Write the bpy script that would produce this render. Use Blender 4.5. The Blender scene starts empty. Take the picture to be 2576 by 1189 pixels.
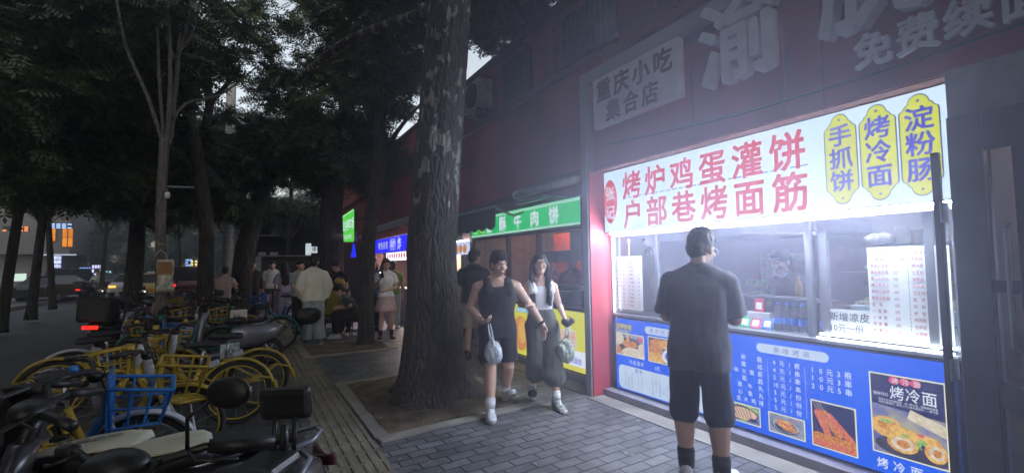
import bpy, bmesh, math, random
import numpy as np
from mathutils import Vector, Matrix, Euler, noise
from math import radians as R, sin, cos, pi
random.seed(7)
HAZE = 0.004
GLARE_VEIL = 0.165
EXPO = 1.48
SC = bpy.context.scene
COL = SC.collection
# ---------------------------------------------------------------- camera
cd = bpy.data.cameras.new('camera')
cam = bpy.data.objects.new('camera', cd)
COL.objects.link(cam)
cd.sensor_fit = 'HORIZONTAL'
cd.sensor_width = 36.0
cd.lens = 36.0 * 1200.0 / 2576.0
cd.clip_start = 0.05
cd.clip_end = 600
PSI, TH, RO = R(29.065), R(3.244), 0.0142
_d = Vector((sin(PSI) * cos(TH), cos(PSI) * cos(TH), sin(TH)))
_r0 = Vector((cos(PSI), -sin(PSI), 0))
_u0 = _r0.cross(_d)
_r = _r0 * cos(RO) - _u0 * sin(RO)
_u = _u0 * cos(RO) + _r0 * sin(RO)
M = Matrix((_r, _u, -_d)).transposed().to_4x4()
M.translation = (0, 0, 1.6)
cam.matrix_world = M
SC.camera = cam
# ---------------------------------------------------------------- sky, sun, exposure
SUN_EL, SUN_ROT = R(6), R(200)
w = bpy.data.worlds.new('World')
SC.world = w
w.use_nodes = True
wn = w.node_tree.nodes
wl = w.node_tree.links
sky = wn.new('ShaderNodeTexSky')
sky.sky_type = 'NISHITA'
sky.sun_disc = False
sky.sun_elevation = SUN_EL
sky.sun_rotation = SUN_ROT
sky.air_density = 1.0
sky.dust_density = 3.0
sky.ozone_density = 1.5
bg = wn['Background']
hs = wn.new('ShaderNodeHueSaturation')
hs.inputs['Saturation'].default_value = 0.35
wl.new(sky.outputs[0], hs.inputs['Color'])
wl.new(hs.outputs[0], bg.inputs[0])
bg.inputs[1].default_value = 0.15
sd = bpy.data.lights.new('sun', 'SUN')
sd.energy = 0.1
sd.angle = R(12)
sd.color = (1, .9, .8)
so = bpy.data.objects.new('sun', sd)
COL.objects.link(so)
_sdir = Vector((sin(SUN_ROT) * cos(SUN_EL), cos(SUN_ROT) * cos(SUN_EL), sin(SUN_EL)))
so.rotation_euler = (-_sdir).to_track_quat('-Z', 'Y').to_euler()
so.location = (0, 0, 20)
vs = SC.view_settings
vs.view_transform = 'Standard'
vs.look = 'None'
vs.exposure = EXPO
vs.gamma = 1.0
SC.render.engine = 'CYCLES'
cy = SC.cycles
cy.use_denoising = True
cy.max_bounces = 6
cy.diffuse_bounces = 3
cy.glossy_bounces = 2
cy.transmission_bounces = 4
cy.transparent_max_bounces = 8
cy.volume_bounces = 0
cy.sample_clamp_indirect = 4.0
cy.caustics_reflective = False
cy.caustics_refractive = False
cy.use_light_tree = True

# ---------------------------------------------------------------- materials
MATS = {}
def _mix(nt, a, b, fac):
    m = nt.nodes.new('ShaderNodeMix')
    m.data_type = 'RGBA'
    m.inputs[6].default_value = (*a, 1)
    m.inputs[7].default_value = (*b, 1)
    nt.links.new(fac, m.inputs[0])
    return m
def mat(name, col, rough=.6, metal=0., var=.25, scale=6., bump=0., bscale=40., stretch=None, sheen=0., spec=None, alpha=None, trans=0., coat=0.):
    """procedural principled material: base colour varied by noise, optional bump"""
    if name in MATS:
        return MATS[name]
    m = bpy.data.materials.new(name)
    m.use_nodes = True
    nt = m.node_tree
    b = nt.nodes['Principled BSDF']
    tc = nt.nodes.new('ShaderNodeTexCoord')
    src = tc.outputs['Object']
    if stretch:
        mp = nt.nodes.new('ShaderNodeMapping')
        mp.inputs['Scale'].default_value = stretch
        nt.links.new(src, mp.inputs[0])
        src = mp.outputs[0]
    n = nt.nodes.new('ShaderNodeTexNoise')
    n.inputs['Scale'].default_value = scale
    n.inputs['Detail'].default_value = 5
    nt.links.new(src, n.inputs['Vector'])
    rp = nt.nodes.new('ShaderNodeMapRange')
    rp.inputs[1].default_value = .3
    rp.inputs[2].default_value = .7
    nt.links.new(n.outputs[0], rp.inputs[0])
    a = tuple(c * (1 - var) for c in col)
    c2 = tuple(min(1, c * (1 + var)) for c in col)
    mx = _mix(nt, a, c2, rp.outputs[0])
    nt.links.new(mx.outputs[2], b.inputs['Base Color'])
    b.inputs['Roughness'].default_value = rough
    b.inputs['Metallic'].default_value = metal
    if spec is not None:
        b.inputs['Specular IOR Level'].default_value = spec
    if trans:
        b.inputs['Transmission Weight'].default_value = trans
    if sheen:
        b.inputs['Sheen Weight'].default_value = sheen
        b.inputs['Sheen Roughness'].default_value = .4
    if coat:
        b.inputs['Coat Weight'].default_value = coat
    if alpha is not None:
        b.inputs['Alpha'].default_value = alpha
    if bump:
        n2 = nt.nodes.new('ShaderNodeTexNoise')
        n2.inputs['Scale'].default_value = bscale
        n2.inputs['Detail'].default_value = 6
        nt.links.new(src, n2.inputs['Vector'])
        bp = nt.nodes.new('ShaderNodeBump')
        bp.inputs['Strength'].default_value = bump
        bp.inputs['Distance'].default_value = .02
        nt.links.new(n2.outputs[0], bp.inputs['Height'])
        nt.links.new(bp.outputs[0], b.inputs['Normal'])
    MATS[name] = m
    return m
def emat(name, col, strength=1., col2=None, scale=8., kind='noise', sample=False, lo=.35, hi=.65):
    """a surface that gives off light (backlit sign, lamp)"""
    if name in MATS:
        return MATS[name]
    m = bpy.data.materials.new(name)
    m.use_nodes = True
    nt = m.node_tree
    nt.nodes.remove(nt.nodes['Principled BSDF'])
    e = nt.nodes.new('ShaderNodeEmission')
    e.inputs[1].default_value = strength * 2 ** -EXPO
    col2 = col2 or tuple(c * .92 for c in col)
    tc = nt.nodes.new('ShaderNodeTexCoord')
    if kind == 'noise':
        n = nt.nodes.new('ShaderNodeTexNoise')
        n.inputs['Detail'].default_value = 4
    else:
        n = nt.nodes.new('ShaderNodeTexVoronoi')
    n.inputs['Scale'].default_value = scale
    nt.links.new(tc.outputs['Object'], n.inputs['Vector'])
    rp = nt.nodes.new('ShaderNodeMapRange')
    rp.inputs[1].default_value = lo
    rp.inputs[2].default_value = hi
    nt.links.new(n.outputs[0], rp.inputs[0])
    mx = _mix(nt, col, col2, rp.outputs[0])
    nt.links.new(mx.outputs[2], e.inputs[0])
    nt.links.new(e.outputs[0], nt.nodes['Material Output'].inputs[0])
    if not sample:
        m.cycles.emission_sampling = 'NONE'
    MATS[name] = m
    return m
def glassmat(name, tint=(.8, .9, .95), clear=.9):
    if name in MATS:
        return MATS[name]
    m = bpy.data.materials.new(name)
    m.use_nodes = True
    nt = m.node_tree
    nt.nodes.remove(nt.nodes['Principled BSDF'])
    t = nt.nodes.new('ShaderNodeBsdfTransparent')
    t.inputs[0].default_value = (*tint, 1)
    g = nt.nodes.new('ShaderNodeBsdfGlossy')
    g.inputs['Roughness'].default_value = .04
    n = nt.nodes.new('ShaderNodeTexNoise')
    n.inputs['Scale'].default_value = 3
    mr = nt.nodes.new('ShaderNodeMapRange')
    mr.inputs[3].default_value = (1 - clear) * .6
    mr.inputs[4].default_value = (1 - clear) * 1.4
    nt.links.new(n.outputs[0], mr.inputs[0])
    mx = nt.nodes.new('ShaderNodeMixShader')
    nt.links.new(mr.outputs[0], mx.inputs[0])
    nt.links.new(t.outputs[0], mx.inputs[1])
    nt.links.new(g.outputs[0], mx.inputs[2])
    nt.links.new(mx.outputs[0], nt.nodes['Material Output'].inputs[0])
    MATS[name] = m
    return m

# ---------------------------------------------------------------- mesh builder
_fc = None
_glyph = {}
def glyph(ch, bold, depth):
    """outline of one written character as mesh data in its own unit em square"""
    global _fc
    k = (ch, bold, depth)
    if k in _glyph:
        return _glyph[k]
    if _fc is None:
        c = bpy.data.curves.new('type', 'FONT')
        c.resolution_u = 2
        _fc = bpy.data.objects.new('type', c)
        COL.objects.link(_fc)
    c = _fc.data
    c.body = ch
    c.offset = bold
    c.extrude = depth
    dg = bpy.context.evaluated_depsgraph_get()
    dg.update()
    e = _fc.evaluated_get(dg)
    me = e.to_mesh()
    vv = [tuple(v.co) for v in me.vertices]
    ff = [tuple(p.vertices) for p in me.polygons]
    e.to_mesh_clear()
    adv = 1.0 if ord(ch) > 0x2000 else ((min(v[0] for v in vv) + max(v[0] for v in vv)) if vv else .3)
    _glyph[k] = (vv, ff, adv)
    return _glyph[k]

class MB:
    def __init__(s):
        s.v = []; s.f = []; s.mi = []; s.m = 0
    def add(s, vv, ff):
        o = len(s.v)
        s.v += [tuple(p) for p in vv]
        s.f += [tuple(i + o for i in f) for f in ff]
        s.mi += [s.m] * len(ff)
        return s
    def box(s, lo, hi, rot=None, piv=None):
        x0, y0, z0 = lo; x1, y1, z1 = hi
        vv = [Vector(p) for p in ((x0, y0, z0), (x1, y0, z0), (x1, y1, z0), (x0, y1, z0), (x0, y0, z1), (x1, y0, z1), (x1, y1, z1), (x0, y1, z1))]
        if rot is not None:
            c = Vector(piv) if piv is not None else (Vector(lo) + Vector(hi)) / 2
            q = Euler(rot).to_matrix()
            vv = [q @ (p - c) + c for p in vv]
        return s.add(vv, [(0, 3, 2, 1), (4, 5, 6, 7), (0, 1, 5, 4), (1, 2, 6, 5), (2, 3, 7, 6), (3, 0, 4, 7)])
    def quad(s, a, b, c, d):
        return s.add([a, b, c, d], [(0, 1, 2, 3)])
    def ell(s, c, r, nu=14, nv=10, rot=None):
        q = Euler(rot).to_matrix() if rot is not None and not isinstance(rot, Matrix) else rot
        vv = [(0, 0, -1)]
        for j in range(1, nv):
            a = -pi / 2 + pi * j / nv
            for i in range(nu):
                t = 2 * pi * i / nu
                vv.append((cos(a) * cos(t), cos(a) * sin(t), sin(a)))
        vv.append((0, 0, 1))
        ff = [(0, 1 + (i + 1) % nu, 1 + i) for i in range(nu)]
        for j in range(nv - 2):
            for i in range(nu):
                a = 1 + j * nu + i; b = 1 + j * nu + (i + 1) % nu
                ff.append((a, b, b + nu, a + nu))
        k = 1 + (nv - 2) * nu
        ff += [(len(vv) - 1, k + i, k + (i + 1) % nu) for i in range(nu)]
        out = []
        for p in vv:
            p = Vector((p[0] * r[0], p[1] * r[1], p[2] * r[2]))
            if q is not None:
                p = q @ p
            out.append(p + Vector(c))
        return s.add(out, ff)
    def rings(s, rr, cap=True, closed=False):
        """list of rings (each a list of n points) -> skin"""
        n = len(rr[0])
        vv = [p for r in rr for p in r]
        ff = []
        m = len(rr)
        for j in range(m if closed else m - 1):
            for i in range(n):
                a = j * n + i; b = j * n + (i + 1) % n
                k = ((j + 1) % m) * n
                ff.append((a, b, k + (i + 1) % n, k + i))
        if cap and not closed:
            ff.append(tuple(range(n))[::-1])
            ff.append(tuple((m - 1) * n + i for i in range(n)))
        return s.add(vv, ff)
    def tube(s, pts, r, n=8, cap=True, closed=False, flat=None):
        pts = [Vector(p) for p in pts]
        k = len(pts)
        rad = r if isinstance(r, (list, tuple)) else [r] * k
        rr = []
        up = None
        for i, p in enumerate(pts):
            if closed:
                t = pts[(i + 1) % k] - pts[i - 1]
            else:
                t = pts[min(i + 1, k - 1)] - pts[max(i - 1, 0)]
            if t.length < 1e-9:
                t = Vector((0, 0, 1))
            t.normalize()
            if up is None:
                up = Vector((0, 0, 1)) if abs(t.z) < .95 else Vector((0, 1, 0))
            a = t.cross(up)
            if a.length < 1e-6:
                a = t.orthogonal()
            a.normalize()
            b = a.cross(t)
            up = b
            fl = flat or 1.
            rr.append([p + a * (cos(2 * pi * q / n) * rad[i]) + b * (sin(2 * pi * q / n) * rad[i] * fl) for q in range(n)])
        return s.rings(rr, cap, closed)
    def chain(s, pts, rad, n=12, ends=True):
        """limb of tapered segments with rounded joints (for remeshing)"""
        s.tube(pts, list(rad), n)
        for i, p in enumerate(pts):
            if ends or 0 < i < len(pts) - 1 or i == 0:
                s.ell(p, (rad[i],) * 3, n, 8)
        return s
    def lathe(s, prof, c=(0, 0, 0), n=20, axis='z', cap=True):
        rr = []
        for r, h in prof:
            ring = []
            for i in range(n):
                t = 2 * pi * i / n
                p = (r * cos(t), r * sin(t), h)
                if axis == 'x': p = (h, r * cos(t), r * sin(t))
                if axis == 'y': p = (r * cos(t), h, r * sin(t))
                ring.append(Vector(p) + Vector(c))
            rr.append(ring)
        return s.rings(rr, cap)
    def torus(s, c, Rr, r, axis='y', n=36, m=8, a0=0., a1=2 * pi, flat=1.):
        full = abs(a1 - a0 - 2 * pi) < 1e-6
        k = n if full else n + 1
        rr = []
        for i in range(k):
            t = a0 + (a1 - a0) * i / n
            ring = []
            for j in range(m):
                q = 2 * pi * j / m
                rad = Rr + r * cos(q)
                w_ = r * sin(q) * flat
                x, z = rad * cos(t), rad * sin(t)
                p = {'y': (x, w_, z), 'x': (w_, x, z), 'z': (x, z, w_)}[axis]
                ring.append(Vector(p) + Vector(c))
            rr.append(ring)
        return s.rings(rr, True, full)
    def prism(s, poly, f, depth):
        """closed 2D outline extruded; f(u,v,w) -> point"""
        n = len(poly)
        vv = [f(u, v, 0) for u, v in poly] + [f(u, v, depth) for u, v in poly]
        ff = [tuple(range(n))[::-1], tuple(range(n, 2 * n))] + [(i, (i + 1) % n, n + (i + 1) % n, n + i) for i in range(n)]
        return s.add(vv, ff)
    def sheet(s, poly, f):
        return s.add([f(u, v, 0) for u, v in poly], [tuple(range(len(poly)))])
    def text(s, txt, f, u0, v0, h, wscale=1., pitch=None, bold=.012, depth=0.):
        """write txt from u0 along u, em-box bottom at v0, em height h"""
        u = u0
        for ch in txt:
            if ch == ' ':
                u += pitch if pitch else h * wscale * .5
                continue
            vv, ff, adv = glyph(ch, 0., depth)
            o = ((pitch - adv * h * wscale) / 2) if pitch else 0
            # heavier strokes: the outline stamped around itself, each stamp a hair in front of the last
            k = 0 if bold < .003 else (4 if bold < .015 else 8)
            for i in range(k + 1):
                dx, dy = (0, 0) if i == k else (bold * cos(2 * pi * i / k + .4), bold * sin(2 * pi * i / k + .4))
                e = i * .00012 / max(h, .02)
                s.add([f(u + o + (x + dx) * h * wscale, v0 + (y + dy + .12) * h, (z + e) * h) for x, y, z in vv], ff)
            u += pitch if pitch else adv * h * wscale
        return s
    def mesh(s, name='m', smooth=False, fix=True):
        me = bpy.data.meshes.new(name)
        me.from_pydata(s.v, [], s.f)
        if fix and len(s.f) < 60000:
            bm = bmesh.new()
            bm.from_mesh(me)
            bmesh.ops.recalc_face_normals(bm, faces=bm.faces)
            bm.to_mesh(me)
            bm.free()
        if any(s.mi) and len(me.polygons) == len(s.mi):
            me.polygons.foreach_set('material_index', s.mi)
        if smooth:
            me.polygons.foreach_set('use_smooth', [True] * len(me.polygons))
        me.update()
        return me

def tag(o, label=None, cat=None, group=None, kind=None):
    if label: o['label'] = label
    if cat: o['category'] = cat
    if group: o['group'] = group
    if kind: o['kind'] = kind
    return o
def thing(name, label, cat, loc=(0, 0, 0), rz=0., group=None):
    o = bpy.data.objects.new(name, None)
    o.empty_display_size = .1
    COL.objects.link(o)
    o.location = loc
    o.rotation_euler = (0, 0, rz)
    return tag(o, label, cat, group)
def link(name, me, mats, parent=None, label=None):
    o = bpy.data.objects.new(name, me)
    COL.objects.link(o)
    for m in (mats if isinstance(mats, (list, tuple)) else [mats]):
        me.materials.append(m)
    if parent is not None:
        o.parent = parent
    if label:
        o['label'] = label
    return o
def root_of(o):
    while o.parent is not None:
        o = o.parent
    return o
def part(name, mb, mats, parent, world=False, smooth=False, bevel=0., label=None, fix=True):
    """one mesh part; world=True: the builder holds world coordinates of an unrotated thing"""
    if world and parent is not None:
        l = root_of(parent).location
        mb.v = [(x - l.x, y - l.y, z - l.z) for x, y, z in mb.v]
    o = link(name, mb.mesh(name, smooth, fix), mats, parent, label)
    if bevel:
        b = o.modifiers.new('bevel', 'BEVEL')
        b.width = bevel
        b.segments = 2
        b.limit_method = 'ANGLE'
    return o
def solo(name, mb, mats, label, cat, group=None, smooth=False, bevel=0., base=None):
    """a thing that is one mesh; its origin goes to base"""
    if base is None:
        a = np.array(mb.v)
        base = (float(a[:, 0].mean()), float(a[:, 1].mean()), float(a[:, 2].min()))
    mb.v = [(x - base[0], y - base[1], z - base[2]) for x, y, z in mb.v]
    o = link(name, mb.mesh(name, smooth), mats)
    o.location = base
    if bevel:
        b = o.modifiers.new('bevel', 'BEVEL')
        b.width = bevel
        b.segments = 2
    return tag(o, label, cat, group)
def struct(name, mb, mats, smooth=False, fix=True):
    return tag(link(name, mb.mesh(name, smooth, fix), mats), kind='structure')
def kids(o):
    return [c for c in bpy.data.objects if c.parent is o]
def copy_tree(o, parent=None):
    c = o.copy()
    COL.objects.link(c)
    c.parent = parent
    for ch in kids(o):
        copy_tree(ch, c)
    return c
_TS = None
_TMP = []
def remesh(mb, vox, smooth=4, amp=0., freq=8., seed=0.):
    """union of overlapping closed pieces as one continuous smooth surface"""
    global _TS
    me = mb.mesh('tmp')
    if _TS is None:
        _TS = bpy.data.scenes.new('workbench')
        ob = bpy.data.objects.new('tmp', me)
        _TS.collection.objects.link(ob)
        m = ob.modifiers.new('r', 'REMESH')
        m.mode = 'VOXEL'
        m.use_smooth_shade = True
        ob.modifiers.new('s', 'SMOOTH').factor = .5
        _TMP.append(ob)
    ob = _TMP[0]
    ob.data = me
    _TMP.append(me)
    ob.modifiers['r'].voxel_size = vox
    ob.modifiers['s'].iterations = max(1, smooth)
    vl = _TS.view_layers[0]
    vl.update()
    dg = vl.depsgraph
    out = bpy.data.meshes.new_from_object(ob.evaluated_get(dg), depsgraph=dg)
    if amp:
        off = Vector((seed, seed * 1.7, 0))
        n = len(out.vertices)
        co = np.empty(n * 3); out.vertices.foreach_get('co', co); co = co.reshape(-1, 3)
        nr = np.empty(n * 3); out.vertices.foreach_get('normal', nr); nr = nr.reshape(-1, 3)
        k = np.empty(n)
        for i, (x, y, z) in enumerate(co * freq):
            p = Vector((x, y, z * .45))
            k[i] = noise.noise(p + off) + .5 * noise.noise(p * 2.3 + off)
        out.vertices.foreach_set('co', (co + nr * (k * amp)[:, None]).ravel())
    out.update()
    return out
# plane mappings
def facade(x):
    """u = -Y (to the right when one faces the shops), v = Z; w towards the street"""
    return lambda u, v, w_=0: (x - w_, -u, v)
def rrect(u0, v0, u1, v1, r, n=6):
    p = []
    for cx, cy, a in ((u1 - r, v1 - r, 0), (u0 + r, v1 - r, pi / 2), (u0 + r, v0 + r, pi), (u1 - r, v0 + r, 1.5 * pi)):
        p += [(cx + r * cos(a + pi / 2 * i / n), cy + r * sin(a + pi / 2 * i / n)) for i in range(n + 1)]
    return p
def disc(u, v, ru, rv=None, n=24):
    rv = rv or ru
    return [(u + ru * cos(2 * pi * i / n), v + rv * sin(2 * pi * i / n)) for i in range(n)]
# ================================================================ GROUND
def brickmat(name, c1, c2, mort, bw, bh, rot=0., rough=.55, bump=.6):
    m = bpy.data.materials.new(name)
    m.use_nodes = True
    nt = m.node_tree
    b = nt.nodes['Principled BSDF']
    tc = nt.nodes.new('ShaderNodeTexCoord')
    mp = nt.nodes.new('ShaderNodeMapping')
    mp.inputs['Rotation'].default_value = (0, 0, rot)
    nt.links.new(tc.outputs['Object'], mp.inputs[0])
    # slight wobble so that joints are not ruler straight
    nz = nt.nodes.new('ShaderNodeTexNoise')
    nz.inputs['Scale'].default_value = 5
    nt.links.new(mp.outputs[0], nz.inputs['Vector'])
    va = nt.nodes.new('ShaderNodeVectorMath')
    va.operation = 'MULTIPLY_ADD'
    va.inputs[1].default_value = (.012, .012, 0)
    nt.links.new(nz.outputs['Color'], va.inputs[0])
    nt.links.new(mp.outputs[0], va.inputs[2])
    bt = nt.nodes.new('ShaderNodeTexBrick')
    bt.offset = .5
    bt.inputs['Scale'].default_value = 1
    bt.inputs['Brick Width'].default_value = bw
    bt.inputs['Row Height'].default_value = bh
    bt.inputs['Mortar Size'].default_value = .008
    bt.inputs['Mortar Smooth'].default_value = .3
    bt.inputs['Color1'].default_value = (*c1, 1)
    bt.inputs['Color2'].default_value = (*c2, 1)
    bt.inputs['Mortar'].default_value = (*mort, 1)
    nt.links.new(va.outputs[0], bt.inputs['Vector'])
    n2 = nt.nodes.new('ShaderNodeTexNoise')
    n2.inputs['Scale'].default_value = 2.2
    n2.inputs['Detail'].default_value = 8
    n2.inputs['Roughness'].default_value = .7
    nt.links.new(tc.outputs['Object'], n2.inputs['Vector'])
    mr = nt.nodes.new('ShaderNodeMapRange')
    mr.inputs[1].default_value = .3; mr.inputs[2].default_value = .7
    mr.inputs[3].default_value = .5; mr.inputs[4].default_value = 1.45
    nt.links.new(n2.outputs[0], mr.inputs[0])
    mu = nt.nodes.new('ShaderNodeMix')
    mu.data_type = 'RGBA'; mu.blend_type = 'MULTIPLY'
    mu.inputs[0].default_value = 1
    nt.links.new(bt.outputs['Color'], mu.inputs[6])
    nt.links.new(mr.outputs[0], mu.inputs[7])
    vo = nt.nodes.new('ShaderNodeTexVoronoi'); vo.inputs['Scale'].default_value = 4.5
    nt.links.new(tc.outputs['Object'], vo.inputs['Vector'])
    vr = nt.nodes.new('ShaderNodeMapRange'); vr.inputs[1].default_value = .07; vr.inputs[2].default_value = .12; vr.inputs[3].default_value = .55; vr.inputs[4].default_value = 1.
    nt.links.new(vo.outputs['Distance'], vr.inputs[0])
    m3 = nt.nodes.new('ShaderNodeMix'); m3.data_type = 'RGBA'; m3.blend_type = 'MULTIPLY'; m3.inputs[0].default_value = 1
    nt.links.new(mu.outputs[2], m3.inputs[6]); nt.links.new(vr.outputs[0], m3.inputs[7])
    nt.links.new(m3.outputs[2], b.inputs['Base Color'])
    rr = nt.nodes.new('ShaderNodeMapRange')
    rr.inputs[3].default_value = rough + .15; rr.inputs[4].default_value = rough - .15
    nt.links.new(n2.outputs[0], rr.inputs[0])
    nt.links.new(rr.outputs[0], b.inputs['Roughness'])
    n3 = nt.nodes.new('ShaderNodeTexNoise')
    n3.inputs['Scale'].default_value = 60
    n3.inputs['Detail'].default_value = 4
    nt.links.new(tc.outputs['Object'], n3.inputs['Vector'])
    ad = nt.nodes.new('ShaderNodeMath')
    ad.operation = 'MULTIPLY_ADD'
    ad.inputs[1].default_value = -1.0
    nt.links.new(bt.outputs['Fac'], ad.inputs[0])
    ml = nt.nodes.new('ShaderNodeMath'); ml.operation = 'MULTIPLY'
    ml.inputs[1].default_value = .25
    nt.links.new(n3.outputs[0], ml.inputs[0])
    nt.links.new(ml.outputs[0], ad.inputs[2])
    bp = nt.nodes.new('ShaderNodeBump')
    bp.inputs['Strength'].default_value = bump
    bp.inputs['Distance'].default_value = .012
    nt.links.new(ad.outputs[0], bp.inputs['Height'])
    nt.links.new(bp.outputs[0], b.inputs['Normal'])
    MATS[name] = m
    return m
BRICK = brickmat('paving_brick', (.155, .157, .17), (.092, .094, .105), (.018, .018, .018), .25, .125, R(-4))
BRICK2 = brickmat('parking_brick', (.085, .083, .08), (.06, .06, .058), (.025, .025, .025), .22, .11, R(90), .6)
ASPH = mat('asphalt', (.06, .06, .065), .7, var=.3, scale=.6, bump=.5, bscale=120)
CONC = mat('concrete', (.27, .25, .22), .8, var=.25, scale=3, bump=.35, bscale=60)
SOIL = mat('soil', (.13, .10, .07), .95, var=.5, scale=4, bump=1., bscale=30)
TACT = mat('tactile_concrete', (.20, .178, .135), .75, var=.3, scale=2.5, bump=.4, bscale=50)

def sheetbox(x0, x1, y0, y1, z):
    mb = MB(); mb.quad((x0, y0, z), (x1, y0, z), (x1, y1, z), (x0, y1, z))
    return mb
struct('road', sheetbox(-300, 300, -200, 500, -.16), ASPH)
mb = MB(); mb.box((.5, -6, -.155), (4.6, 60, 0)); struct('pavement', mb, BRICK)
mb = MB(); mb.box((-1.95, -6, -.157), (.498, 60, -.002)); struct('bicycle_parking_pavement', mb, BRICK2)
mb = MB()
for i in range(66):
    mb.box((-2.1, -6 + i, -.156), (-1.955, -6 + i + .99, .012))
o = struct('kerb', mb, CONC)
mb = MB()
for i in range(40):
    mb.box((-9.1, -6 + i * 2, -.156), (-8.95, -6 + i * 2 + 1.98, .012))
struct('far_kerb', mb, CONC)
mb = MB(); mb.box((-16, -6, -.157), (-9.105, 80, 0)); struct('far_pavement', mb, BRICK2)
mb = MB(); mb.box((3.54, -4, .0), (3.78, 4.6, .008)); mb.box((3.60, 4.75, .0), (3.9, 12, .008)); struct('concrete_edging', mb, CONC)
# tactile paving: long raised bars in rows
mb = MB()
mb.box((.565, -4, 0), (1.035, 34, .006))
rng = random.Random(3)
y = .3
while y < 22:
    for k in range(6):
        x = .60 + k * .079 + (.012 if k > 2 else 0)
        z = .014 + rng.uniform(-.002, .002)
        l = .215
        vv = [(x - .02, y, .006), (x + .02, y, .006), (x + .02, y + l, .006), (x - .02, y + l, .006),
              (x - .012, y + .012, z), (x + .012, y + .012, z), (x + .012, y + l - .012, z), (x - .012, y + l - .012, z)]
        mb.add(vv, [(4, 5, 6, 7), (0, 1, 5, 4), (1, 2, 6, 5), (2, 3, 7, 6), (3, 0, 4, 7)])
    y += .25
struct('tactile_paving', mb, TACT, fix=False)

def pit(x0, y0, x1, y1, sh, name, hump):
    """soil square framed by flush concrete strips; sh = skew of the front edge"""
    f = lambda a, b: (x0 + (x1 - x0) * a, y0 + (y1 - y0) * b + sh * (a - .2))
    mb = MB()
    n = 40
    vv = []; ff = []
    for j in range(n + 1):
        for i in range(n + 1):
            p = f(i / n, j / n)
            d = math.hypot(p[0] - hump[0], p[1] - hump[1])
            z = .006 + hump[2] * math.exp(-(d / hump[3]) ** 2) + .02 * max(0, noise.noise(Vector((p[0] * 6, p[1] * 6, 0)))) + .012 * max(0, noise.noise(Vector((p[0] * 17, p[1] * 17, 3))))
            vv.append((p[0], p[1], z))
    for j in range(n):
        for i in range(n):
            a = j * (n + 1) + i
            ff.append((a, a + 1, a + n + 2, a + n + 1))
    mb.add(vv, ff)
    struct(name + '_soil', mb, SOIL, smooth=True)
    wd = .13
    mb = MB()
    c = [Vector((*f(0, 0), 0)), Vector((*f(1, 0), 0)), Vector((*f(1, 1), 0)), Vector((*f(0, 1), 0))]
    ctr = sum(c, Vector()) / 4
    for i in range(4):
        a, b = c[i], c[(i + 1) % 4]
        t = (b - a).normalized()
        nrm = Vector((-t.y, t.x, 0))
        if nrm.dot(ctr - a) > 0: nrm = -nrm
        a2, b2 = a, b
        if i % 2 == 0:
            a2 = a - t * (wd - .004); b2 = b + t * (wd - .004)
        L = (b2 - a2).length
        k = max(2, int(L / .62))
        for q in range(k):
            p = a2 + t * (L * q / k + .003); r_ = a2 + t * (L * (q + 1) / k - .003)
            h = .018
            vv = [p, r_, r_ + nrm * wd, p + nrm * wd]
            mb.add([v for v in vv] + [v + Vector((0, 0, h)) for v in vv], [(4, 5, 6, 7), (0, 1, 5, 4), (1, 2, 6, 5), (2, 3, 7, 6), (3, 0, 4, 7)])
    struct(name + '_border', mb, CONC)
pit(1.19, 4.62, 2.75, 6.85, .22, 'tree_pit', (1.95, 5.55, .06, .75))
pit(1.0, 9.25, 2.45, 10.6, .1, 'far_tree_pit', (2.05, 9.95, .03, .5))
# litter and leaves on the pavement
rng = random.Random(11)
mb = MB()
for i in range(260):
    x, y = rng.uniform(1.1, 3.7), rng.uniform(1.2, 9)
    if i > 200: x, y = rng.uniform(1.2, 2.7), rng.uniform(4.7, 6.8)
    a = rng.uniform(0, 6.28); l = rng.uniform(.010, .036); wd = l * .4
    z = .03 if i > 200 else .012
    p = [Vector((x, y, z)) + Matrix.Rotation(a, 3, 'Z') @ Vector(q) for q in ((-l, 0, 0), (0, -wd, .004), (l, 0, .002), (0, wd, .004))]
    mb.add(p, [(0, 1, 2, 3)])
tag(link('fallen_leaves', mb.mesh('fallen_leaves'), mat('leaf_litter', (.3, .28, .2), .8, var=.5, scale=5)), 'tiny dry leaves scattered over the paving and soil', 'leaf litter', kind='stuff')

# ================================================================ BUILDING
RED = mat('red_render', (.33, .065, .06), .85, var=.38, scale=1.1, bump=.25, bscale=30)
RED2 = mat('maroon_board', (.32, .07, .085), .6, var=.3, scale=1.8, bump=.2, bscale=14)
GREYM = mat('grey_metal', (.30, .31, .33), .45, .3, var=.12, scale=5)
DARKM = mat('dark_metal', (.045, .05, .055), .4, .4, var=.2, scale=8)
MIDM = mat('brushed_metal', (.35, .37, .4), .35, .8, var=.12, scale=9)
BLACK = mat('black_plastic', (.014, .014, .015), .45, var=.3, scale=12)
CABLE = mat('cable_grey', (.12, .12, .12), .6)
b = thing('shop_building', 'long red rendered two storey building above the row of snack shops', 'building', (4.2, 4, 0))
mb = MB()
mb.box((4.2, -40, 4.36), (9, 26, 5.52)); mb.box((4.02, 4.76, 2.52), (4.6, 26, 4.28)); mb.box((4.62, -9, 2.74), (9, 26, 4.358)); mb.box((4.1, -40, 0), (9, -9.01, 4.355))  # wall lengths behind the viewer extended unseen to block sky light
part('upper_wall', mb, RED, b, True)
mb = MB(); mb.box((4.12, -9, 5.522), (9.1, 26.1, 5.60)); part('roof_edge', mb, mat('roof_edge', (.12, .05, .05), .8), b, True)
mb = MB(); mb.box((3.94, 4.77, 4.282), (4.25, 26, 4.355)); part('ledge', mb, mat('ledge_render', (.16, .06, .055), .8), b, True)
PIER = mat('pier_render', (.12, .06, .06), .85)
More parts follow.
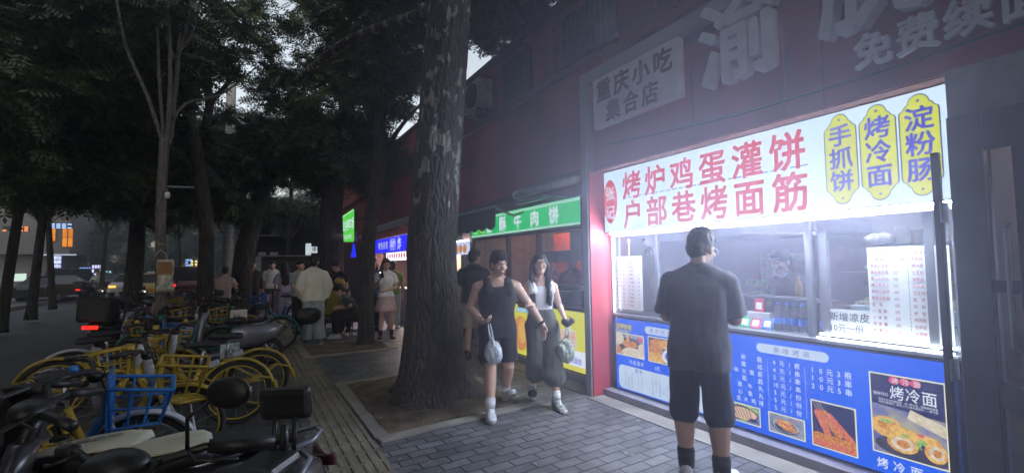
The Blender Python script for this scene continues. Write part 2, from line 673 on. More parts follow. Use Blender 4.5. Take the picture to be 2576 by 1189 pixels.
for y0, y1 in ((8.78, 9.3), (11.3, 12.2), (17.3, 18.6)):
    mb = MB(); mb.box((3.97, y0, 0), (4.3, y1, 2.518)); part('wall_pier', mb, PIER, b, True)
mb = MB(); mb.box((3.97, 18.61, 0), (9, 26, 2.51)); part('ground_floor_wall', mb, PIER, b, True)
GLD = mat('dark_window', (.02, .022, .028), .15, var=.3, scale=3)
for y0, y1 in ((6.75, 7.75), (4.6, 5.8), (2.3, 3.6)):
    mb = MB(); mb.box((4.15, y0, 4.5), (4.198, y1, 5.3))
    wdw = part('window', mb, GLD, b, True)
    mb = MB()
    for k in range(12):
        y = y0 + (y1 - y0) * k / 11
        mb.tube([(3.98, y, 4.42), (3.98, y, 5.3)], .008, 5)
    for z in (4.42, 4.75, 5.08, 5.3):
        mb.tube([(3.98, y0, z), (3.98, y1, z)], .010, 5)
        mb.tube([(3.98, y0, z), (4.16, y0, z)], .010, 5); mb.tube([(3.98, y1, z), (4.16, y1, z)], .010, 5)
    part('window_grille', mb, DARKM, wdw, True)
mb = MB()
for y in (6.1, 3.95, 2.1): mb.tube([(4.17, y, 4.36), (4.17, y, 5.5)], .022, 8)
mb.tube([(4.16, 8, 4.5), (4.15, 6.5, 4.52), (4.15, 5, 4.6), (4.15, 3, 4.52)], .012, 6)
part('drain_pipe', mb, mat('pipe_paint', (.2, .09, .085), .7), b, True)
# air conditioner
a = thing('air_conditioner', 'pale outdoor air conditioner unit on bracket high on the red wall', 'air conditioner', (4.1, 8.5, 4.6))
mb = MB(); mb.box((3.82, 8.1, 4.62), (4.12, 8.92, 5.18)); part('casing', mb, mat('ac_paint', (.42, .42, .4), .6), a, True, bevel=.02)
mb = MB()
mb.lathe([(.235, 3.80), (.235, 3.818)], (0, 8.42, 4.9), 28, 'x')
part('fan_recess', mb, BLACK, a, True)
mb = MB()
for q in range(5): mb.torus((3.795, 8.42, 4.9), .05 + q * .046, .005, 'x', 28, 5)
for q in range(8): mb.tube([(3.795, 8.42, 4.9), (3.795, 8.42 + .235 * cos(q * pi / 4), 4.9 + .235 * sin(q * pi / 4))], .004, 5)
part('fan_grille', mb, DARKM, a, True)
mb = MB()
for y in (8.2, 8.8):
    mb.box((3.84, y, 4.58), (4.19, y + .04, 4.615)); mb.tube([(3.86, y + .02, 4.6), (4.19, y + .02, 4.38)], .014, 6)
part('bracket', mb, DARKM, a, True)
mb = MB(); mb.tube([(3.95, 8.5, 4.62), (3.9, 8.48, 4.45), (3.93, 8.3, 4.38), (4.1, 8.1, 4.4), (4.17, 7.9, 4.3)], .015, 6); part('hose', mb, CABLE, a, True)

# ================================================================ SNACK STALL
st = thing('snack_stall', 'open snack stall with grey portal frame, sliding windows and lit blue counter', 'snack stall', (3.8, 2.9, 0))
FRAME = mat('portal_grey', (.33, .34, .36), .5, .2, var=.1, scale=4)
mb = MB()
mb.box((3.62, 4.612, 0), (3.97, 4.72, 3.93)); mb.box((3.62, -3, 3.79), (3.97, 4.610, 3.93))
part('portal_frame', mb, FRAME, st, True, bevel=.006)
mb = MB(); mb.box((3.64, 4.590, 0), (3.97, 4.611, 2.70)); part('reveal_panel', mb, mat('red_reveal', (.5, .06, .08), .45, var=.1, scale=2), st, True)
f = facade(3.79)
mb = MB()
rot = lambda u, v, w_=0: (3.66 + (u) , 4.5885 - w_, v)
mb.text('凉', rot, .1, 2.18, .19, bold=.03); mb.text('面', rot, .1, 1.96, .19, bold=.03)
part('reveal_lettering', mb, mat('reveal_ink', (.42, .02, .05), .5), st, True, fix=False)
mb = MB(); mb.box((3.72, -3, 2.72), (3.96, 4.588, 3.788)); part('fascia', mb, RED2, st, True)
GOLDR = mat('red_gold_print', (.5, .09, .03), .4, var=.5, scale=14)
mb = MB(); mb.box((3.735, 1.2, 2.709), (3.955, 4.585, 2.719)); part('fascia_soffit', mb, GOLDR, st, True)
mb = MB()
for y in (-1.2, .35, 1.9, 3.08): mb.box((3.716, y, 2.722), (3.7195, y + .006, 3.69))
mb.tube([(3.71, 4.4, 3.0), (3.712, 3.6, 2.93), (3.71, 2.6, 2.86), (3.712, 1.5, 2.85), (3.71, .2, 2.9)], .008, 5); mb.tube([(3.71, 2.2, 2.725), (3.705, 2.2, 2.9), (3.71, 2.16, 3.3)], .006, 5)
part('board_joint', mb, DARKM, st, True)
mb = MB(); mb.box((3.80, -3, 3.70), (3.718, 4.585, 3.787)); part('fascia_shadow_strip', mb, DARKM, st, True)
# step
mb = MB(); mb.box((3.78, 1.22, .004), (4.2, 4.588, .085)); part('step', mb, mat('step_tile', (.25, .24, .27), .4, var=.15, scale=4), st, True, bevel=.006)
# counter carcass, sill, mullions
mb = MB(); mb.box((3.96, 1.27, .086), (4.45, 4.52, .955)); part('counter_base', mb, DARKM, st, True)
mb = MB(); mb.box((3.88, 1.27, .957), (4.5, 4.52, .985)); part('sill', mb, MIDM, st, True, bevel=.004)
mb = MB()
for y, wd in ((3.83, .04), (3.33, .05), (2.205, .045), (2.09, .06), (1.42, .05)):
    mb.box((3.94, y - wd / 2, .986), (3.985, y + wd / 2, 1.95))
mb.box((3.94, 1.29, 1.905), (3.986, 4.52, 1.951)); mb.box((3.94, 4.48, .986), (3.986, 4.519, 1.904)); mb.box((3.945, 3.35, .987), (3.98, 4.47, 1.012))
mb.box((3.94, 1.27, 1.0), (3.988, 1.30, 1.904)); mb.box((3.95, 4.5235, .09), (3.988, 4.588, 1.952))
part('window_frame', mb, mat('frame_alu', (.2, .21, .23), .4, .5, var=.1), st, True)
for y0, y1 in ((3.355, 4.475), (1.305, 2.055)):
    mb = MB(); mb.quad((3.962, y0, 1.0), (3.962, y1, 1.0), (3.962, y1, 1.904), (3.962, y0, 1.904))
    part('glass_pane', mb, glassmat('window_glass', (.86, .9, .92), .88), st, True)
mb = MB(); mb.text("d's", lambda u, v, w_=0: (3.958, 3.86 + u, v), 0, 1.66, .13, 1.1, None, .01); mb.box((3.957, 4.0, 1.835), (3.959, 4.05, 1.858)); part('window_decal', mb, mat('decal_white', (.6, .62, .65), .6), st, True, fix=False)
# counter glass shield
mb = MB(); mb.box((4.12, 2.24, .99), (4.128, 3.32, 1.265)); part('counter_shield', mb, glassmat('shield_glass', (.55, .6, .65), .9), st, True)
mb = MB(); mb.box((4.10, 2.24, 1.266), (4.16, 3.32, 1.28)); part('shield_rail', mb, MIDM, st, True)
# interior shell
INW = mat('stall_interior_wall', (.26, .27, .30), .5, var=.2, scale=2)
mb = MB()
mb.box((5.75, 1.2, 0), (5.8, 4.52, 2.7)); mb.box((3.99, 4.526, 0), (5.8, 4.55, 2.7)); mb.box((3.99, 1.15, 0), (5.8, 1.195, 2.7)); mb.box((3.99, 1.196, 2.6), (5.75, 4.525, 2.65)); mb.box((4.46, 1.196, .004), (5.75, 4.525, .03))
part('interior_wall', mb, INW, st, True)
mb = MB(); mb.box((4.6, 2.5, 1.86), (5.7, 4.4, 1.98)); mb.box((4.9, 2.7, 1.98), (5.7, 4.2, 2.55)); mb.box((5.2, 1.3, 1.72), (5.74, 2.4, 1.75)); mb.box((5.2, 1.3, 1.35), (5.74, 2.4, 1.38))
part('extractor_hood', mb, mat('hood_steel', (.22, .23, .25), .35, .7), st, True, bevel=.006)
mb = MB(); mb.box((4.75, 1.3, .03), (5.74, 4.4, .9)); part('back_worktop', mb, mat('worktop_steel', (.3, .31, .33), .35, .6), st, True, bevel=.008)
mb = MB()
for q in range(24): mb.tube([(4.62, 2.55 + q * .074, 1.862), (4.62, 2.55 + q * .074, 1.855)], .02, 4)
LEDM = emat('led_strip', (.72, .83, 1.0), 800., sample=True)
LEDV = emat('led_strip_soft', (.80, .90, 1.0), 15., sample=True)
# led strips
mb = MB(); mb.box((3.868, 1.27, 1.944), (3.884, 4.5, 1.952)); part('led_strip', mb, LEDM, st, True)
mb = MB(); mb.box((3.889, 1.27, 1.905), (3.893, 4.5, 1.957)); part('added_led_shield', mb, MIDM, st, True)  # added lip keeps the strip's light off the frames behind it
mb = MB(); mb.box((3.905, 4.492, 1.0), (3.918, 4.508, 1.93)); part('led_strip', mb, emat('led_strip_edge', (.85, .92, 1.), 15., sample=True), st, True)
for bb in (((3.86, 1.30, .992), (3.876, 2.12, 1.004)), ((3.90, 1.30, 1.018), (3.916, 2.12, 1.030))):
    mb = MB(); mb.box(*bb); part('led_strip', mb, LEDV, st, True)
mb = MB(); mb.box((3.88, 1.262, 1.05), (3.888, 1.270, 1.93)); part('led_strip', mb, LEDV, st, True)
mb = MB(); mb.box((4.08, 4.40, 1.45), (4.09, 4.41, 1.88)); part('led_strip', mb, emat('painted_led_reflection', (.8, 1, .95), 3.), st, True)  # glowing bar painted in as a reflection of the LED, no strip here
for bb in (((4.6, 2.25, 2.565), (4.64, 3.4, 2.598)), ((4.35, 1.5, 2.585), (4.39, 2.6, 2.598))):
    mb = MB(); mb.box(*bb); part('ceiling_lamp', mb, emat('ceiling_tube', (1., .97, .93), 95., sample=True), st, True)
mb = MB(); mb.tube([(4.2, 2.95, 1.86), (4.5, 2.45, 1.83)], .012, 8); mb.ell((4.5, 2.45, 1.83), (.02,) * 3, 8, 6); part('grab_rail', mb, MIDM, st, True)

# doorway to the right of the stall
dr = thing('shop_door', 'dark metal framed glass door with thin post right of the lit stall', 'door', (3.66, 1.0, 0))
mb = MB()
mb.box((3.60, 1.03, 0), (3.68, 1.18, 2.42)); mb.box((3.60, .45, 2.20), (3.68, 1.028, 2.42)); mb.box((3.60, .86, 0), (3.67, .915, 2.198)); mb.box((3.605, .916, 1.40), (3.675, 1.028, 1.47)); mb.box((3.605, .916, .78), (3.675, 1.028, .9)); mb.box((3.60, .45, 0), (3.67, .50, 2.198)); mb.box((3.605, .501, .0), (3.67, .858, .16)); mb.box((3.605, .916, .0), (3.67, 1.028, .2))
part('door_frame', mb, mat('door_frame_grey', (.16, .17, .19), .4, .3, var=.12), dr, True, bevel=.004)
for bb in (((3.63, .917, .2), (3.64, 1.027, 2.19)), ((3.63, .501, .16), (3.64, .858, 2.19))):
    mb = MB(); mb.box(*bb); part('glass_pane', mb, glassmat('door_glass', (.72, .74, .78), .75), dr, True)
mb = MB(); mb.box((3.52, 1.20, .0), (3.56, 1.236, 2.215)); part('post', mb, mat('door_post', (.03, .032, .038), .4), dr, True, bevel=.003)
for z in (1.8, .9):
    mb = MB(); mb.box((3.50, 1.19, z), (3.598, 1.20, z + .12)); part('hinge', mb, MIDM, dr, True)
mb = MB(); mb.box((3.885, 1.202, .02), (3.895, 1.215, .9)); part('led_strip', mb, emat('blue_led', (.03, .18, 1.), 6.), dr, True)
mb = MB(); mb.tube([(3.55, .93, 1.1), (3.50, .93, 1.12), (3.50, .93, 1.75), (3.55, .93, 1.77)], .012, 8); part('handle', mb, MIDM, dr, True)
vs_ = thing('shop_vestibule', 'dim red walled shop entrance seen through the glass door', 'shop interior', (4.5, .3, 0))
mb = MB(); mb.box((5.3, -2.9, 0), (5.36, 1.1, 2.7)); mb.box((3.97, 1.10, 0), (5.3, 1.148, 2.7)); mb.box((3.96, -2.9, 2.43), (5.3, 1.1, 2.50)); part('wall', mb, mat('entrance_wall', (.3, .27, .27), .7, var=.15), vs_, True)
mb = MB(); mb.box((5.24, -2.8, 0), (5.298, 1.08, 1.45)); part('wainscot', mb, mat('entrance_red', (.45, .08, .07), .6, var=.15), vs_, True)
mb = MB(); mb.box((4.5, .1, 2.40), (4.6, .9, 2.428)); part('ceiling_lamp', mb, emat('entrance_tube', (1, .85, .8), 24., sample=True), vs_, True)
mb = MB(); mb.box((3.66, -2.9, 2.43), (3.72, 1.19, 2.715)); part('transom', mb, mat('transom_grey', (.36, .37, .39), .6), vs_, True)
mb = MB()
mb.tube([(4.3, .82, 0.0), (4.3, .82, 1.9)], .05, 10); mb.box((4.22, .74, 1.0), (4.38, .9, 1.5))
part('display_stand', mb, mat('stand_white', (.5, .5, .52), .5), vs_, True)
# ================================================================ LIT SIGNS
WHITE_E = emat('lit_white', (.70, .86, 1.0), 1.2, (.58, .78, 1.0), 1.2, sample=True)
RED_E = emat('lit_red', (.74, .02, .012), 1.0)
YEL_E = emat('lit_yellow', (.80, .88, .01), .95)
INK_E = emat('lit_blue_ink', (.05, .05, .68), 1.0)
LINE_E = emat('lit_dark_line', (.02, .05, .28), 1.)
WTXT_E = emat('lit_white_text', (.82, .9, 1.), 1.)
SIGNB = mat('sign_casing', (.12, .12, .13), .5, .2)

def badge(u0, u1, v0, v1):
    """long plaque with scalloped shoulders"""
    w_ = u1 - u0; c = (u0 + u1) / 2; h = w_ * .36
    top = []
    for i in range(9):
        a = pi - pi * i / 8
        top.append((c + w_ * .27 * cos(a), v1 - h * .75 + h * .75 * sin(a)))
    pl = [(u0, v1 - h * 1.55), (u0 + w_ * .02, v1 - h * 1.3), (u0 + w_ * .12, v1 - h * 1.1), (u0 + w_ * .15, v1 - h * .9), (u0 + w_ * .20, v1 - h * .78)] + top
    pr = [(2 * c - u, v) for u, v in pl[:5]][::-1]
    up = pl + pr
    m = (v0 + v1) / 2
    dn = [(u, 2 * m - v) for u, v in up][::-1]
    return up + dn

s = thing('lightbox_sign', 'wide glowing white lightbox with two rows of red characters and three yellow plaques', 'sign', (3.9, 2.95, 1.96))
mb = MB(); mb.box((3.865, 1.24, 1.958), (3.958, 4.585, 2.705)); part('casing', mb, SIGNB, s, True)
f = facade(3.861)
mb = MB(); mb.sheet([(-4.578, 1.966), (-1.247, 1.966), (-1.247, 2.698), (-4.578, 2.698)], f); part('lit_face', mb, WHITE_E, s, True, fix=False)
f = facade(3.8585)
mb = MB(); mb.sheet(disc(-4.467, 2.335, .124, .265, 36), f)
f2 = facade(3.857)
mb.text('烤炉鸡蛋灌饼', f2, -4.275, 2.318, .335, .93, .3625, .022)
mb.text('户部巷烤面筋', f2, -4.265, 1.982, .335, .93, .3625, .022)
part('red_lettering', mb, RED_E, s, True, fix=False)
mb = MB(); mb.text('张', facade(3.856), -4.555, 2.345, .175, 1, bold=.02); mb.text('记', facade(3.856), -4.555, 2.12, .175, 1, bold=.02); part('white_lettering', mb, WTXT_E, s, True, fix=False)
mb = MB()
for q in range(26):
    u = -4.24 + q * .0825
    mb.sheet([(u, 2.341), (u + .058, 2.341), (u + .058, 2.350), (u, 2.350)], f2)
part('dashed_line', mb, LINE_E, s, True, fix=False)
for (u0, u1, tx) in ((-1.985, -1.775, '手抓饼'), (-1.746, -1.532, '烤冷面'), (-1.505, -1.295, '淀粉肠')):
    mo = MB(); mo.sheet(badge(u0 - .008, u1 + .008, 2.002, 2.682), facade(3.8585))
    pq = part('plaque_outline', mo, LINE_E, s, True, fix=False)
    mb = MB(); mb.sheet(badge(u0, u1, 2.010, 2.674), f2)
    part('plaque', mb, YEL_E, pq, True, fix=False)
    mb = MB()
    g = facade(3.8555)
    for q, ch in enumerate(tx): mb.text(ch, g, (u0 + u1) / 2 - .083, 2.435 - q * .170, .166, 1., bold=.022)
    mb.sheet(disc((u0 + u1) / 2, 2.635, .009), g); mb.sheet(disc((u0 + u1) / 2, 2.048, .009), g)
    part('plaque_lettering', mb, INK_E, pq, True, fix=False)

# unlit white box sign on the fascia
s = thing('box_sign', 'unlit pale box sign with dark red characters on the fascia above the lit sign', 'sign', (3.66, 3.8, 3.19))
mb = MB(); mb.box((3.62, 3.16, 3.19), (3.718, 4.46, 3.785)); part('box', mb, mat('box_sign_white', (.75, .74, .76), .5, var=.12, scale=5), s, True, bevel=.012)
g = lambda u, v, w_=0: (3.615 - w_, -u, v)
mb = MB(); mb.text('重庆小吃', g, -4.40, 3.475, .265, .98, .30, .03, .01); mb.text('集合店', g, -4.24, 3.215, .245, .98, .285, .03, .01)
part('lettering', mb, mat('dark_red_letters', (.10, .012, .015), .5), s, True)
# raised channel letters
LET = mat('channel_letter_grey', (.75, .77, .80), .5, var=.1, scale=6)
LETS = mat('channel_letter_side', (.25, .26, .29), .5)
def channel(name, label, txt, u0, v0, h, ws=1., bold=.03, pitch=None):
    t = thing(name, label, 'sign lettering', (3.65, -u0, v0))
    gg = lambda u, v, w_=0: (3.66 - w_, -u, v)
    mb = MB(); mb.text(txt, gg, u0, v0, h, ws, pitch, bold, .07)
    part('letter', mb, LET, t, True)
    return t
channel('channel_letter', 'big raised pale character with water drop strokes beside the box sign', '渝', -2.915, 3.12, .80, .95, .022)
channel('channel_letter', 'big raised pale character cut by the top edge of the view', '脱', -1.87, 3.145, .80, .84, .024)
for i, (ch, lb) in enumerate((('免', 'smaller raised pale character low on the fascia, left of its row'), ('费', 'smaller raised pale character low on the fascia, middle of its row'), ('续', 'smaller raised pale character low on the fascia, above the right end of the lit sign'), ('面', 'smaller raised pale character in the top right corner of the view'))):
    channel('channel_letter', lb, ch, -1.665 + i * .242, 2.882, .245, .94, .028)

# ---------------------------------------------------------------- lit blue menu panel
BLUE_E = emat('lit_blue', (.004, .135, .95), 1.02, (.004, .11, .86), 1.5, sample=True)
PALE_E = emat('lit_pale', (.62, .76, .97), .95)
CREAM_E = emat('lit_cream_edge', (.85, .85, .6), 1.)
NAVY_E = emat('lit_navy', (.012, .02, .10), .9, (.03, .03, .14), 6.)
DARKP_E = emat('lit_dark_photo', (.03, .035, .07), 1., (.07, .06, .10), 9.)
ORAN_E = emat('lit_fried', (.80, .36, .07), 1., (.42, .12, .02), 55., lo=.4, hi=.6)
GOLD_E = emat('lit_golden', (.88, .58, .13), 1., (.62, .26, .05), 40., lo=.4, hi=.62)
SAUS_E = emat('lit_sausage', (.85, .26, .12), 1., (.45, .07, .04), 60., lo=.42, hi=.6)
DOUGH_E = emat('lit_dough', (.80, .74, .58), 1., (.6, .5, .33), 30.)
GREEN_E = emat('lit_herb', (.16, .42, .08), 1., (.5, .6, .2), 70., kind='voronoi')
MEAT_E = emat('lit_kebab', (.62, .24, .12), 1., (.85, .6, .4), 90., kind='voronoi', lo=.1, hi=.5)
PLATE_E = emat('lit_plate', (.33, .38, .50), 1., (.2, .24, .34), 20.)
TABLE_E = emat('lit_table', (.55, .55, .50), 1., (.16, .2, .36), 9.)
BLURB_E = emat('lit_blur', (.10, .13, .42), 1., (.42, .40, .30), 5., lo=.42, hi=.6)
PINK_E = emat('lit_pink', (.75, .10, .20), .95)
PHOTO = {}
def photo(parent, u0, v0, u1, v1, x, shapes, base):
    """printed food picture: cream edge, background and flat printed shapes, each a hair in front of the last"""
    e = .010
    mb = MB(); mb.sheet([(u0, v0), (u1, v0), (u1, v1), (u0, v1)], facade(x))
    o = part('menu_picture', mb, CREAM_E, parent, True, fix=False)
    mb = MB(); mb.sheet([(u0 + e, v0 + e), (u1 - e, v0 + e), (u1 - e, v1 - e), (u0 + e, v1 - e)], facade(x - .001))
    part('background', mb, base, o, True, fix=False)
    a0, b0, a1, b1 = u0 + e, v0 + e, u1 - e, v1 - e
    mats = []
    mb = MB()
    for i, (m, poly) in enumerate(shapes):
        if m not in mats: mats.append(m)
        mb.m = mats.index(m)
        pl = [(a0 + min(1, max(0, p)) * (a1 - a0), b0 + min(1, max(0, q)) * (b1 - b0)) for p, q in poly]
        mb.sheet(pl, facade(x - .0015 - i * .0003))
    part('food', mb, mats, o, True, fix=False)
    return o
def strip(a, b, w_):
    a = Vector(a); b = Vector(b); t = (b - a).normalized(); n = Vector((-t.y, t.x)) * w_
    pts = []
    for k in range(7):
        q = pi / 2 + pi * k / 6
        pts.append(a + t * (cos(q) * w_) + Vector((-t.y, t.x)) * (sin(q) * w_))
    for k in range(7):
        q = -pi / 2 + pi * k / 6
        pts.append(b + t * (cos(q) * w_) + Vector((-t.y, t.x)) * (sin(q) * w_))
    return [tuple(p) for p in pts]
s = thing('menu_board', 'glowing blue menu panel with food pictures and white prices under the stall counter', 'menu board', (3.94, 2.95, .1))
mb = MB(); mb.box((3.932, 1.32, .09), (3.958, 4.60 - .085, .93)); part('casing', mb, SIGNB, s, True)
mb = MB(); mb.sheet([(-4.512, .10), (-1.325, .10), (-1.325, .925), (-4.512, .925)], facade(3.93)); part('lit_face', mb, BLUE_E, s, True, fix=False)
fx = 3.9285
f = facade(fx)
mb = MB()
mb.sheet(rrect(-2.672, .80, -2.075, .878, .038), f); mb.sheet(rrect(-4.022, .795, -3.30, .878, .04), f); mb.sheet(rrect(-4.47, .115, -3.05, .385, .06), f)
part('pale_label', mb, PALE_E, s, True, fix=False)
mb = MB()
f3 = facade(fx - .002)
mb.text('美味烤串', f3, -2.535, .812, .055, 1, .083, .0)
mb.text('烤炉鸡蛋灌饼', f3, -3.965, .808, .058, 1, .085, .0)
mb.text('粥类', f3, -4.20, .328, .045, 1, .065, .01)
cols = ['豆八小燕矿', '宝米窝泉', '浆粥粥粥水']
rows = ['豆 浆 3元', '八宝粥 3元', '小米粥 3元', '燕麦粥 3元', '矿泉水 2元']
for i, r_ in enumerate(rows): mb.text(r_, f3, -4.375, .278 - i * .034, .03, .95, .052, .0)
for i, r_ in enumerate(['土豆丝 2元', '海带丝 2元', '卤鸡蛋 2元', '卫龙辣条2元', '里 脊 3元']): mb.text(r_, f3, -3.95, .278 - i * .034, .03, .95, .052, .0)
part('blue_lettering', mb, emat('menu_ink', (.04, .07, .36), .9), s, True, fix=False)
mb = MB()
L1 = ['淀 粉  肠', '豆 腐  结', '黄 大 面 筋', '小 面  筋', '撒 尿 牛 丸', '夹 心 鱼 丸', '黄 金 大 鸡 排']
c1 = [('淀', -3.05), ('粉', -2.83), ('肠', -2.675)]
grid = [[('淀', -2.98), ('粉', -2.828), ('肠', -2.673)], [('豆', -2.98), ('腐', -2.828), ('结', -2.673)], [('味', -2.905), ('大', -2.828), ('面', -2.75), ('筋', -2.673)], [('小', -2.98), ('面', -2.828), ('筋', -2.673)], [('尿', -2.872), ('牛', -2.773), ('丸', -2.673)], [('心', -2.872), ('鱼', -2.773), ('丸', -2.673)], [('金', -2.89), ('大', -2.818), ('鸡', -2.745), ('排', -2.673)]]
for i, row in enumerate(grid):
    for ch, u in row: mb.text(ch, f, u, .708 - i * .0625, .05, .95, bold=.004)
for i, (a, b_) in enumerate((('4', '根'), ('4', '串'), ('5', '串'), ('10', '串'), ('5', '份'), ('5', '份'), ('5', '份'))):
    v = .708 - i * .0625
    mb.text(a, f, -2.53 if len(a) == 1 else -2.535, v, .052, .95, bold=.004); mb.text('元', f, -2.475 if len(a) == 1 else -2.47, v, .05, .95, bold=.004); mb.text('/', f, -2.392, v, .05, .9); mb.text(b_, f, -2.347, v, .05, .95, bold=.004)
for i, tx in enumerate(('10元3根', '10元3串', '20元5串')):
    mb.text(tx, f, -2.235, .703 - i * .062, .055, .95, .064, .004)
for q in range(36):
    mb.sheet(disc(-2.577, .737 - q * .0115, .003, n=6), f); mb.sheet(disc(-2.263, .737 - q * .0115, .003, n=6), f)
mb.text('鸡蛋灌饼', f, -4.295, .412, .052, .95, .062, .002); mb.text('6元', f, -3.885, .412, .052, .9, None, .002)
mb.text('烤冷面7元', f, -1.80, .13, .078, .92, .098, .01)
part('white_lettering', mb, WTXT_E, s, True, fix=False)
# slogan badge
mb = MB(); mb.text('营养好吃', f3, -4.575 + .08, .795, .074, .92, None, .01); part('slogan', mb, emat('slogan_yellow', (.9, .8, .15), 1.), s, True, fix=False)
mb = MB(); mb.text('营养好吃', f, -4.575 + .08, .795, .074, .92, None, .10); mb.text('天津炸鸡里嫩真香', f3, -4.505, .757, .032, .9, None, .02); part('slogan_outline', mb, emat('slogan_dark', (.03, .04, .12), 1.), s, True, fix=False)
mb = MB(); mb.text('天津炸鸡里嫩真香', f, -4.505, .757, .032, .9, None, .12); part('slogan_outline', mb, WTXT_E, s, True, fix=False)
# pictures
rg = random.Random(5)
def blobs(n, m, r0, r1, x0=0, y0=0, x1=1, y1=1, asp=1.3):
    out = []
    for _ in range(n):
        r_ = rg.uniform(r0, r1)
        out.append((m, disc(rg.uniform(x0, x1), rg.uniform(y0, y1), r_, r_ * asp * rg.uniform(.7, 1.1), 12)))
    return out
photo(s, -4.505, .497, -4.04, .760, fx, [(DARKP_E, disc(.5, .45, .42, .4)), (ORAN_E, disc(.5, .56, .29, .2)), (DOUGH_E, disc(.62, .14, .42, .26)), (DOUGH_E, disc(.97, .45, .16, .22)), (DOUGH_E, disc(.08, .75, .2, .3)), (ORAN_E, disc(.05, .2, .14, .2)), (GOLD_E, strip((.42, .95), (.45, .72), .045)), (NAVY_E, strip((.5, .7), (.98, .9), .012)), (NAVY_E, strip((.5, .66), (.98, .82), .012)), (PINK_E, disc(.9, .85, .1, .1))], TABLE_E)
photo(s, -3.98, .497, -3.45, .775, fx, [(ORAN_E, disc(.25, .75, .22, .22)), (GOLD_E, disc(.55, .78, .25, .2)), (ORAN_E, disc(.16, .48, .24, .22)), (GOLD_E, disc(.2, .15, .28, .24)), (WTXT_E, disc(.66, .3, .27, .34)), (emat('lit_sauce', (.05, .06, .5), 1., (.2, .25, .8), 60.), disc(.66, .32, .2, .24)), (ORAN_E, disc(.95, .7, .15, .25))], DARKP_E)
photo(s, -3.05, .145, -2.662, .312, fx, [(GREEN_E, disc(.5, .8, .5, .25)), (DARKP_E, disc(.52, .5, .45, .44)), (MEAT_E, disc(.55, .5, .38, .36))] + [(DARKP_E, strip((.15 + .09 * q, .98), (.35 + .08 * q, .25), .012)) for q in range(7)] + [(ORAN_E, disc(.03, .15, .12, .2)), (NAVY_E, disc(.85, .22, .12, .1)), (GREEN_E, disc(.6, .12, .1, .06))], BLURB_E)
photo(s, -2.589, .143, -2.281, .312, fx, [(NAVY_E, disc(.48, .45, .43, .40)), (PLATE_E, disc(.48, .48, .40, .36)), (DARKP_E, disc(.48, .44, .33, .28))] + [(DOUGH_E, strip((.1, .5 + .05 * q), (.9, .42 + .06 * q - .1), .008)) for q in range(5)] + [(GOLD_E, strip((.3, .72), (.6, .68), .07)), (SAUS_E, strip((.3, .58), (.66, .55), .07)), (GOLD_E, strip((.35, .45), (.7, .4), .07)), (ORAN_E, strip((.45, .32), (.78, .3), .06)), (PINK_E, disc(.78, .9, .06, .05))], PLATE_E)
photo(s, -2.229, .143, -1.905, .498, fx, [(DOUGH_E, strip((.02, .99), (.15, .8), .006)), (DOUGH_E, strip((.1, .99), (.25, .78), .006)), (DOUGH_E, strip((.18, .99), (.34, .75), .006)), (SAUS_E, strip((.14, .76), (.36, .34), .085)), (ORAN_E, strip((.30, .76), (.62, .36), .09)), (SAUS_E, strip((.42, .72), (.9, .28), .085)), (SAUS_E, strip((.05, .2), (.95, .1), .09)), (ORAN_E, strip((.1, .24), (.98, .2), .075)), (SAUS_E, strip((.02, .08), (.9, .02), .06))] + [(SAUS_E, strip((.14 + q * .035, .78 - q * .06), (.22 + q * .035, .76 - q * .06), .008)) for q in range(7)], NAVY_E)
# tall noodle poster inside the panel
po = photo(s, -1.808, .236, -1.375, .793, fx, [(BLURB_E, [(0, 0), (1, 0), (1, .55), (0, .62)]), (DOUGH_E, [(.5, .5), (1, .36), (1, .5), (.55, .62)]), (DARKP_E, disc(.62, .12, .6, .14)), (GOLD_E, disc(.2, .34, .24, .13)), (ORAN_E, disc(.22, .36, .15, .07)), (GREEN_E, disc(.2, .41, .1, .025)), (GOLD_E, strip((.28, .3), (.85, .24), .09)), (GOLD_E, disc(.42, .17, .22, .115)), (DOUGH_E, disc(.42, .17, .16, .085)), (ORAN_E, disc(.43, .17, .09, .05)), (GREEN_E, disc(.68, .22, .08, .06)), (NAVY_E, disc(.70, .19, .03, .03)), (GREEN_E, disc(.45, .28, .06, .02)), (GOLD_E, disc(.86, .16, .15, .12)), (DOUGH_E, disc(.87, .16, .10, .085)), (ORAN_E, disc(.88, .16, .055, .05)), (PINK_E, disc(.68, .33, .05, .02))], NAVY_E)
f5 = facade(fx - .008)
mb = MB()
for q in range(3): mb.sheet(disc(-1.655 + q * .062, .757, .031, .026), facade(fx - .006))
part('pink_disc', mb, PINK_E, po, True, fix=False)
mb = MB()
mb.text('烤冷面', f5, -1.678, .735, .042, .95, .062, .0)
mb.text('烤冷面', f5, -1.685, .625, .098, .88, .090, .008); mb.text('香味可口', f5, -1.782, .64, .024, .95, None, .004)
mb.text('来自大东北的烧烤面，有一种东西，越嚼越有味道', f5, -1.752, .606, .0165, .92, None, 0); mb.text('滋味浓厚香浓，基本上大江南北都爱吃——烤冷面', f5, -1.752, .588, .0165, .92, None, 0)
part('lettering', mb, WTXT_E, po, True, fix=False)

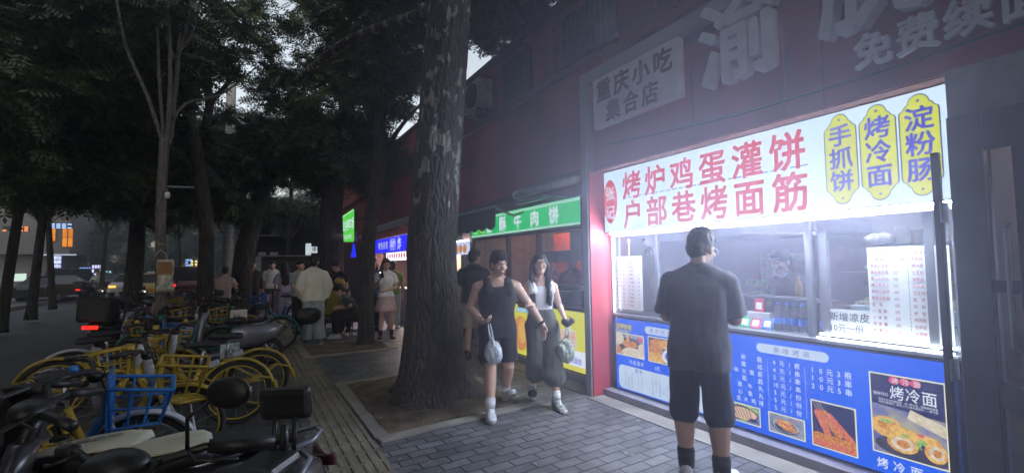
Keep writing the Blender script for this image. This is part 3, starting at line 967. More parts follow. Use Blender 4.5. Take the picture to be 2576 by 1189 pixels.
# ---------------------------------------------------------------- paper menus and notes on the glass
PAPER = mat('paper', (.82, .84, .80), .6, var=.06, scale=3)
def tlpaper(name, strength, a, b_):
    """thin paper that lets the lamp behind it shine through"""
    m = mat(name, a, .6, var=.05)
    return m
PRINT_R = mat('print_red', (.5, .06, .07), .6)
PRINT_K = mat('print_black', (.05, .05, .06), .6)
MENU = [('绝味大面筋', '5元'), ('小 面 筋', '10元3串'), ('黄金大鸡排', '5元'), ('黄金鱼豆腐', '5元'), ('爆汁牛肉丸', '5元'), ('爆汁鱼肉丸', '5元'), ('美味豆腐节', '4元'), ('脆皮淀粉肠', '4元'), ('豆  浆', '3元'), ('八 宝 粥', '3元'), ('小 米 粥', '3元'), ('燕 麦 粥', '3元'), ('矿 泉 水', '2元')]
MENU2 = [('鸡蛋灌饼', '6元'), ('手抓饼', '7元'), ('烤冷面', '7元'), ('土豆丝', '2元'), ('海带丝', '2元'), ('脱鸡蛋', '2元'), ('卫龙辣条', '2元'), ('里  脊', '3元'), ('鸡  柳', '3元'), ('烤  肠', '3元'), ('鸡肉肠', '3元'), ('王中王', '3元'), ('大鸡排', '5元')]
def papermenu(label, u0, u1, v0, v1, x):
    t = thing('paper_menu', label, 'menu', (x, -(u0 + u1) / 2, v0))
    mb = MB(); mb.box((x, -u1, v0), (x + .003, -u0, v1)); part('sheet', mb, PAPER, t, True)
    w_ = u1 - u0; h = (v1 - v0) / 14.2
    g = facade(x - .002)
    mb = MB()
    for i, ((a, p), (a2, p2)) in enumerate(zip(MENU, MENU2)):
        v = v1 - h * (i + 1.2)
        mb.text(a, g, u0 + w_ * .035, v, h * .58, w_ * .048 / (h * .58), None, .01); mb.text(p, g, u0 + w_ * .33, v, h * .56, w_ * .045 / (h * .58), None, .01)
        mb.text(a2, g, u0 + w_ * .56, v, h * .58, w_ * .048 / (h * .58), None, .01); mb.text(p2, g, u0 + w_ * .86, v, h * .56, w_ * .045 / (h * .58), None, .01)
    part('print', mb, PRINT_R, t, True, fix=False)
    mb = MB()
    for q in range(26): mb.sheet([(u0 + w_ * .515, v0 + (v1 - v0) * (q + .1) / 26), (u0 + w_ * .522, v0 + (v1 - v0) * (q + .1) / 26), (u0 + w_ * .522, v0 + (v1 - v0) * (q + .7) / 26), (u0 + w_ * .515, v0 + (v1 - v0) * (q + .7) / 26)], g)
    part('fold_line', mb, PRINT_K, t, True, fix=False)
    return t
papermenu('narrow paper price list taped inside the left stall window', -4.545, -4.065, 1.035, 1.668, 3.955)
papermenu('large paper price list with red print covering the right stall window', -1.784, -1.318, 1.03, 1.68, 3.945)
t = thing('paper_note', 'white paper note with two lines of large dark characters left of the large price list', 'note', (3.952, 1.93, 1.04))
mb = MB(); mb.box((3.952, 1.787, 1.035), (3.955, 2.078, 1.218)); part('sheet', mb, PAPER, t, True)
mb = MB(); g = facade(3.950); mb.text('新增凉皮', g, -2.07, 1.128, .07, .95, .07, .006); mb.text('10元一份', g, -2.07, 1.045, .066, .9, None, .006); part('print', mb, PRINT_K, t, True, fix=False)
# ================================================================ THINGS ON THE STALL COUNTER
PET = glassmat('clear_plastic', (.80, .88, .95), .72)
PETL = mat('bottle_label_blue', (.03, .16, .6), .4, var=.2, scale=30)
PETC = mat('bottle_cap_blue', (.04, .2, .7), .4)
def bottle(x, y, z, label):
    t = thing('water_bottle', label, 'bottle', (x, y, z), 0, 'water bottles on the stall counter')
    mb = MB(); mb.lathe([(.030, 0), (.033, .01), (.032, .05), (.034, .06), (.034, .12), (.032, .13), (.033, .16), (.026, .195), (.014, .218), (.013, .232)], (0, 0, 0), 16); part('body', mb, PET, t, smooth=True)
    mb = MB(); mb.lathe([(.0345, .062), (.0345, .118)], (0, 0, 0), 16, cap=False); part('label_wrap', mb, PETL, t, smooth=True)
    mb = MB(); mb.lathe([(.015, .226), (.015, .247)], (0, 0, 0), 12); part('cap', mb, PETC, t)
    return t
for y, lb in ((2.535, 'clear water bottle with blue cap, leftmost of its row on the counter'), (2.462, 'clear water bottle with blue cap, second from left in its row'), (2.395, 'clear water bottle with blue cap, third in its row beside the cards'), (2.325, 'clear water bottle half hidden behind the window post'), (2.155, 'lone clear water bottle between the two window posts')):
    bottle(4.05, y, .986, lb)
def card(y, z, w_, h, mt, label, lean=.3, x=4.02):
    t = thing('payment_card', label, 'card stand', (x, y, z), 0, 'payment cards on the counter')
    q = Euler((0, lean, 0)).to_matrix()
    mb = MB(); mb.box((0, -w_ / 2, 0), (.006, w_ / 2, h)); mb.v = [tuple(q @ Vector(p)) for p in mb.v]; part('board', mb, mt, t)
    mb = MB(); mb.box((-.002, -w_ * .3, h * .2), (-.0005, w_ * .3, h * .7)); mb.v = [tuple(q @ Vector(p)) for p in mb.v]; part('white_square', mb, mat('card_white', (.75, .75, .78), .5), t)
card(2.745, 1.128, .095, .125, mat('card_red', (.5, .02, .07), .45), 'upright red payment card standing on the box behind the others', .12, 4.09)
card(2.855, .990, .10, .105, mat('card_green', (.05, .4, .18), .45), 'green edged payment card lying at a slant by the waiting customer', .45)
card(2.745, .990, .10, .108, mat('card_crimson', (.5, .05, .12), .45), 'crimson payment card leaning in the middle of the three slanted cards', .45)
card(2.635, .990, .10, .11, mat('card_blue', (.06, .16, .5), .45), 'blue payment card leaning beside the water bottles', .45)
mb = MB(); mb.box((4.06, 2.62, .987), (4.112, 2.85, 1.1275)); solo('card_box', mb, mat('box_white', (.5, .5, .52), .5), 'small pale box on the counter carrying the upright red card', 'box', bevel=.004)
part('glass_shelf', (lambda m_: (m_.box((4.13, 2.25, 1.235), (4.48, 3.31, 1.247)), m_)[1])(MB()), MIDM, st, True)
SALAD = mat('salad', (.35, .42, .22), .7, var=.6, scale=60)
for i, (z, lb) in enumerate(((1.248, 'clear food tub of shredded vegetables, lower one of the stacked pair'), (1.338, 'clear food tub of green vegetables, upper one of the stacked pair'))):
    t = thing('food_tub', lb, 'food container', (4.25, 2.86, z))
    mb = MB()
    rr = []
    for h, e in ((0, -.012), (.078, .0)): rr.append([(-.08 - e, -.135 - e, h), (.08 + e, -.135 - e, h), (.08 + e, .135 + e, h), (-.08 - e, .135 + e, h)])
    mb.rings(rr); part('tub', mb, glassmat('tub_plastic', (.82, .88, .88), .7), t)
    mb = MB(); mb.box((-.086, -.142, .078), (.086, .142, .086)); part('lid', mb, glassmat('tub_plastic', (.82, .88, .88), .7), t, bevel=.003)
    mb = MB()
    r2 = random.Random(i)
    for q in range(40): mb.ell((r2.uniform(-.055, .055), r2.uniform(-.105, .105), r2.uniform(.012, .062)), (r2.uniform(.01, .02), r2.uniform(.015, .03), .01), 6, 4, (r2.uniform(0, 3), 0, r2.uniform(0, 3)))
    part('filling', mb, SALAD, t, smooth=True)
# shelves of the right window
t = thing('ingredient_tray', 'long pale tray of skewers and bags behind the right stall window', 'tray', (4.35, 1.75, 1.13))
mb = MB(); mb.box((4.2, 1.34, 1.13), (4.52, 2.04, 1.235)); part('tray', mb, mat('tray_plastic', (.55, .66, .72), .45), t, True, bevel=.01)
mb = MB(); r2 = random.Random(4)
for q in range(60): mb.ell((r2.uniform(4.23, 4.5), r2.uniform(1.38, 2.0), 1.235 + r2.uniform(0, .05)), (r2.uniform(.015, .04), r2.uniform(.02, .05), r2.uniform(.01, .03)), 6, 5, (r2.uniform(0, 3), r2.uniform(0, 3), 0))
part('contents', mb, mat('tray_food', (.6, .55, .42), .6, var=.5, scale=25), t, True, smooth=True)
mb = MB()
mb.box((4.2, 1.31, .987), (4.52, 2.05, 1.128)); solo('steel_cabinet', mb, MIDM, 'low steel cabinet under the pale tray behind the right window', 'cabinet', bevel=.006)
part('rear_shelf', (lambda m_: (m_.box((4.55, 1.25, 1.70), (4.9, 2.3, 1.715)), m_.box((4.55, 1.25, 1.47), (4.9, 2.3, 1.485)), m_)[1])(MB()), MIDM, st, True)
for i, (y, n, lb) in enumerate(((1.86, 9, 'tall stack of white plastic bowls on the top shelf, left one'), (1.74, 7, 'stack of white plastic bowls on the top shelf beside the tall stack'), (1.62, 8, 'stack of white plastic bowls on the top shelf, right one'))):
    mb = MB()
    for q in range(n): mb.lathe([(.035, q * .016), (.055, q * .016 + .012), (.055, q * .016 + .0145)], (4.7, y, 1.716), 18)
    solo('bowl_stack', mb, mat('bowl_plastic', (.7, .72, .74), .4), lb, 'bowls', 'bowl stacks on the stall shelf', smooth=False)
def bagmesh(c, r, seed, vox=.012):
    mb = MB(); r2 = random.Random(seed)
    mb.ell(c, r, 14, 10)
    for q in range(6): mb.ell((c[0] + r2.uniform(-.5, .5) * r[0], c[1] + r2.uniform(-.5, .5) * r[1], c[2] + r2.uniform(-.3, .5) * r[2]), (r[0] * .6, r[1] * .6, r[2] * .6), 10, 8)
    return remesh(mb, vox, 2, .012, 22, seed)
BAGW = mat('bag_film', (.6, .62, .66), .3, var=.25, scale=20, bump=.6, bscale=40)
def bagobj(c, r, seed, label, m=BAGW, cat='bag', name='plastic_bag', vox=.012):
    me = bagmesh((0, 0, r[2]), r, seed, vox)
    o = link(name, me, m); o.location = c
    return tag(o, label, cat)
bagobj((4.7, 2.02, 1.716), (.07, .11, .05), 3, 'crumpled clear bag lying on the stall shelf beside the bowls')
bagobj((4.7, 1.46, 1.716), (.07, .06, .06), 5, 'white bag of rolls at the right end of the stall shelf')
bagobj((4.7, 1.98, 1.486), (.1, .15, .05), 8, 'pale bag of noodles on the lower shelf behind the right window')

# pots, sauce bottles and boxes on the rear worktop
for i, (y, r_, h_, lb) in enumerate(((3.75, .17, .26, 'tall steel stock pot on the rear worktop behind the narrow price list'), (4.15, .14, .18, 'low steel pot on the rear worktop in the far corner of the stall'), (2.5, .13, .2, 'steel pot on the rear worktop right of the stall worker'))):
    t = thing('steel_pot', lb, 'pot', (5.3, y, .9))
    mb = MB(); mb.lathe([(r_ * .96, 0), (r_, .02), (r_, h_), (r_ * 1.06, h_ + .008), (r_ * .9, h_ + .02), (.03, h_ + .05), (.02, h_ + .08)], (0, 0, 0), 24); part('body', mb, MIDM, t, smooth=True)
    for sg in (-1, 1):
        mb = MB(); mb.tube([(-.03, sg * r_, h_ * .8), (-.03, sg * (r_ + .04), h_ * .82), (.03, sg * (r_ + .04), h_ * .82), (.03, sg * r_, h_ * .8)], .008, 6); part('handle', mb, BLACK, t)
for i, (y, cc, lb) in enumerate(((2.95, (.5, .05, .03), 'red sauce bottle on the stall shelf behind the food tubs'), (2.55, (.55, .35, .05), 'mustard sauce bottle on the stall shelf behind the water bottles'), (2.42, (.06, .03, .02), 'dark sauce bottle on the stall shelf behind the water bottles'))):
    mb = MB(); mb.lathe([(.03, 0), (.032, .1), (.028, .13), (.010, .16), (.008, .20)], (4.4, y, 1.248), 14)
    solo('sauce_bottle', mb, mat('sauce_%d' % i, cc, .3), lb, 'bottle', 'sauce bottles in the stall', smooth=True)
mb = MB(); mb.box((4.62, 1.4, 1.4855), (4.88, 1.75, 1.66)); solo('carton', mb, mat('carton', (.32, .22, .13), .8, var=.2), 'brown carton on the lower rear shelf behind the large price list', 'box', bevel=.004)
mb = MB()
mb.box((5.735, 3.2, 1.25), (5.748, 3.8, 1.68)); mb.box((5.73, 3.24, 1.3), (5.7345, 3.5, 1.62))
o = solo('wall_notice', mb, mat('notice_wall', (.6, .58, .5), .6, var=.3, scale=12), 'pale notice board pinned on the rear wall of the stall', 'notice')
# ================================================================ BEEF PIE SHOP
sh = thing('pie_shop', 'beef pie shop front with dark frames and orange lit kitchen', 'shop front', (3.95, 6.9, 0))
mb = MB()
for y in (5.0, 6.28, 7.28, 8.74): mb.box((3.94, y - .035, .96), (4.0, y + .035, 2.08))
mb.box((3.94, 4.76, .94), (4.0, 8.774, .962)); mb.box((3.93, 4.76, 2.06), (4.01, 8.774, 2.51))
part('shop_frame', mb, mat('shop_frame', (.05, .06, .065), .45, .3), sh, True)
mb = MB(); mb.box((3.97, 4.76, .10), (4.02, 8.774, .94)); part('counter_front', mb, mat('counter_grey', (.23, .21, .20), .6, var=.12, scale=2), sh, True)
mb = MB(); mb.box((3.90, 4.76, .004), (4.02, 12, .098)); part('step', mb, CONC, sh, True)
mb = MB(); mb.box((6.4, 4.74, 0), (6.45, 8.77, 2.6)); mb.box((4.03, 4.735, 0), (6.4, 4.758, 2.6)); mb.box((4.03, 8.75, 0), (6.4, 8.775, 2.6)); mb.box((4.03, 4.76, 2.52), (6.4, 8.745, 2.56)); mb.box((4.03, 4.76, .9), (4.5, 8.745, .939))
part('interior_wall', mb, brickmat('pie_tiles', (.42, .41, .40), (.36, .35, .34), (.18, .18, .18), .3, .2, 0, .4, .3), sh, True)
mb = MB(); mb.box((4.4, 5.25, 1.62), (5.4, 7.1, 1.8)); mb.box((4.5, 5.4, 1.8), (5.3, 6.2, 2.2)); part('extractor_hood', mb, mat('hood_steel', (.22, .23, .25), .35, .7), sh, True, bevel=.01)
mb = MB(); mb.box((4.3, 4.78, 1.38), (4.7, 5.6, 1.40)); part('wall_shelf', mb, MIDM, sh, True)
mb = MB(); mb.box((4.25, 5.0, .9395), (4.75, 5.6, 1.2)); mb.box((4.3, 5.05, 1.2), (4.7, 5.55, 1.215)); solo('griddle', mb, DARKM, 'dark griddle on the beef pie counter behind the smiling woman', 'griddle', bevel=.01)
mb = MB(); mb.box((4.4, 6.1, .9395), (4.9, 6.9, 1.15)); mb.lathe([(.2, 1.15), (.22, 1.2), (.2, 1.24), (.02, 1.27)], (4.65, 6.5, 0), 20); solo('pie_oven', mb, DARKM, 'dark round topped pie oven on the beef pie counter in the orange light', 'oven', bevel=.01)
mb = MB(); mb.box((5.0, 5.0, 2.49), (5.06, 6.0, 2.515)); part('ceiling_lamp', mb, emat('pie_tube', (1, .95, .88), 90., sample=True), sh, True)
mb = MB(); mb.box((5.6, 7.25, .94), (5.65, 8.3, 2.2)); part('orange_wall_panel', mb, mat('orange_panel', (.75, .2, .08), .6), sh, True)
mb = MB(); mb.box((5.2, 7.3, 2.40), (5.25, 8.2, 2.44)); part('heat_lamp', mb, emat('heat_lamp', (1, .4, .16), 26., sample=True), sh, True)
mb = MB()
for q in range(3): mb.box((4.20, 6.36 + q * .05, 1.39), (4.205, 6.375 + q * .05, 1.45))
part('red_display', mb, emat('red_display', (1, .12, .05), 4.), sh, True)
mb = MB(); mb.box((4.1, 5.02, 2.0), (4.2, 5.12, 2.055)); part('square_lamp', mb, emat('square_lamp', (.9, 1, .9), 3.), sh, True)
mb = MB(); mb.quad((3.955, 7.32, .97), (3.955, 8.7, .97), (3.955, 8.7, 2.05), (3.955, 7.32, 2.05)); part('glass_pane', mb, glassmat('window_glass', (.86, .9, .92), .88), sh, True)
t = thing('hanging_poster', 'small violet and red hanging poster inside the beef pie shop', 'poster', (4.05, 5.12, 1.5))
mb = MB(); mb.box((4.05, 4.98, 1.48), (4.06, 5.30, 1.97)); part('sheet', mb, mat('violet_poster', (.14, .06, .12), .6, var=.4, scale=7), t, True)
mb = MB(); mb.sheet(disc(-5.10, 1.85, .07), facade(4.047)); part('round_print', mb, emat('round_print', (.55, .35, .6), .7), t, True, fix=False)
# green sign
GRN_E = emat('lit_green', (.006, .50, .135), 1.25, (.006, .42, .10), 2., sample=True)
s = thing('lightbox_sign', 'glowing green lightbox with white characters between double white lines', 'sign', (3.85, 6.6, 2.1))
mb = MB(); mb.box((3.803, 4.98, 2.092), (3.92, 8.47, 2.478)); part('casing', mb, SIGNB, s, True)
mb = MB(); mb.sheet([(-8.45, 2.10), (-4.99, 2.10), (-4.99, 2.47), (-8.45, 2.47)], facade(3.80)); part('lit_face', mb, GRN_E, s, True, fix=False)
g = facade(3.797)
mb = MB()
for i, ch in enumerate('香酥牛肉饼'): mb.text(ch, g, -7.80 + i * .515, 2.15, .26, 1., bold=.03)
for v in (2.448, 2.428, 2.128, 2.110): mb.sheet([(-8.45, v - .004), (-4.99, v - .004), (-4.99, v + .005), (-8.45, v + .005)], g)
part('white_lettering', mb, WTXT_E, s, True, fix=False)
mb = MB(); mb.text('名吃', g, -8.38, 2.15, .21, .95, .27, .015); part('yellow_lettering', mb, YEL_E, s, True, fix=False)
# yellow posters under the counter
YELP = emat('lit_poster_yellow', (.72, .74, .05), .95, (.80, .68, .06), 1.5, sample=True)
s = thing('counter_poster', 'yellow lit poster with white outlined characters under the beef pie counter', 'poster', (3.95, 5.6, .1))
mb = MB(); mb.box((3.952, 5.10, .11), (3.968, 6.06, .935)); part('backing', mb, SIGNB, s, True)
mb = MB(); mb.sheet([(-6.05, .12), (-5.115, .12), (-5.115, .93), (-6.05, .93)], facade(3.95)); part('lit_face', mb, YELP, s, True, fix=False)
mb = MB(); mb.sheet([(-6.05, .19), (-5.115, .19), (-5.115, .40), (-6.05, .40)], facade(3.9485)); mb.sheet(disc(-5.50, .70, .045, .07), facade(3.9485)); mb.text('炫蛋堡', facade(3.9485), -5.93, .44, .22, .85, .2, .09); part('white_print', mb, WTXT_E, s, True, fix=False)
mb = MB(); mb.text('没啥事 只想炫蛋堡', facade(3.947), -5.98, .22, .085, 1.05, None, .01); mb.text('开胃!', facade(3.947), -5.98, .31, .075, 1, None, .01); part('blue_print', mb, INK_E, s, True, fix=False)
mb = MB(); mb.text('炫蛋堡', facade(3.947), -5.93, .44, .22, .85, .2, .015); part('red_print', mb, emat('lit_burger_red', (.75, .3, .08), 1.), s, True, fix=False)
s = thing('counter_poster', 'yellow lit poster with large orange fried food picture seen between the walking couple', 'poster', (3.95, 6.6, .1))
mb = MB(); mb.box((3.952, 6.075, .11), (3.968, 7.25, .935)); part('backing', mb, SIGNB, s, True)
mb = MB(); mb.sheet([(-7.24, .12), (-6.085, .12), (-6.085, .93), (-7.24, .93)], facade(3.95)); part('lit_face', mb, YELP, s, True, fix=False)
mb = MB(); mb.sheet(disc(-6.85, .46, .24, .28), facade(3.9485)); mb.sheet(disc(-6.5, .35, .2, .2), facade(3.9485)); part('food_print', mb, ORAN_E, s, True, fix=False)
mb = MB(); mb.sheet(disc(-6.8, .5, .13, .2), facade(3.947)); mb.sheet(disc(-6.47, .38, .12, .12), facade(3.947)); part('food_highlight', mb, GOLD_E, s, True, fix=False)
mb = MB(); mb.sheet(rrect(-7.0, .80, -6.6, .88, .04), facade(3.947)); part('blue_label', mb, emat('lit_label_blue', (.2, .5, .6), 1.), s, True, fix=False)
mb = MB(); mb.text('好吃就是', facade(3.945), -6.96, .805, .065, 1.1, None, .01); part('white_print', mb, WTXT_E, s, True, fix=False)
# small lit banner and price list beyond
s = thing('banner_lamp', 'small glowing pale banner with orange food print beside the big trunk', 'sign', (3.93, 9.35, 1.8))
mb = MB(); mb.box((3.92, 8.86, 1.80), (3.945, 9.9, 2.07)); part('lit_face', mb, emat('lit_banner', (.50, .60, 1.), 1.1, (.65, .75, 1.), 2., sample=True), s, True)
mb = MB()
for q in range(3): mb.sheet(disc(-9.5 + q * .22, 1.92, .1, .09), facade(3.917))
part('food_print', mb, ORAN_E, s, True, fix=False)
mb = MB(); mb.box((3.90, 8.88, 2.075), (3.93, 9.9, 2.09)); part('tube', mb, emat('banner_tube', (.9, .95, 1.), 40., sample=True), s, True)
s = thing('kiosk', 'small food kiosk with pale lit interior between the big trunk and the beef pie shop', 'kiosk', (3.98, 9.8, 0))
mb = MB(); mb.box((3.95, 9.31, 0), (4.0, 11.25, .92)); part('counter_front', mb, mat('counter_grey', (.23, .21, .20), .6, var=.12, scale=2), s, True)
mb = MB(); mb.box((5.1, 9.31, 0), (5.15, 11.28, 2.5)); part('interior_wall', mb, mat('kiosk_wall', (.5, .5, .45), .6), s, True)
mb = MB(); mb.box((4.4, 9.4, 2.40), (4.45, 11.1, 2.43)); part('ceiling_lamp', mb, emat('kiosk_tube', (1., 1., .9), 80., sample=True), s, True)
mb = MB(); mb.box((3.95, 9.30, .92), (3.99, 9.34, 2.5)); mb.box((3.95, 9.31, 2.1), (4.3, 11.28, 2.51)); part('frame', mb, DARKM, s, True)
papermenu('narrow red printed price list hanging in the kiosk window beside the trunk', -9.28 + .02, -8.80, 1.05, 1.78, 3.93)

# awnings
def awning(label, y0, y1, x_out, z_out, z_in, val, m, mv):
    t = thing('awning', label, 'awning', (3.95, (y0 + y1) / 2, z_in))
    mb = MB()
    n = 40
    sec = [(4.0, z_in), (3.8, z_in - .03), ((4 + x_out) / 2, (z_in + z_out) / 2 - .03), (x_out, z_out)]
    rr = [[(x, y0 + (y1 - y0) * i / n, z) for i in range(n + 1)] for x, z in sec]
    for a, b_ in zip(rr, rr[1:]):
        o = len(mb.v); mb.v += a + b_; k = n + 1
        fs = [(o + i, o + i + 1, o + k + i + 1, o + k + i) for i in range(n)]
        mb.f += fs; mb.mi += [0] * n
    oc = part('canopy', mb, m, t, True, smooth=True, fix=False)
    so_ = oc.modifiers.new('solid', 'SOLIDIFY'); so_.thickness = .008
    mb = MB()
    k = 8 * 12
    top = [(x_out, y0 + (y1 - y0) * i / k, z_out) for i in range(k + 1)]
    bot = [(x_out - .01, y0 + (y1 - y0) * i / k, z_out - val + .045 * abs(sin(pi * i / 12.)) * -1 + .04) for i in range(k + 1)]
    mb.v = top + bot; mb.f = [(i, i + 1, k + 2 + i, k + 1 + i) for i in range(k)]; mb.mi = [0] * k
    ov = part('valance', mb, mv, t, True, fix=False)
    so_ = ov.modifiers.new('solid', 'SOLIDIFY'); so_.thickness = .006
    mb = MB(); mb.tube([(x_out, y0, z_out), (x_out, y1, z_out)], .022, 8)
    for y in (y0 + .1, y1 - .1): mb.tube([(x_out, y, z_out), ((4 + x_out) / 2, y, z_out - .12), (3.98, y, z_in - .25)], .016, 6)
    part('folding_arm', mb, MIDM, t, True)
    return t
AWN = mat('awning_cloth', (.065, .075, .075), .8, var=.15, scale=3)
awning('dark scalloped awning dropping in front of the green sign beside the big trunk', 6.35, 8.7, 3.25, 2.46, 2.74, .34, AWN, AWN)
awning('grey awning sloping down above the blue fried food sign', 11.2, 16.5, 3.2, 2.55, 2.95, .06, mat('awning_pale', (.35, .35, .38), .7), AWN)
t = thing('awning_cassette', 'rolled awning with pale round end cap and folding arm above the green sign', 'awning', (3.6, 5.6, 2.5))
mb = MB(); mb.tube([(3.60, 6.28, 2.64), (3.60, 4.78, 2.64)], .05, 14); part('roll', mb, mat('awning_roll', (.5, .52, .52), .6), t, True, smooth=True)
mb = MB(); mb.tube([(3.60, 6.34, 2.64), (3.60, 6.28, 2.64)], .065, 16); part('end_cap', mb, mat('cap_white', (.7, .72, .72), .5), t, True)
mb = MB(); mb.box((3.57, 5.5, 2.49), (3.63, 6.3, 2.545)); mb.box((3.58, 6.2, 2.54), (3.62, 6.24, 2.64)); mb.box((3.60, 4.77, 2.70), (3.98, 6.3, 2.72)); mb.box((3.60, 5.4, 2.5), (3.95, 5.45, 2.53)); part('folding_arm', mb, MIDM, t, True)
mb = MB()
mb.v = [(3.60, 4.78, 2.68), (3.60, 6.28, 2.68), (3.98, 6.28, 2.86), (3.98, 4.78, 2.86)]; mb.f = [(0, 1, 2, 3)]; mb.mi = [0]
o = part('cloth', mb, mat('awning_cloth2', (.16, .19, .20), .8), t, True, fix=False); o.modifiers.new('solid', 'SOLIDIFY').thickness = .01

# ================================================================ FRIED FOOD SHOP (blue sign)
sh = thing('fried_food_shop', 'fried food shop under the blue sign with warm lit serving window', 'shop front', (3.95, 14.2, 0))
mb = MB(); mb.box((3.95, 12.2, 0), (4.0, 17.3, .9)); part('counter_front', mb, mat('fry_counter', (.3, .25, .3), .6), sh, True)
mb = MB(); mb.box((5.6, 12.2, 0), (5.65, 17.3, 2.5)); mb.box((4, 12.2, 2.5), (5.6, 17.3, 2.515)); part('interior_wall', mb, mat('fry_wall', (.7, .5, .35), .6, var=.3, scale=2), sh, True)
mb = MB(); mb.box((4.6, 12.4, 2.42), (4.66, 17.0, 2.46)); part('ceiling_lamp', mb, emat('fry_tube', (1., .85, .8), 140., sample=True), sh, True)
mb = MB(); mb.box((3.93, 12.2, .901), (4.3, 17.3, .93)); part('counter_top', mb, MIDM, sh, True)
s = thing('lightbox_sign', 'glowing deep blue lightbox with yellow and white characters and three white rings', 'sign', (3.7, 14.4, 2.0))
BLUE2 = emat('lit_deep_blue', (.018, .018, .85), 1.7, (.02, .02, .72), 2., sample=True)
mb = MB(); mb.box((3.703, 12.35, 1.985), (3.82, 16.25, 2.425)); part('casing', mb, SIGNB, s, True)
mb = MB(); mb.sheet([(-16.24, 1.99), (-12.36, 1.99), (-12.36, 2.42), (-16.24, 2.42)], facade(3.70)); part('lit_face', mb, BLUE2, s, True, fix=False)
g = facade(3.697)
mb = MB(); mb.text('炸', g, -13.3, 2.02, .37, 1., bold=.02); mb.text('腐皮炸', g, -14.08, 2.11, .22, .9, .19, .01); mb.text('号', g, -16.22, 2.06, .26, .9, bold=.01)
for q in range(3):
    rg_ = []
    for i in range(25): pass
    u, v = -13.99 + q * .19, 2.205
    for i in range(24):
        a, b_ = 2 * pi * i / 24, 2 * pi * (i + 1) / 24
        mb.sheet([(u + .15 * cos(a), v + .17 * sin(a)), (u + .15 * cos(b_), v + .17 * sin(b_)), (u + .135 * cos(b_), v + .155 * sin(b_)), (u + .135 * cos(a), v + .155 * sin(a))], g)
part('white_lettering', mb, WTXT_E, s, True, fix=False)
mb = MB(); mb.text('特色名吃', g, -15.55, 2.09, .25, .95, .31, .01); part('yellow_lettering', mb, YEL_E, s, True, fix=False)
s = thing('menu_strip', 'glowing white strip of red food pictures under the blue sign', 'menu board', (3.8, 13.8, 1.75))
mb = MB(); mb.box((3.82, 12.36, 1.74), (3.86, 15.0, 1.978)); part('lit_face', mb, emat('lit_strip', (.80, .78, 1.), 2.2, sample=True), s, True)
mb = MB()
for q in range(10): mb.sheet(disc(-14.8 + q * .25, 1.88, .085, .08), facade(3.817))
part('food_print', mb, SAUS_E, s, True, fix=False)
mb = MB(); mb.text('招牌炸串美味小吃', facade(3.817), -14.7, 1.745, .055, 1.4, .27); part('lettering', mb, emat('strip_ink', (.4, .05, .25), 1.), s, True, fix=False)
mb = MB(); mb.box((3.66, 16.35, .3), (3.70, 16.55, 1.6)); solo('light_column', mb, emat('violet_lamp', (.12, .10, 1.), 7., (.4, .3, 1.), 3., sample=True), 'thin glowing blue violet light column beside the small tree', 'lamp')
mb = MB(); mb.lathe([(.02, .5), (.10, 0)], (3.3, 17.5, 1.9), 12); solo('blue_pennant', mb, emat('blue_pennant', (.02, .03, .9), 1.2), 'small glowing blue cone left of the small tree', 'lamp')

# ================================================================ PUBLIC PARKING SIGN
s = thing('parking_sign', 'glowing green public parking lightbox with white P on a wall bracket', 'sign', (3.5, 17.0, 2.5))
pg = [(-18.6, 2.62), (-18.4, 2.48), (-15.72, 2.36), (-15.62, 2.5), (-15.62, 3.35), (-15.75, 3.43), (-18.6, 3.36)]
def psg(x): return lambda u, v, w_=0: (x - w_, -u, v)
mb = MB(); mb.prism(pg, psg(2.96), -.12); part('casing', mb, SIGNB, s, True)
mb = MB(); mb.sheet(pg, psg(2.955)); part('lit_face', mb, emat('lit_parking_green', (.10, .50, .06), 1.4, (.05, .42, .05), 1.5, sample=True), s, True, fix=False)
mb = MB(); mb.sheet([(-18.58, 2.62), (-18.40, 2.50), (-17.75, 2.47), (-17.75, 3.2), (-18.58, 3.2)], psg(2.95)); mb.text('公共停车场', psg(2.95), -17.65, 2.78, .40, .95, .40, .02); mb.text('Public parking', psg(2.95), -17.4, 2.48, .25, .9, None, .005); mb.sheet([(-18.55, 3.30), (-15.7, 3.365), (-15.7, 3.385), (-18.55, 3.32)], psg(2.95))
part('white_print', mb, WTXT_E, s, True, fix=False)
mb = MB(); mb.text('P', psg(2.945), -18.45, 2.45, .85, .95, None, .02); part('letter', mb, emat('lit_parking_dark', (.03, .2, .05), 1.), s, True, fix=False)
mb = MB(); mb.box((3.08, 17.0, 2.7), (3.98, 17.05, 2.75)); mb.box((3.08, 16.2, 3.1), (3.98, 16.25, 3.15)); part('bracket', mb, DARKM, s, True)
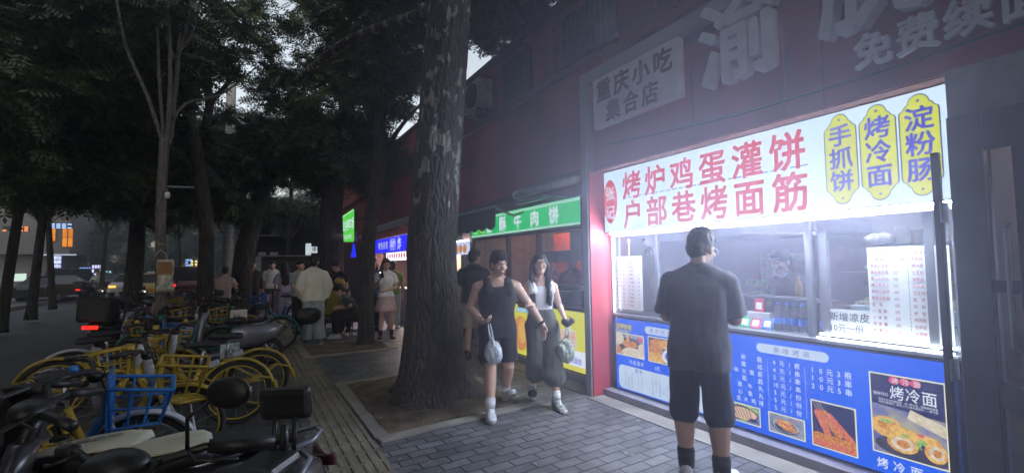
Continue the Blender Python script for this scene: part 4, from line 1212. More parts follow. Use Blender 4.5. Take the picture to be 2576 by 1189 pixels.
# ================================================================ TREES
def at(px, py, Y):
    """world point at street distance Y seen at photo position px, py (2576 wide)"""
    k = _d + _r * ((px - 1288) / 1200.) - _u * ((py - 594.5) / 1200.)
    t = Y / k.y
    return Vector((0, 0, 1.6)) + k * t
def barkmat(name, c1, c2, patch=None, zs=.18, scale=9, bump=1.):
    m = bpy.data.materials.new(name)
    m.use_nodes = True
    nt = m.node_tree
    b = nt.nodes['Principled BSDF']
    b.inputs['Roughness'].default_value = .9
    tc = nt.nodes.new('ShaderNodeTexCoord')
    mp = nt.nodes.new('ShaderNodeMapping')
    mp.inputs['Scale'].default_value = (1, 1, zs)
    nt.links.new(tc.outputs['Object'], mp.inputs[0])
    n = nt.nodes.new('ShaderNodeTexNoise')
    n.inputs['Scale'].default_value = scale * 2.2; n.inputs['Detail'].default_value = 7; n.inputs['Roughness'].default_value = .65
    nt.links.new(mp.outputs[0], n.inputs['Vector'])
    v = nt.nodes.new('ShaderNodeTexVoronoi')
    v.feature = 'DISTANCE_TO_EDGE'
    v.inputs['Scale'].default_value = scale * 1.6
    nt.links.new(mp.outputs[0], v.inputs['Vector'])
    rp = nt.nodes.new('ShaderNodeMapRange'); rp.inputs[1].default_value = .35; rp.inputs[2].default_value = .65
    nt.links.new(n.outputs[0], rp.inputs[0])
    mx = _mix(nt, c1, c2, rp.outputs[0])
    out = mx.outputs[2]
    if patch:
        n2 = nt.nodes.new('ShaderNodeTexNoise')
        mp2 = nt.nodes.new('ShaderNodeMapping'); mp2.inputs['Scale'].default_value = (1, 1, .55)
        nt.links.new(tc.outputs['Object'], mp2.inputs[0])
        n2.inputs['Scale'].default_value = 9; n2.inputs['Detail'].default_value = 3
        nt.links.new(mp2.outputs[0], n2.inputs['Vector'])
        n3 = nt.nodes.new('ShaderNodeTexNoise'); n3.inputs['Scale'].default_value = 1.7
        nt.links.new(tc.outputs['Object'], n3.inputs['Vector'])
        sx = nt.nodes.new('ShaderNodeSeparateXYZ'); nt.links.new(tc.outputs['Object'], sx.inputs[0])
        zr = nt.nodes.new('ShaderNodeMapRange'); zr.inputs[1].default_value = 1.6; zr.inputs[2].default_value = 2.4; nt.links.new(sx.outputs['Z'], zr.inputs[0])
        a1 = nt.nodes.new('ShaderNodeMath'); a1.operation = 'MULTIPLY_ADD'; a1.inputs[1].default_value = .22
        nt.links.new(n3.outputs[0], a1.inputs[0]); nt.links.new(n2.outputs[0], a1.inputs[2])
        a2 = nt.nodes.new('ShaderNodeMath'); a2.operation = 'MULTIPLY'
        nt.links.new(a1.outputs[0], a2.inputs[0]); nt.links.new(zr.outputs[0], a2.inputs[1])
        th = nt.nodes.new('ShaderNodeMapRange'); th.inputs[1].default_value = .69; th.inputs[2].default_value = .705
        nt.links.new(a2.outputs[0], th.inputs[0])
        m2 = nt.nodes.new('ShaderNodeMix'); m2.data_type = 'RGBA'
        nt.links.new(th.outputs[0], m2.inputs[0]); nt.links.new(out, m2.inputs[6]); m2.inputs[7].default_value = (*patch, 1)
        out = m2.outputs[2]
    nt.links.new(out, b.inputs['Base Color'])
    ad = nt.nodes.new('ShaderNodeMath'); ad.operation = 'MULTIPLY_ADD'; ad.inputs[1].default_value = 1.6
    cl = nt.nodes.new('ShaderNodeMapRange'); cl.inputs[2].default_value = .25; nt.links.new(v.outputs[0], cl.inputs[0])
    nt.links.new(cl.outputs[0], ad.inputs[0]); nt.links.new(n.outputs[0], ad.inputs[2])
    bp = nt.nodes.new('ShaderNodeBump'); bp.inputs['Strength'].default_value = bump; bp.inputs['Distance'].default_value = .03
    nt.links.new(ad.outputs[0], bp.inputs['Height']); nt.links.new(bp.outputs[0], b.inputs['Normal'])
    return m
BARK = barkmat('bark', (.055, .047, .045), (.11, .095, .088), (.34, .33, .30), .3, 9, .6)
BARKD = barkmat('dark_bark', (.035, .032, .03), (.075, .068, .062))
BARKS = barkmat('sapling_bark', (.13, .118, .11), (.20, .18, .17), None, .3, 14, .5)
LEAF = mat('leaf', (.05, .075, .028), .5, var=.45, scale=1.2)
LEAF2 = mat('leaf_far', (.04, .06, .03), .6, var=.4, scale=.8)

def _sprig():
    q = []
    L = .30
    for i in range(5):
        for sgn in (-1, 1):
            x = .06 + i * .05
            q.append(((x, 0, 0), (x + .032, sgn * .030, -.006), (x + .026, sgn * .088, -.02), (x - .006, sgn * .036, -.010)))
    q.append(((.28, 0, 0), (.325, .018, -.005), (.37, 0, -.015), (.325, -.018, -.005)))
    return np.array(q).reshape(-1, 3)
SPRIG = _sprig()
def crown(parent, clumps, m, size=1., seed=1):
    """many small pinnate leaves spread through uneven clumps; one mesh"""
    rs = np.random.RandomState(seed)
    P = []
    for c, r, n in clumps:
        n = int(n * 1.25)
        d = rs.normal(size=(n, 3)); d /= np.linalg.norm(d, axis=1)[:, None]
        rad = rs.uniform(.15, 1., n) ** .55
        # sub-clusters make light and dark lumps with gaps
        k = max(3, n // 45)
        cc = rs.normal(size=(k, 3)); cc /= np.linalg.norm(cc, axis=1)[:, None]; cc *= rs.uniform(.2, .95, k)[:, None]
        pick = rs.randint(0, k, n)
        p = cc[pick] + d * (rad * rs.uniform(.12, .34, n))[:, None]
        P.append(p * np.array(r) + np.array(c))
    P = np.vstack(P)
    n = len(P)
    yaw = rs.uniform(0, 2 * pi, n); pit_ = rs.normal(-.25, .45, n); rol = rs.normal(0, .5, n)
    s = rs.uniform(.7, 1.25, n) * size
    cyw, syw, cp, sp, cr, sr = np.cos(yaw), np.sin(yaw), np.cos(pit_), np.sin(pit_), np.cos(rol), np.sin(rol)
    Rm = np.zeros((n, 3, 3))
    c0 = np.stack([cyw * cp, syw * cp, sp], 1)
    c1 = np.stack([-syw, cyw, np.zeros(n)], 1)
    c2 = np.cross(c0, c1)
    Rm[:, :, 0] = c0
    Rm[:, :, 1] = c1 * cr[:, None] + c2 * sr[:, None]
    Rm[:, :, 2] = np.cross(Rm[:, :, 0], Rm[:, :, 1])
    V = np.einsum('nij,kj->nki', Rm, SPRIG) * s[:, None, None] + P[:, None, :]
    V = V.reshape(-1, 3)
    l = root_of(parent).location
    V = V - np.array([l.x, l.y, l.z])
    nv = len(V); nf = nv // 4
    me = bpy.data.meshes.new('crown')
    me.vertices.add(nv); me.vertices.foreach_set('co', V.ravel())
    me.loops.add(nv); me.loops.foreach_set('vertex_index', np.arange(nv))
    me.polygons.add(nf); me.polygons.foreach_set('loop_start', np.arange(0, nv, 4)); me.polygons.foreach_set('loop_total', np.full(nf, 4))
    me.update()
    return link('crown', me, m, parent)
def limb(mb, pts, r0, r1, n=10, wob=.0, seed=0):
    pts = [Vector(p) for p in pts]
    # smooth the path
    fine = []
    for i in range(len(pts) - 1):
        p0 = pts[max(i - 1, 0)]; p1 = pts[i]; p2 = pts[i + 1]; p3 = pts[min(i + 2, len(pts) - 1)]
        for q in range(5):
            t = q / 5
            fine.append(.5 * ((2 * p1) + (p2 - p0) * t + (2 * p0 - 5 * p1 + 4 * p2 - p3) * t * t + (3 * p1 - p0 - 3 * p2 + p3) * t ** 3))
    fine.append(pts[-1])
    k = len(fine)
    rad = [(r0 + (r1 - r0) * i / (k - 1)) * (1 + .08 * noise.noise(Vector((i * .5, seed, 0)))) for i in range(k)]
    mb.tube(fine, rad, n)
def tree(label, base, limbs, clumps, bark=None, leaf=None, size=1., seed=1, group=None, name='street_tree', flare=1.35):
    t = thing(name, label, 'tree', base, 0, group)
    mb = MB()
    for i, (pts, r0, r1) in enumerate(limbs):
        if i == 0:
            p0 = Vector(pts[0]); p1 = Vector(pts[1])
            mb.tube([p0 + Vector((0, 0, -.05)), p0 + (p1 - p0) * .04, p0 + (p1 - p0) * .12, p0 + (p1 - p0) * .2], [r0 * flare, r0 * (1 + (flare - 1) * .55), r0 * 1.05, r0 * .98], 12)
        limb(mb, pts, r0, r1, 12 if r0 > .1 else 8, seed=seed + i)
    part('trunk', mb, bark or BARKD, t, True, smooth=True)
    if clumps: crown(t, clumps, leaf or LEAF, size, seed)
    return t
def cl(px, py, Y, r, n): return (tuple(at(px, py, Y)), r if isinstance(r, tuple) else (r, r, r * .8), n)

# --- the big near trunk
tb = thing('street_tree', 'massive old tree with furrowed bark and pale peeled patches in a soil square', 'tree', (1.95, 5.55, 0))
prof = [(0, .56), (.05, .53), (.15, .47), (.35, .40), (.6, .355), (.95, .32), (1.4, .295), (2.0, .285), (3.0, .28), (4.0, .272), (5.2, .26), (6.5, .22)]
mb = MB()
NA, NZ = 120, 170
rr = []
for j in range(NZ + 1):
    z = 6.5 * (j / NZ) ** 1.35 - .03
    for q in range(len(prof) - 1):
        if prof[q][0] <= max(z, 0) <= prof[q + 1][0]: break
    t_ = (max(z, 0) - prof[q][0]) / (prof[q + 1][0] - prof[q][0])
    rad = prof[q][1] + (prof[q + 1][1] - prof[q][1]) * t_
    cx = .015 + .08 * max(0., z - 1.8) ; cy_ = 0
    ring = []
    for i in range(NA):
        a = 2 * pi * i / NA
        ca, sa = cos(a), sin(a)
        fl = math.exp(-max(z, 0) / .42)
        lob = 1 + fl * (.16 * cos(3 * a + .6) + .11 * cos(5 * a + 2) + .06 * cos(8 * a))
        P = Vector((ca * 3.2, sa * 3.2, z * 1.3))
        bark_ = abs(noise.noise(Vector((ca * 7, sa * 7, z * 2.3)))) * .020 + abs(noise.noise(Vector((ca * 16, sa * 16, z * 5.2)))) * .014
        r_ = rad * lob + .02 * noise.noise(P) - bark_ * (1 + .6 * fl) + .012
        ring.append((cx + ca * r_, cy_ + sa * r_, z))
    rr.append(ring)
mb.rings(rr)
for pts, r0, r1 in (([(0.32, 0, 5.4), (.7, .3, 6.6), (1.4, .5, 7.8)], .17, .1), ([(0.26, 0, 5.2), (-.6, .4, 6.6), (-1.4, .9, 8.)], .16, .08), ([(.32, 0, 5.9), (.1, -.8, 7.2), (.2, -2, 8.5)], .16, .08), ([(.2, .1, 4.9), (-.7, 1.6, 4.9), (-1.3, 3.2, 4.7)], .09, .05)):
    limb(mb, pts, r0, r1, 10)
part('trunk', mb, BARK, tb, smooth=True, fix=False)
crown(tb, [cl(1290, 20, 7.5, (1.3, 1.2, .7), 600), cl(1390, -30, 6.5, (1.2, 1, .6), 550), cl(1230, 100, 8.2, (.7, .8, .5), 300), cl(1250, -40, 6.8, (1.6, 1.4, .7), 800), cl(1000, 60, 8, (1.1, 1.0, .8), 800), cl(980, 180, 9, (.9, 1, .6), 450),
           ((1.8, 3.6, 7.6), (2.6, 2.4, .9), 2200), ((1.5, .6, 7.9), (2.8, 2.4, .9), 1900), ((3.0, 5.6, 7.2), (1.4, 1.6, .6), 700)], LEAF, 1., 3)  # overhead clumps here are unseen, added to keep sky light off the ground
# --- small tree by the girl
tree('slim dark tree standing in the second soil square beside the girl with a phone', (2.06, 9.95, 0),
     [([at(920, 864, 9.95), at(922, 750, 9.95), at(926, 620, 9.98), at(940, 500, 10.1), at(955, 380, 10.2), at(958, 150, 10.2), at(985, -60, 10.)], .165, .11),
      ([at(950, 420, 10.2), at(1000, 330, 10.4), at(1060, 260, 10.6)], .07, .03), ([at(955, 300, 10.2), at(905, 200, 10.5), at(850, 90, 11)], .08, .03)],
     [cl(960, 250, 10.5, (1.1, 1, 1.), 800), cl(900, 100, 10.8, (1.1, 1, 1.), 850), cl(985, -20, 10.2, (1.2, 1, .9), 900), cl(990, 400, 10.8, (.6, .7, .5), 350), cl(900, 350, 11, (.8, 1, .8), 900)], BARKD, LEAF, 1.05, 5)
# --- dark tree behind the rider
tree('thick dark trunk behind the rider in the yellow helmet', tuple(at(832, 792, 14.8).xy) + (0,),
     [([tuple(at(832, 792, 14.8).xy) + (0,), at(832, 600, 14.8), at(838, 480, 14.9), at(862, 330, 15), at(900, 120, 15)], .40, .2),
      ([at(838, 480, 14.9), at(770, 360, 15.2), at(720, 200, 15.6)], .17, .08), ([at(850, 420, 15), at(960, 300, 15), at(1030, 150, 15)], .15, .06)],
     [cl(830, 330, 15, (1.7, 1.5, 1.3), 1100), cl(760, 240, 15.6, (1.5, 1.4, 1.2), 800), cl(900, 160, 15, (1.7, 1.5, 1.3), 1000), cl(860, 440, 15.2, (1.5, 1.2, .8), 900), cl(740, 400, 16, (1.6, 1.4, .9), 1000), cl(980, 420, 16, (1.1, 1.2, .9), 700), cl(830, 30, 14.5, (1.8, 1.5, 1.1), 1000)], BARKD, LEAF, 1.25, 9)
# --- tree with the long limb leaning over the road
tree('leaning dark tree whose long limb reaches up left over the parked bicycles', tuple(at(603, 772, 16.5).xy) + (0,),
     [([tuple(at(603, 772, 16.5).xy) + (0,), at(612, 660, 16.5), at(632, 570, 16.4), at(640, 520, 16.2)], .29, .25),
      ([at(640, 540, 16.2), at(600, 508, 15.6), at(530, 455, 14.6), at(440, 350, 13.2), at(375, 235, 12), at(318, 110, 11), at(270, -30, 10.2)], .25, .19),
      ([at(640, 530, 16.2), at(690, 420, 16.8), at(720, 300, 17.2)], .24, .1),
      ([at(508, 430, 14.3), at(512, 350, 14.2), at(528, 250, 14.1), at(505, 195, 14.0), at(495, 120, 13.9)], .13, .06), ([at(528, 255, 14.1), at(560, 225, 14.1), at(600, 175, 14)], .08, .04)],
     [cl(640, 70, 15, (1.3, 1.2, .9), 360), cl(560, 130, 14, (1.1, 1.0, .8), 240), cl(690, 190, 16.5, (1.5, 1.3, 1.), 560), cl(690, 330, 17, (1.5, 1.4, 1.), 650), cl(600, 330, 15.5, (1.3, 1.3, .9), 420), cl(540, 30, 13, (.9, .9, .7), 260), cl(470, 60, 12.5, (.8, .8, .6), 240), cl(560, 420, 15.5, (1.2, 1.2, .7), 620), cl(640, 440, 17, (1.4, 1.3, .8), 900), cl(300, 60, 10.5, (1.4, 1.4, 1.), 1500), cl(260, 200, 11, (1.5, 1.4, 1.), 1600), cl(420, 150, 12.5, (.8, .9, .7), 420), cl(340, 300, 12.5, (1.3, 1.2, .8), 1100)], BARKD, LEAF, 1.2, 13)
# --- dark upright trunk among the bicycles
tree('dark upright trunk rising out of the parked bicycles right of the pale sapling', tuple(at(516, 862, 12.3).xy) + (0,),
     [([tuple(at(516, 862, 12.3).xy) + (0,), at(517, 700, 12.3), at(519, 560, 12.3), at(500, 420, 12.2), at(470, 250, 12), at(440, 60, 11.8)], .165, .10)],
     [cl(460, 330, 12.5, (.9, .9, .6), 330), cl(400, 430, 13, (1.4, 1.2, .8), 1100), cl(520, 500, 13.5, (1.3, 1.2, .6), 700)], BARKD, LEAF, 1.1, 15)
# --- pale bare sapling
ts = tree('pale slender tree with bare upright branches forking above the bicycles', tuple(at(405, 905, 9.6).xy) + (0,),
     [([tuple(at(405, 905, 9.6).xy) + (0,), at(404, 700, 9.6), at(405, 520, 9.6), at(414, 350, 9.6)], .078, .070),
      ([at(414, 372, 9.6), at(370, 240, 9.5), at(318, 120, 9.4), at(290, -20, 9.3)], .034, .018), ([at(414, 365, 9.6), at(402, 220, 9.6), at(396, 80, 9.6), at(393, -40, 9.6)], .03, .016),
      ([at(420, 365, 9.6), at(428, 210, 9.5), at(425, 60, 9.5), at(412, -40, 9.5)], .036, .018), ([at(424, 365, 9.6), at(444, 200, 9.7), at(452, 60, 9.7), at(450, 0, 9.7)], .042, .02),
      ([at(432, 345, 9.6), at(448, 160, 9.7), at(475, 40, 9.7), at(490, -40, 9.8)], .03, .012), ([at(440, 150, 9.7), at(420, 100, 9.7), at(415, 40, 9.7)], .03, .015),
      ([at(436, 300, 9.6), at(470, 260, 9.7), at(560, 235, 9.8), at(650, 165, 9.9)], .03, .012), ([at(445, 140, 9.7), at(480, 90, 9.7), at(500, 30, 9.7)], .025, .012)],
     [cl(560, 180, 10, (.5, .5, .4), 60), cl(420, 40, 9.8, (.8, .6, .5), 90)], BARKS, LEAF, .9, 21, name='young_tree', flare=1.15)
# --- far street trees across the road and down the street
def ftree(label, px, py, Y, hgt, r, sp, n, seed, lean=0.):
    b = at(px, py, Y); b.z = 0
    top = b + Vector((lean, 0, hgt))
    m1 = b + Vector((lean * .3, 0, hgt * .35))
    L = [([b, m1, b + Vector((lean * .6, .2, hgt * .65)), top], r, r * .5), ([m1, m1 + Vector((-sp * .5, .3, hgt * .3)), m1 + Vector((-sp * .9, .2, hgt * .6))], r * .6, r * .25), ([m1, m1 + Vector((sp * .45, -.2, hgt * .25)), m1 + Vector((sp * .95, 0, hgt * .42)), m1 + Vector((sp * 1.5, 0, hgt * .52))], r * .5, r * .2)]
    C = [(tuple(top + Vector((0, 0, .3))), (sp, sp, hgt * .28), n), (tuple(top + Vector((-sp * .8, .5, -.6))), (sp * .8, sp * .8, hgt * .2), n // 2), (tuple(top + Vector((sp * .8, .3, -.5))), (sp * .8, sp * .8, hgt * .2), n // 2)]
    return tree(label, b, L, C, BARKD, LEAF2, 2.0, seed, 'trees along the far side of the road')
ftree('forked tree across the road in front of the orange lit windows', 80, 740, 22, 9.0, .14, 2.4, 1100, 31, .6)
ftree('tree at the far left edge across the road', 5, 745, 18, 8.6, .13, 2.2, 1100, 32, .8)
ftree('thin leaning tree beside the stacked blue lit sign', 135, 715, 27, 10.5, .12, 2.8, 1000, 33, -.8)
ftree('dark tree beyond the taxi, first of the row down the street', 255, 700, 34, 10, .12, 3.2, 800, 34, .4)
ftree('dark tree beyond the taxi, second of the row down the street', 335, 695, 42, 11, .13, 3.6, 700, 35)
ftree('dark tree behind the pale sapling far down the street', 455, 700, 36, 10, .11, 3.2, 700, 36, -.5)
ftree('dark tree far down the street behind the utility pole', 560, 705, 30, 9, .11, 3.0, 700, 37, .5)
ftree('dark tree behind the low shed with the white lit sign', 720, 720, 27, 8, .14, 2.8, 900, 38, .3)
def otree(label, base, r, top, clumps, seed):
    b = Vector(base)
    return tree(label, b, [([b, b + Vector((.1, .1, 2.4)), b + Vector((.2, 0, top))], r, r * .6)], clumps, BARKD, LEAF, 1.5, seed, 'trees along the far side of the road')
otree('tree on the far kerb whose dense crown darkens the upper left corner', tuple(at(-260, 800, 11).xy) + (0,), .3, 5.5,
      [cl(60, 60, 13, (3., 2.4, 1.6), 2600), cl(60, 300, 14, (3., 2.4, 1.5), 2600), cl(230, 380, 15, (2.6, 2, 1.2), 1500), cl(40, 420, 16, (3., 2, .8), 1100), cl(240, 130, 14, (2.4, 2, 1.5), 1900), cl(-200, 200, 11, (3, 2, 2), 1500)], 41)
otree('tree on the far kerb with drooping crown behind the pale sapling', tuple(at(330, 735, 24).xy) + (0,), .35, 7,
      [cl(330, 480, 22, (3.6, 3, 1.3), 1500), cl(230, 480, 24, (3, 3, 1.), 900), cl(430, 520, 24, (3., 3, 1.1), 1000), cl(340, 380, 21, (3., 2.6, 1.2), 1100), cl(490, 470, 22, (2.4, 2.4, 1.), 600), cl(580, 530, 26, (3, 2, 1.0), 800), cl(700, 530, 28, (3, 2, 1.), 800), cl(790, 540, 27, (2, 2, .8), 600)], 42)
tree('unseen tree added behind the viewer to shade the bicycle parking', (-1.3, -2.5, 0), [([(-1.3, -2.5, 0), (-1.2, -2.3, 3), (-1.0, -1.5, 6)], .28, .16)],
     [((-1.2, .5, 7.2), (2.6, 2.4, 1.), 1900), ((-3.2, 3.4, 7.4), (2.4, 2.4, 1.), 1500), ((-.5, 5.5, 8.5), (2.2, 2.2, .8), 1100), ((-1.5, -2.5, 7), (2.6, 2.4, 1), 1500)], BARKD, LEAF, 1.5, 44)  # whole crown out of view, added overhead to block sky light

for i, (x, y, sd_) in enumerate(((-1.4, -9, 51), (1.9, -6.5, 52), (-10, -6, 53), (-10, 3, 54), (-10, -16, 55), (-1.4, -17, 56))):  # tree row continued out of view, added to cut the sky light
    b_ = Vector((x, y, 0))
    tree('unseen street tree added behind the viewer to block sky light', b_, [([b_, b_ + Vector((.1, .1, 3)), b_ + Vector((.2, 0, 7))], .3, .18)],
         [((x, y, 7.6), (4.2, 4.4, 1.5), 2600), ((x + 1.5, y + 2.5, 6.6), (2.6, 2.6, 1.), 900)], BARKD, LEAF2, 2.0, sd_, 'unseen trees added behind the viewer')
for i, (x0, y0, x1, y1, h_, lb) in enumerate(((-32, -45, -21, 30, 13, 'long dark block of flats added unseen along the far side of the road'), (-18, -60, 9, -46, 14, 'dark building added unseen behind the viewer to block sky light'), (-60, 90, -30, 130, 12, 'dark block of flats beyond the pale corner building'), (9.2, 27, 22, 90, 9, 'dark building row beyond the snack shops'))):  # flats opposite and closing block are unseen, added to cut sky light
    t = thing('apartment_building', lb, 'building', ((x0 + x1) / 2, (y0 + y1) / 2, 0))
    mb = MB(); mb.box((x0, y0, -.2), (x1, y1, h_)); part('wall', mb, mat('flats_wall', (.045, .043, .042), .85, var=.3, scale=.4), t, True)
    mb = MB(); mb.box((x0 - .2, y0 - .2, h_ + .002), (x1 + .2, y1 + .2, h_ + .3)); part('roof', mb, mat('roof_edge', (.12, .05, .05), .8), t, True)
    mb = MB()
    xx = x1 if x1 < 0 and x0 < -20 else None
    for k in range(int((y1 - y0) / 4)):
        for z in (3.5, 6.5, 9.5):
            if z + 1.6 > h_: continue
            if xx is not None: mb.box((x1 + .003, y0 + 1 + k * 4, z), (x1 + .05, y0 + 2.6 + k * 4, z + 1.5))
            elif x0 > 9: mb.box((x0 - .05, y0 + 1 + k * 4, z), (x0 - .003, y0 + 2.6 + k * 4, z + 1.5))
    if not mb.f: mb.box((x0 + 2, y1 + .003, 3.5), (x0 + 4, y1 + .05, 5))
    part('window_row', mb, GLD, t, True)
# far wood closing the street
rs_ = random.Random(77)
dt = bpy.data.objects.new('distant_trees', None)
o = crown(dt, [((rs_.uniform(-34, 8), rs_.uniform(64, 80), rs_.uniform(.5, 10)), (4, 3, 2.4), 300) for _ in range(90)], LEAF2, 3.2, 90)
o.name = 'distant_trees'; o.parent = None
bpy.data.objects.remove(dt)
tag(o, 'dark mass of far street trees closing the road', 'trees', kind='stuff')
# ================================================================ POLES AND SMALL THINGS ON THE TREES
b = at(571, 770, 19); b.z = 0
t = thing('utility_pole', 'pale round concrete utility pole with bands left of the leaning tree', 'pole', b)
mb = MB(); mb.lathe([(.175, 0), (.165, 3), (.15, 8)], tuple(b), 18); part('shaft', mb, mat('pole_concrete', (.30, .30, .29), .8, var=.15, scale=3), t, True, smooth=True)
mb = MB()
for z in (2.0, 2.3, 2.7, 2.85, 3.0, 4.6): mb.lathe([(.178, z), (.178, z + .035)], tuple(b), 18)
part('band', mb, MIDM, t, True)
t = thing('street_sign', 'white tapered plate on an arm fixed to the concrete utility pole', 'sign', (b.x + .45, b.y, 2.0))
mb = MB(); mb.prism([(-.15, .5), (.17, .5), (.09, 0), (-.13, 0)], lambda u, v, w_: (b.x + .42 + u, b.y - .1 + w_, 1.95 + v), .06); part('plate', mb, mat('plate_white', (.7, .72, .72), .5), t, True)
mb = MB(); mb.tube([(b.x, b.y - .1, 2.62), (b.x + .55, b.y - .1, 2.6)], .02, 6); mb.tube([(b.x + .4, b.y - .1, 2.6), (b.x + .4, b.y - .1, 2.45)], .012, 6); part('arm', mb, MIDM, t, True)
c = at(421, 492, 9.52)
t = thing('security_camera', 'white security camera hanging from the pale sapling trunk', 'camera', c)
mb = MB(); mb.lathe([(.0, -.05), (.032, -.04), (.04, -.01), (.04, .04), (.03, .055), (.015, .06)], tuple(c), 14); part('housing', mb, mat('camera_white', (.7, .72, .72), .4), t, True, smooth=True)
mb = MB(); mb.tube([c + Vector((-.12, .06, .05)), c + Vector((0, 0, .1)), c + Vector((0, 0, .07))], .015, 6); mb.tube([c + Vector((-.08, .1, .16)), c + Vector((.36, .1, .17))], .018, 6); part('arm', mb, MIDM, t, True)
c = at(416, 690, 9.42)
t = thing('hanging_notice', 'brown and clear plastic notice bag tied to the pale sapling trunk', 'notice', c)
mb = MB()
vv = []
for j in range(9):
    for i in range(7):
        u = -.11 + .22 * i / 6; v = .24 - .52 * j / 8
        vv.append(c + Vector((u * (1 + .1 * sin(j)), .02 * sin(i * 1.7 + j * .8) - .0, v)))
mb.add(vv, [(j * 7 + i, j * 7 + i + 1, j * 7 + i + 8, j * 7 + i + 7) for j in range(8) for i in range(6)])
o = part('bag', mb, mat('notice_film', (.5, .47, .40), .3, var=.5, scale=14, bump=.5), t, True, smooth=True, fix=False); o.modifiers.new('s', 'SOLIDIFY').thickness = .006
mb = MB(); mb.box((c.x - .10, c.y - .035, c.z + .0), (c.x + .09, c.y - .028, c.z + .2)); part('card', mb, mat('notice_card', (.30, .15, .06), .6), t, True)
mb = MB(); mb.tube([c + Vector((.02, 0, .24)), c + Vector((.0, .02, .33)), c + Vector((-.08, .08, .40)), c + Vector((-.16, .1, .30))], .006, 5); part('string', mb, mat('string_white', (.6, .6, .6), .7), t, True)

# ================================================================ FAR BUILDINGS
SHEDW = mat('shed_wall', (.06, .05, .05), .85, var=.3, scale=.6)
Y = 24
p0 = at(650, 642, Y); p1 = at(960, 640, Y)
t = thing('roadside_shed', 'low dark shed with pale roof edge closing the end of the pavement', 'shed', (p0.x, Y, 0))
mb = MB(); mb.box((p0.x, Y, 0), (p1.x, Y + 3, p0.z - .06)); part('wall', mb, SHEDW, t, True)
mb = MB(); mb.box((p0.x - .05, Y - .12, p0.z - .058), (p1.x, Y + 3, p0.z + .0)); part('roof', mb, mat('shed_roof_edge', (.25, .25, .25), .6), t, True)
mb = MB(); mb.box((p0.x - .1, Y - .05, 0), (p0.x + .12, Y + .1, p0.z - .06)); part('post', mb, MIDM, t, True)
mb = MB()
for px_ in (660, 690): 
    q = at(px_, 636, Y); mb.box((q.x - .15, Y + .3, q.z - .1), (q.x + .15, Y + .6, q.z + .04))
part('roof_box', mb, mat('roof_box', (.4, .4, .4), .6), t, True)
s = thing('lightbox_sign', 'small glowing white sign box standing on the dark shed roof', 'sign', at(785, 640, 23.5))
a_, c_ = at(770, 612, 23.5), at(782, 641, 23.5); d_ = at(800, 620, 23.5); e_ = at(800, 636, 23.5)
mb = MB(); mb.box((a_.x, 23.4, c_.z), (c_.x, 23.7, a_.z)); mb.box((c_.x, 23.42, e_.z), (d_.x, 23.6, d_.z)); part('lit_face', mb, emat('shed_sign_white', (.75, .85, .9), .9, (.4, .5, .55), 1.5, sample=True), s, True)
mb = MB(); mb.text('停车', lambda u, v, w_=0: (u, 23.39 - w_, v), c_.x + .03, e_.z + .05, .24, .8); part('lettering', mb, mat('sign_black', (.02, .02, .02), .6), s, True, fix=False)
# upper brick block behind the shed
q0, q1 = at(610, 640, 29), at(860, 640, 29)
t = thing('back_building', 'dim two storey block with pale balcony line behind the trees and shed', 'building', (q0.x, 29, 0))
mb = MB(); mb.box((q0.x, 29, 0), (q1.x + 6, 34, 5.2)); part('wall', mb, mat('back_wall', (.05, .045, .043), .85, var=.3, scale=.7), t, True)
mb = MB(); z = at(650, 592, 29).z; mb.box((q0.x, 28.2, z - .06), (at(740, 592, 29).x, 29, z)); mb.box((q0.x, 28.19, z + .5), (at(740, 592, 29).x, 28.24, z + .54)); part('balcony', mb, MIDM, t, True)
mb = MB()
for px_, py_ in ((692, 580), (727, 576), (850, 470), (1005, 480)):
    g_ = at(px_, py_, 28.95); mb.box((g_.x - .2, 28.9, g_.z - .25), (g_.x + .2, 28.99, g_.z + .15))
part('window', mb, mat('dim_window', (.35, .35, .33), .4, var=.4), t, True)
# building across the road
Y = 60
def LX(x, y): return at(x, y, Y)
a0, a1 = LX(-420, 640), LX(192, 640)
t = thing('corner_building', 'pale building across the road with overhanging upper floor and orange lit windows', 'building', (a1.x, Y, 0))
PW = mat('pale_render', (.12, .12, .118), .8, var=.2, scale=.5)
mb = MB(); mb.box((a0.x, Y - 2, a1.z), (a1.x, Y + 8, a1.z + 5)); part('upper_floor', mb, PW, t, True)
mb = MB(); mb.box((a0.x, Y, 0), (LX(158, 640).x, Y + 8, a1.z - .002)); part('ground_floor', mb, PW, t, True)
def rectpart(name, x0, y0, x1, y1, yy, m, par, dep=.08):
    k = Y - 2 if yy is None else yy
    p, q = at(x0, y0, k), at(x1, y1, k)
    mb = MB(); mb.box((min(p.x, q.x), k - dep, min(p.z, q.z)), (max(p.x, q.x), k - .005, max(p.z, q.z)))
    return part(name, mb, m, par, True)
ORW = emat('orange_window', (1., .34, .03), 1.1, (.75, .2, .02), .9)
for (x0, y0, x1, y1) in ((118, 573, 141, 607), (158, 572, 184, 621)):
    wn_ = rectpart('window', x0, y0, x1, y1, Y - 2, ORW, t)
    p, q = at(x0, y0, Y - 2), at(x1, y1, Y - 2)
    mb = MB()
    for k in range(3): mb.box((p.x + (q.x - p.x) * k / 2 - .03, Y - 2.13, q.z), (p.x + (q.x - p.x) * k / 2 + .03, Y - 2.09, p.z))
    for k in range(3): mb.box((p.x, Y - 2.125, q.z + (p.z - q.z) * k / 2 - .02), (q.x, Y - 2.095, q.z + (p.z - q.z) * k / 2 + .02))
    part('window_bars', mb, mat('window_bars', (.08, .04, .02), .6), wn_, True)
rectpart('soffit_lamp', 110, 639, 192, 642, Y - 2, emat('soffit_lamp', (.6, .7, .8), .9), t)
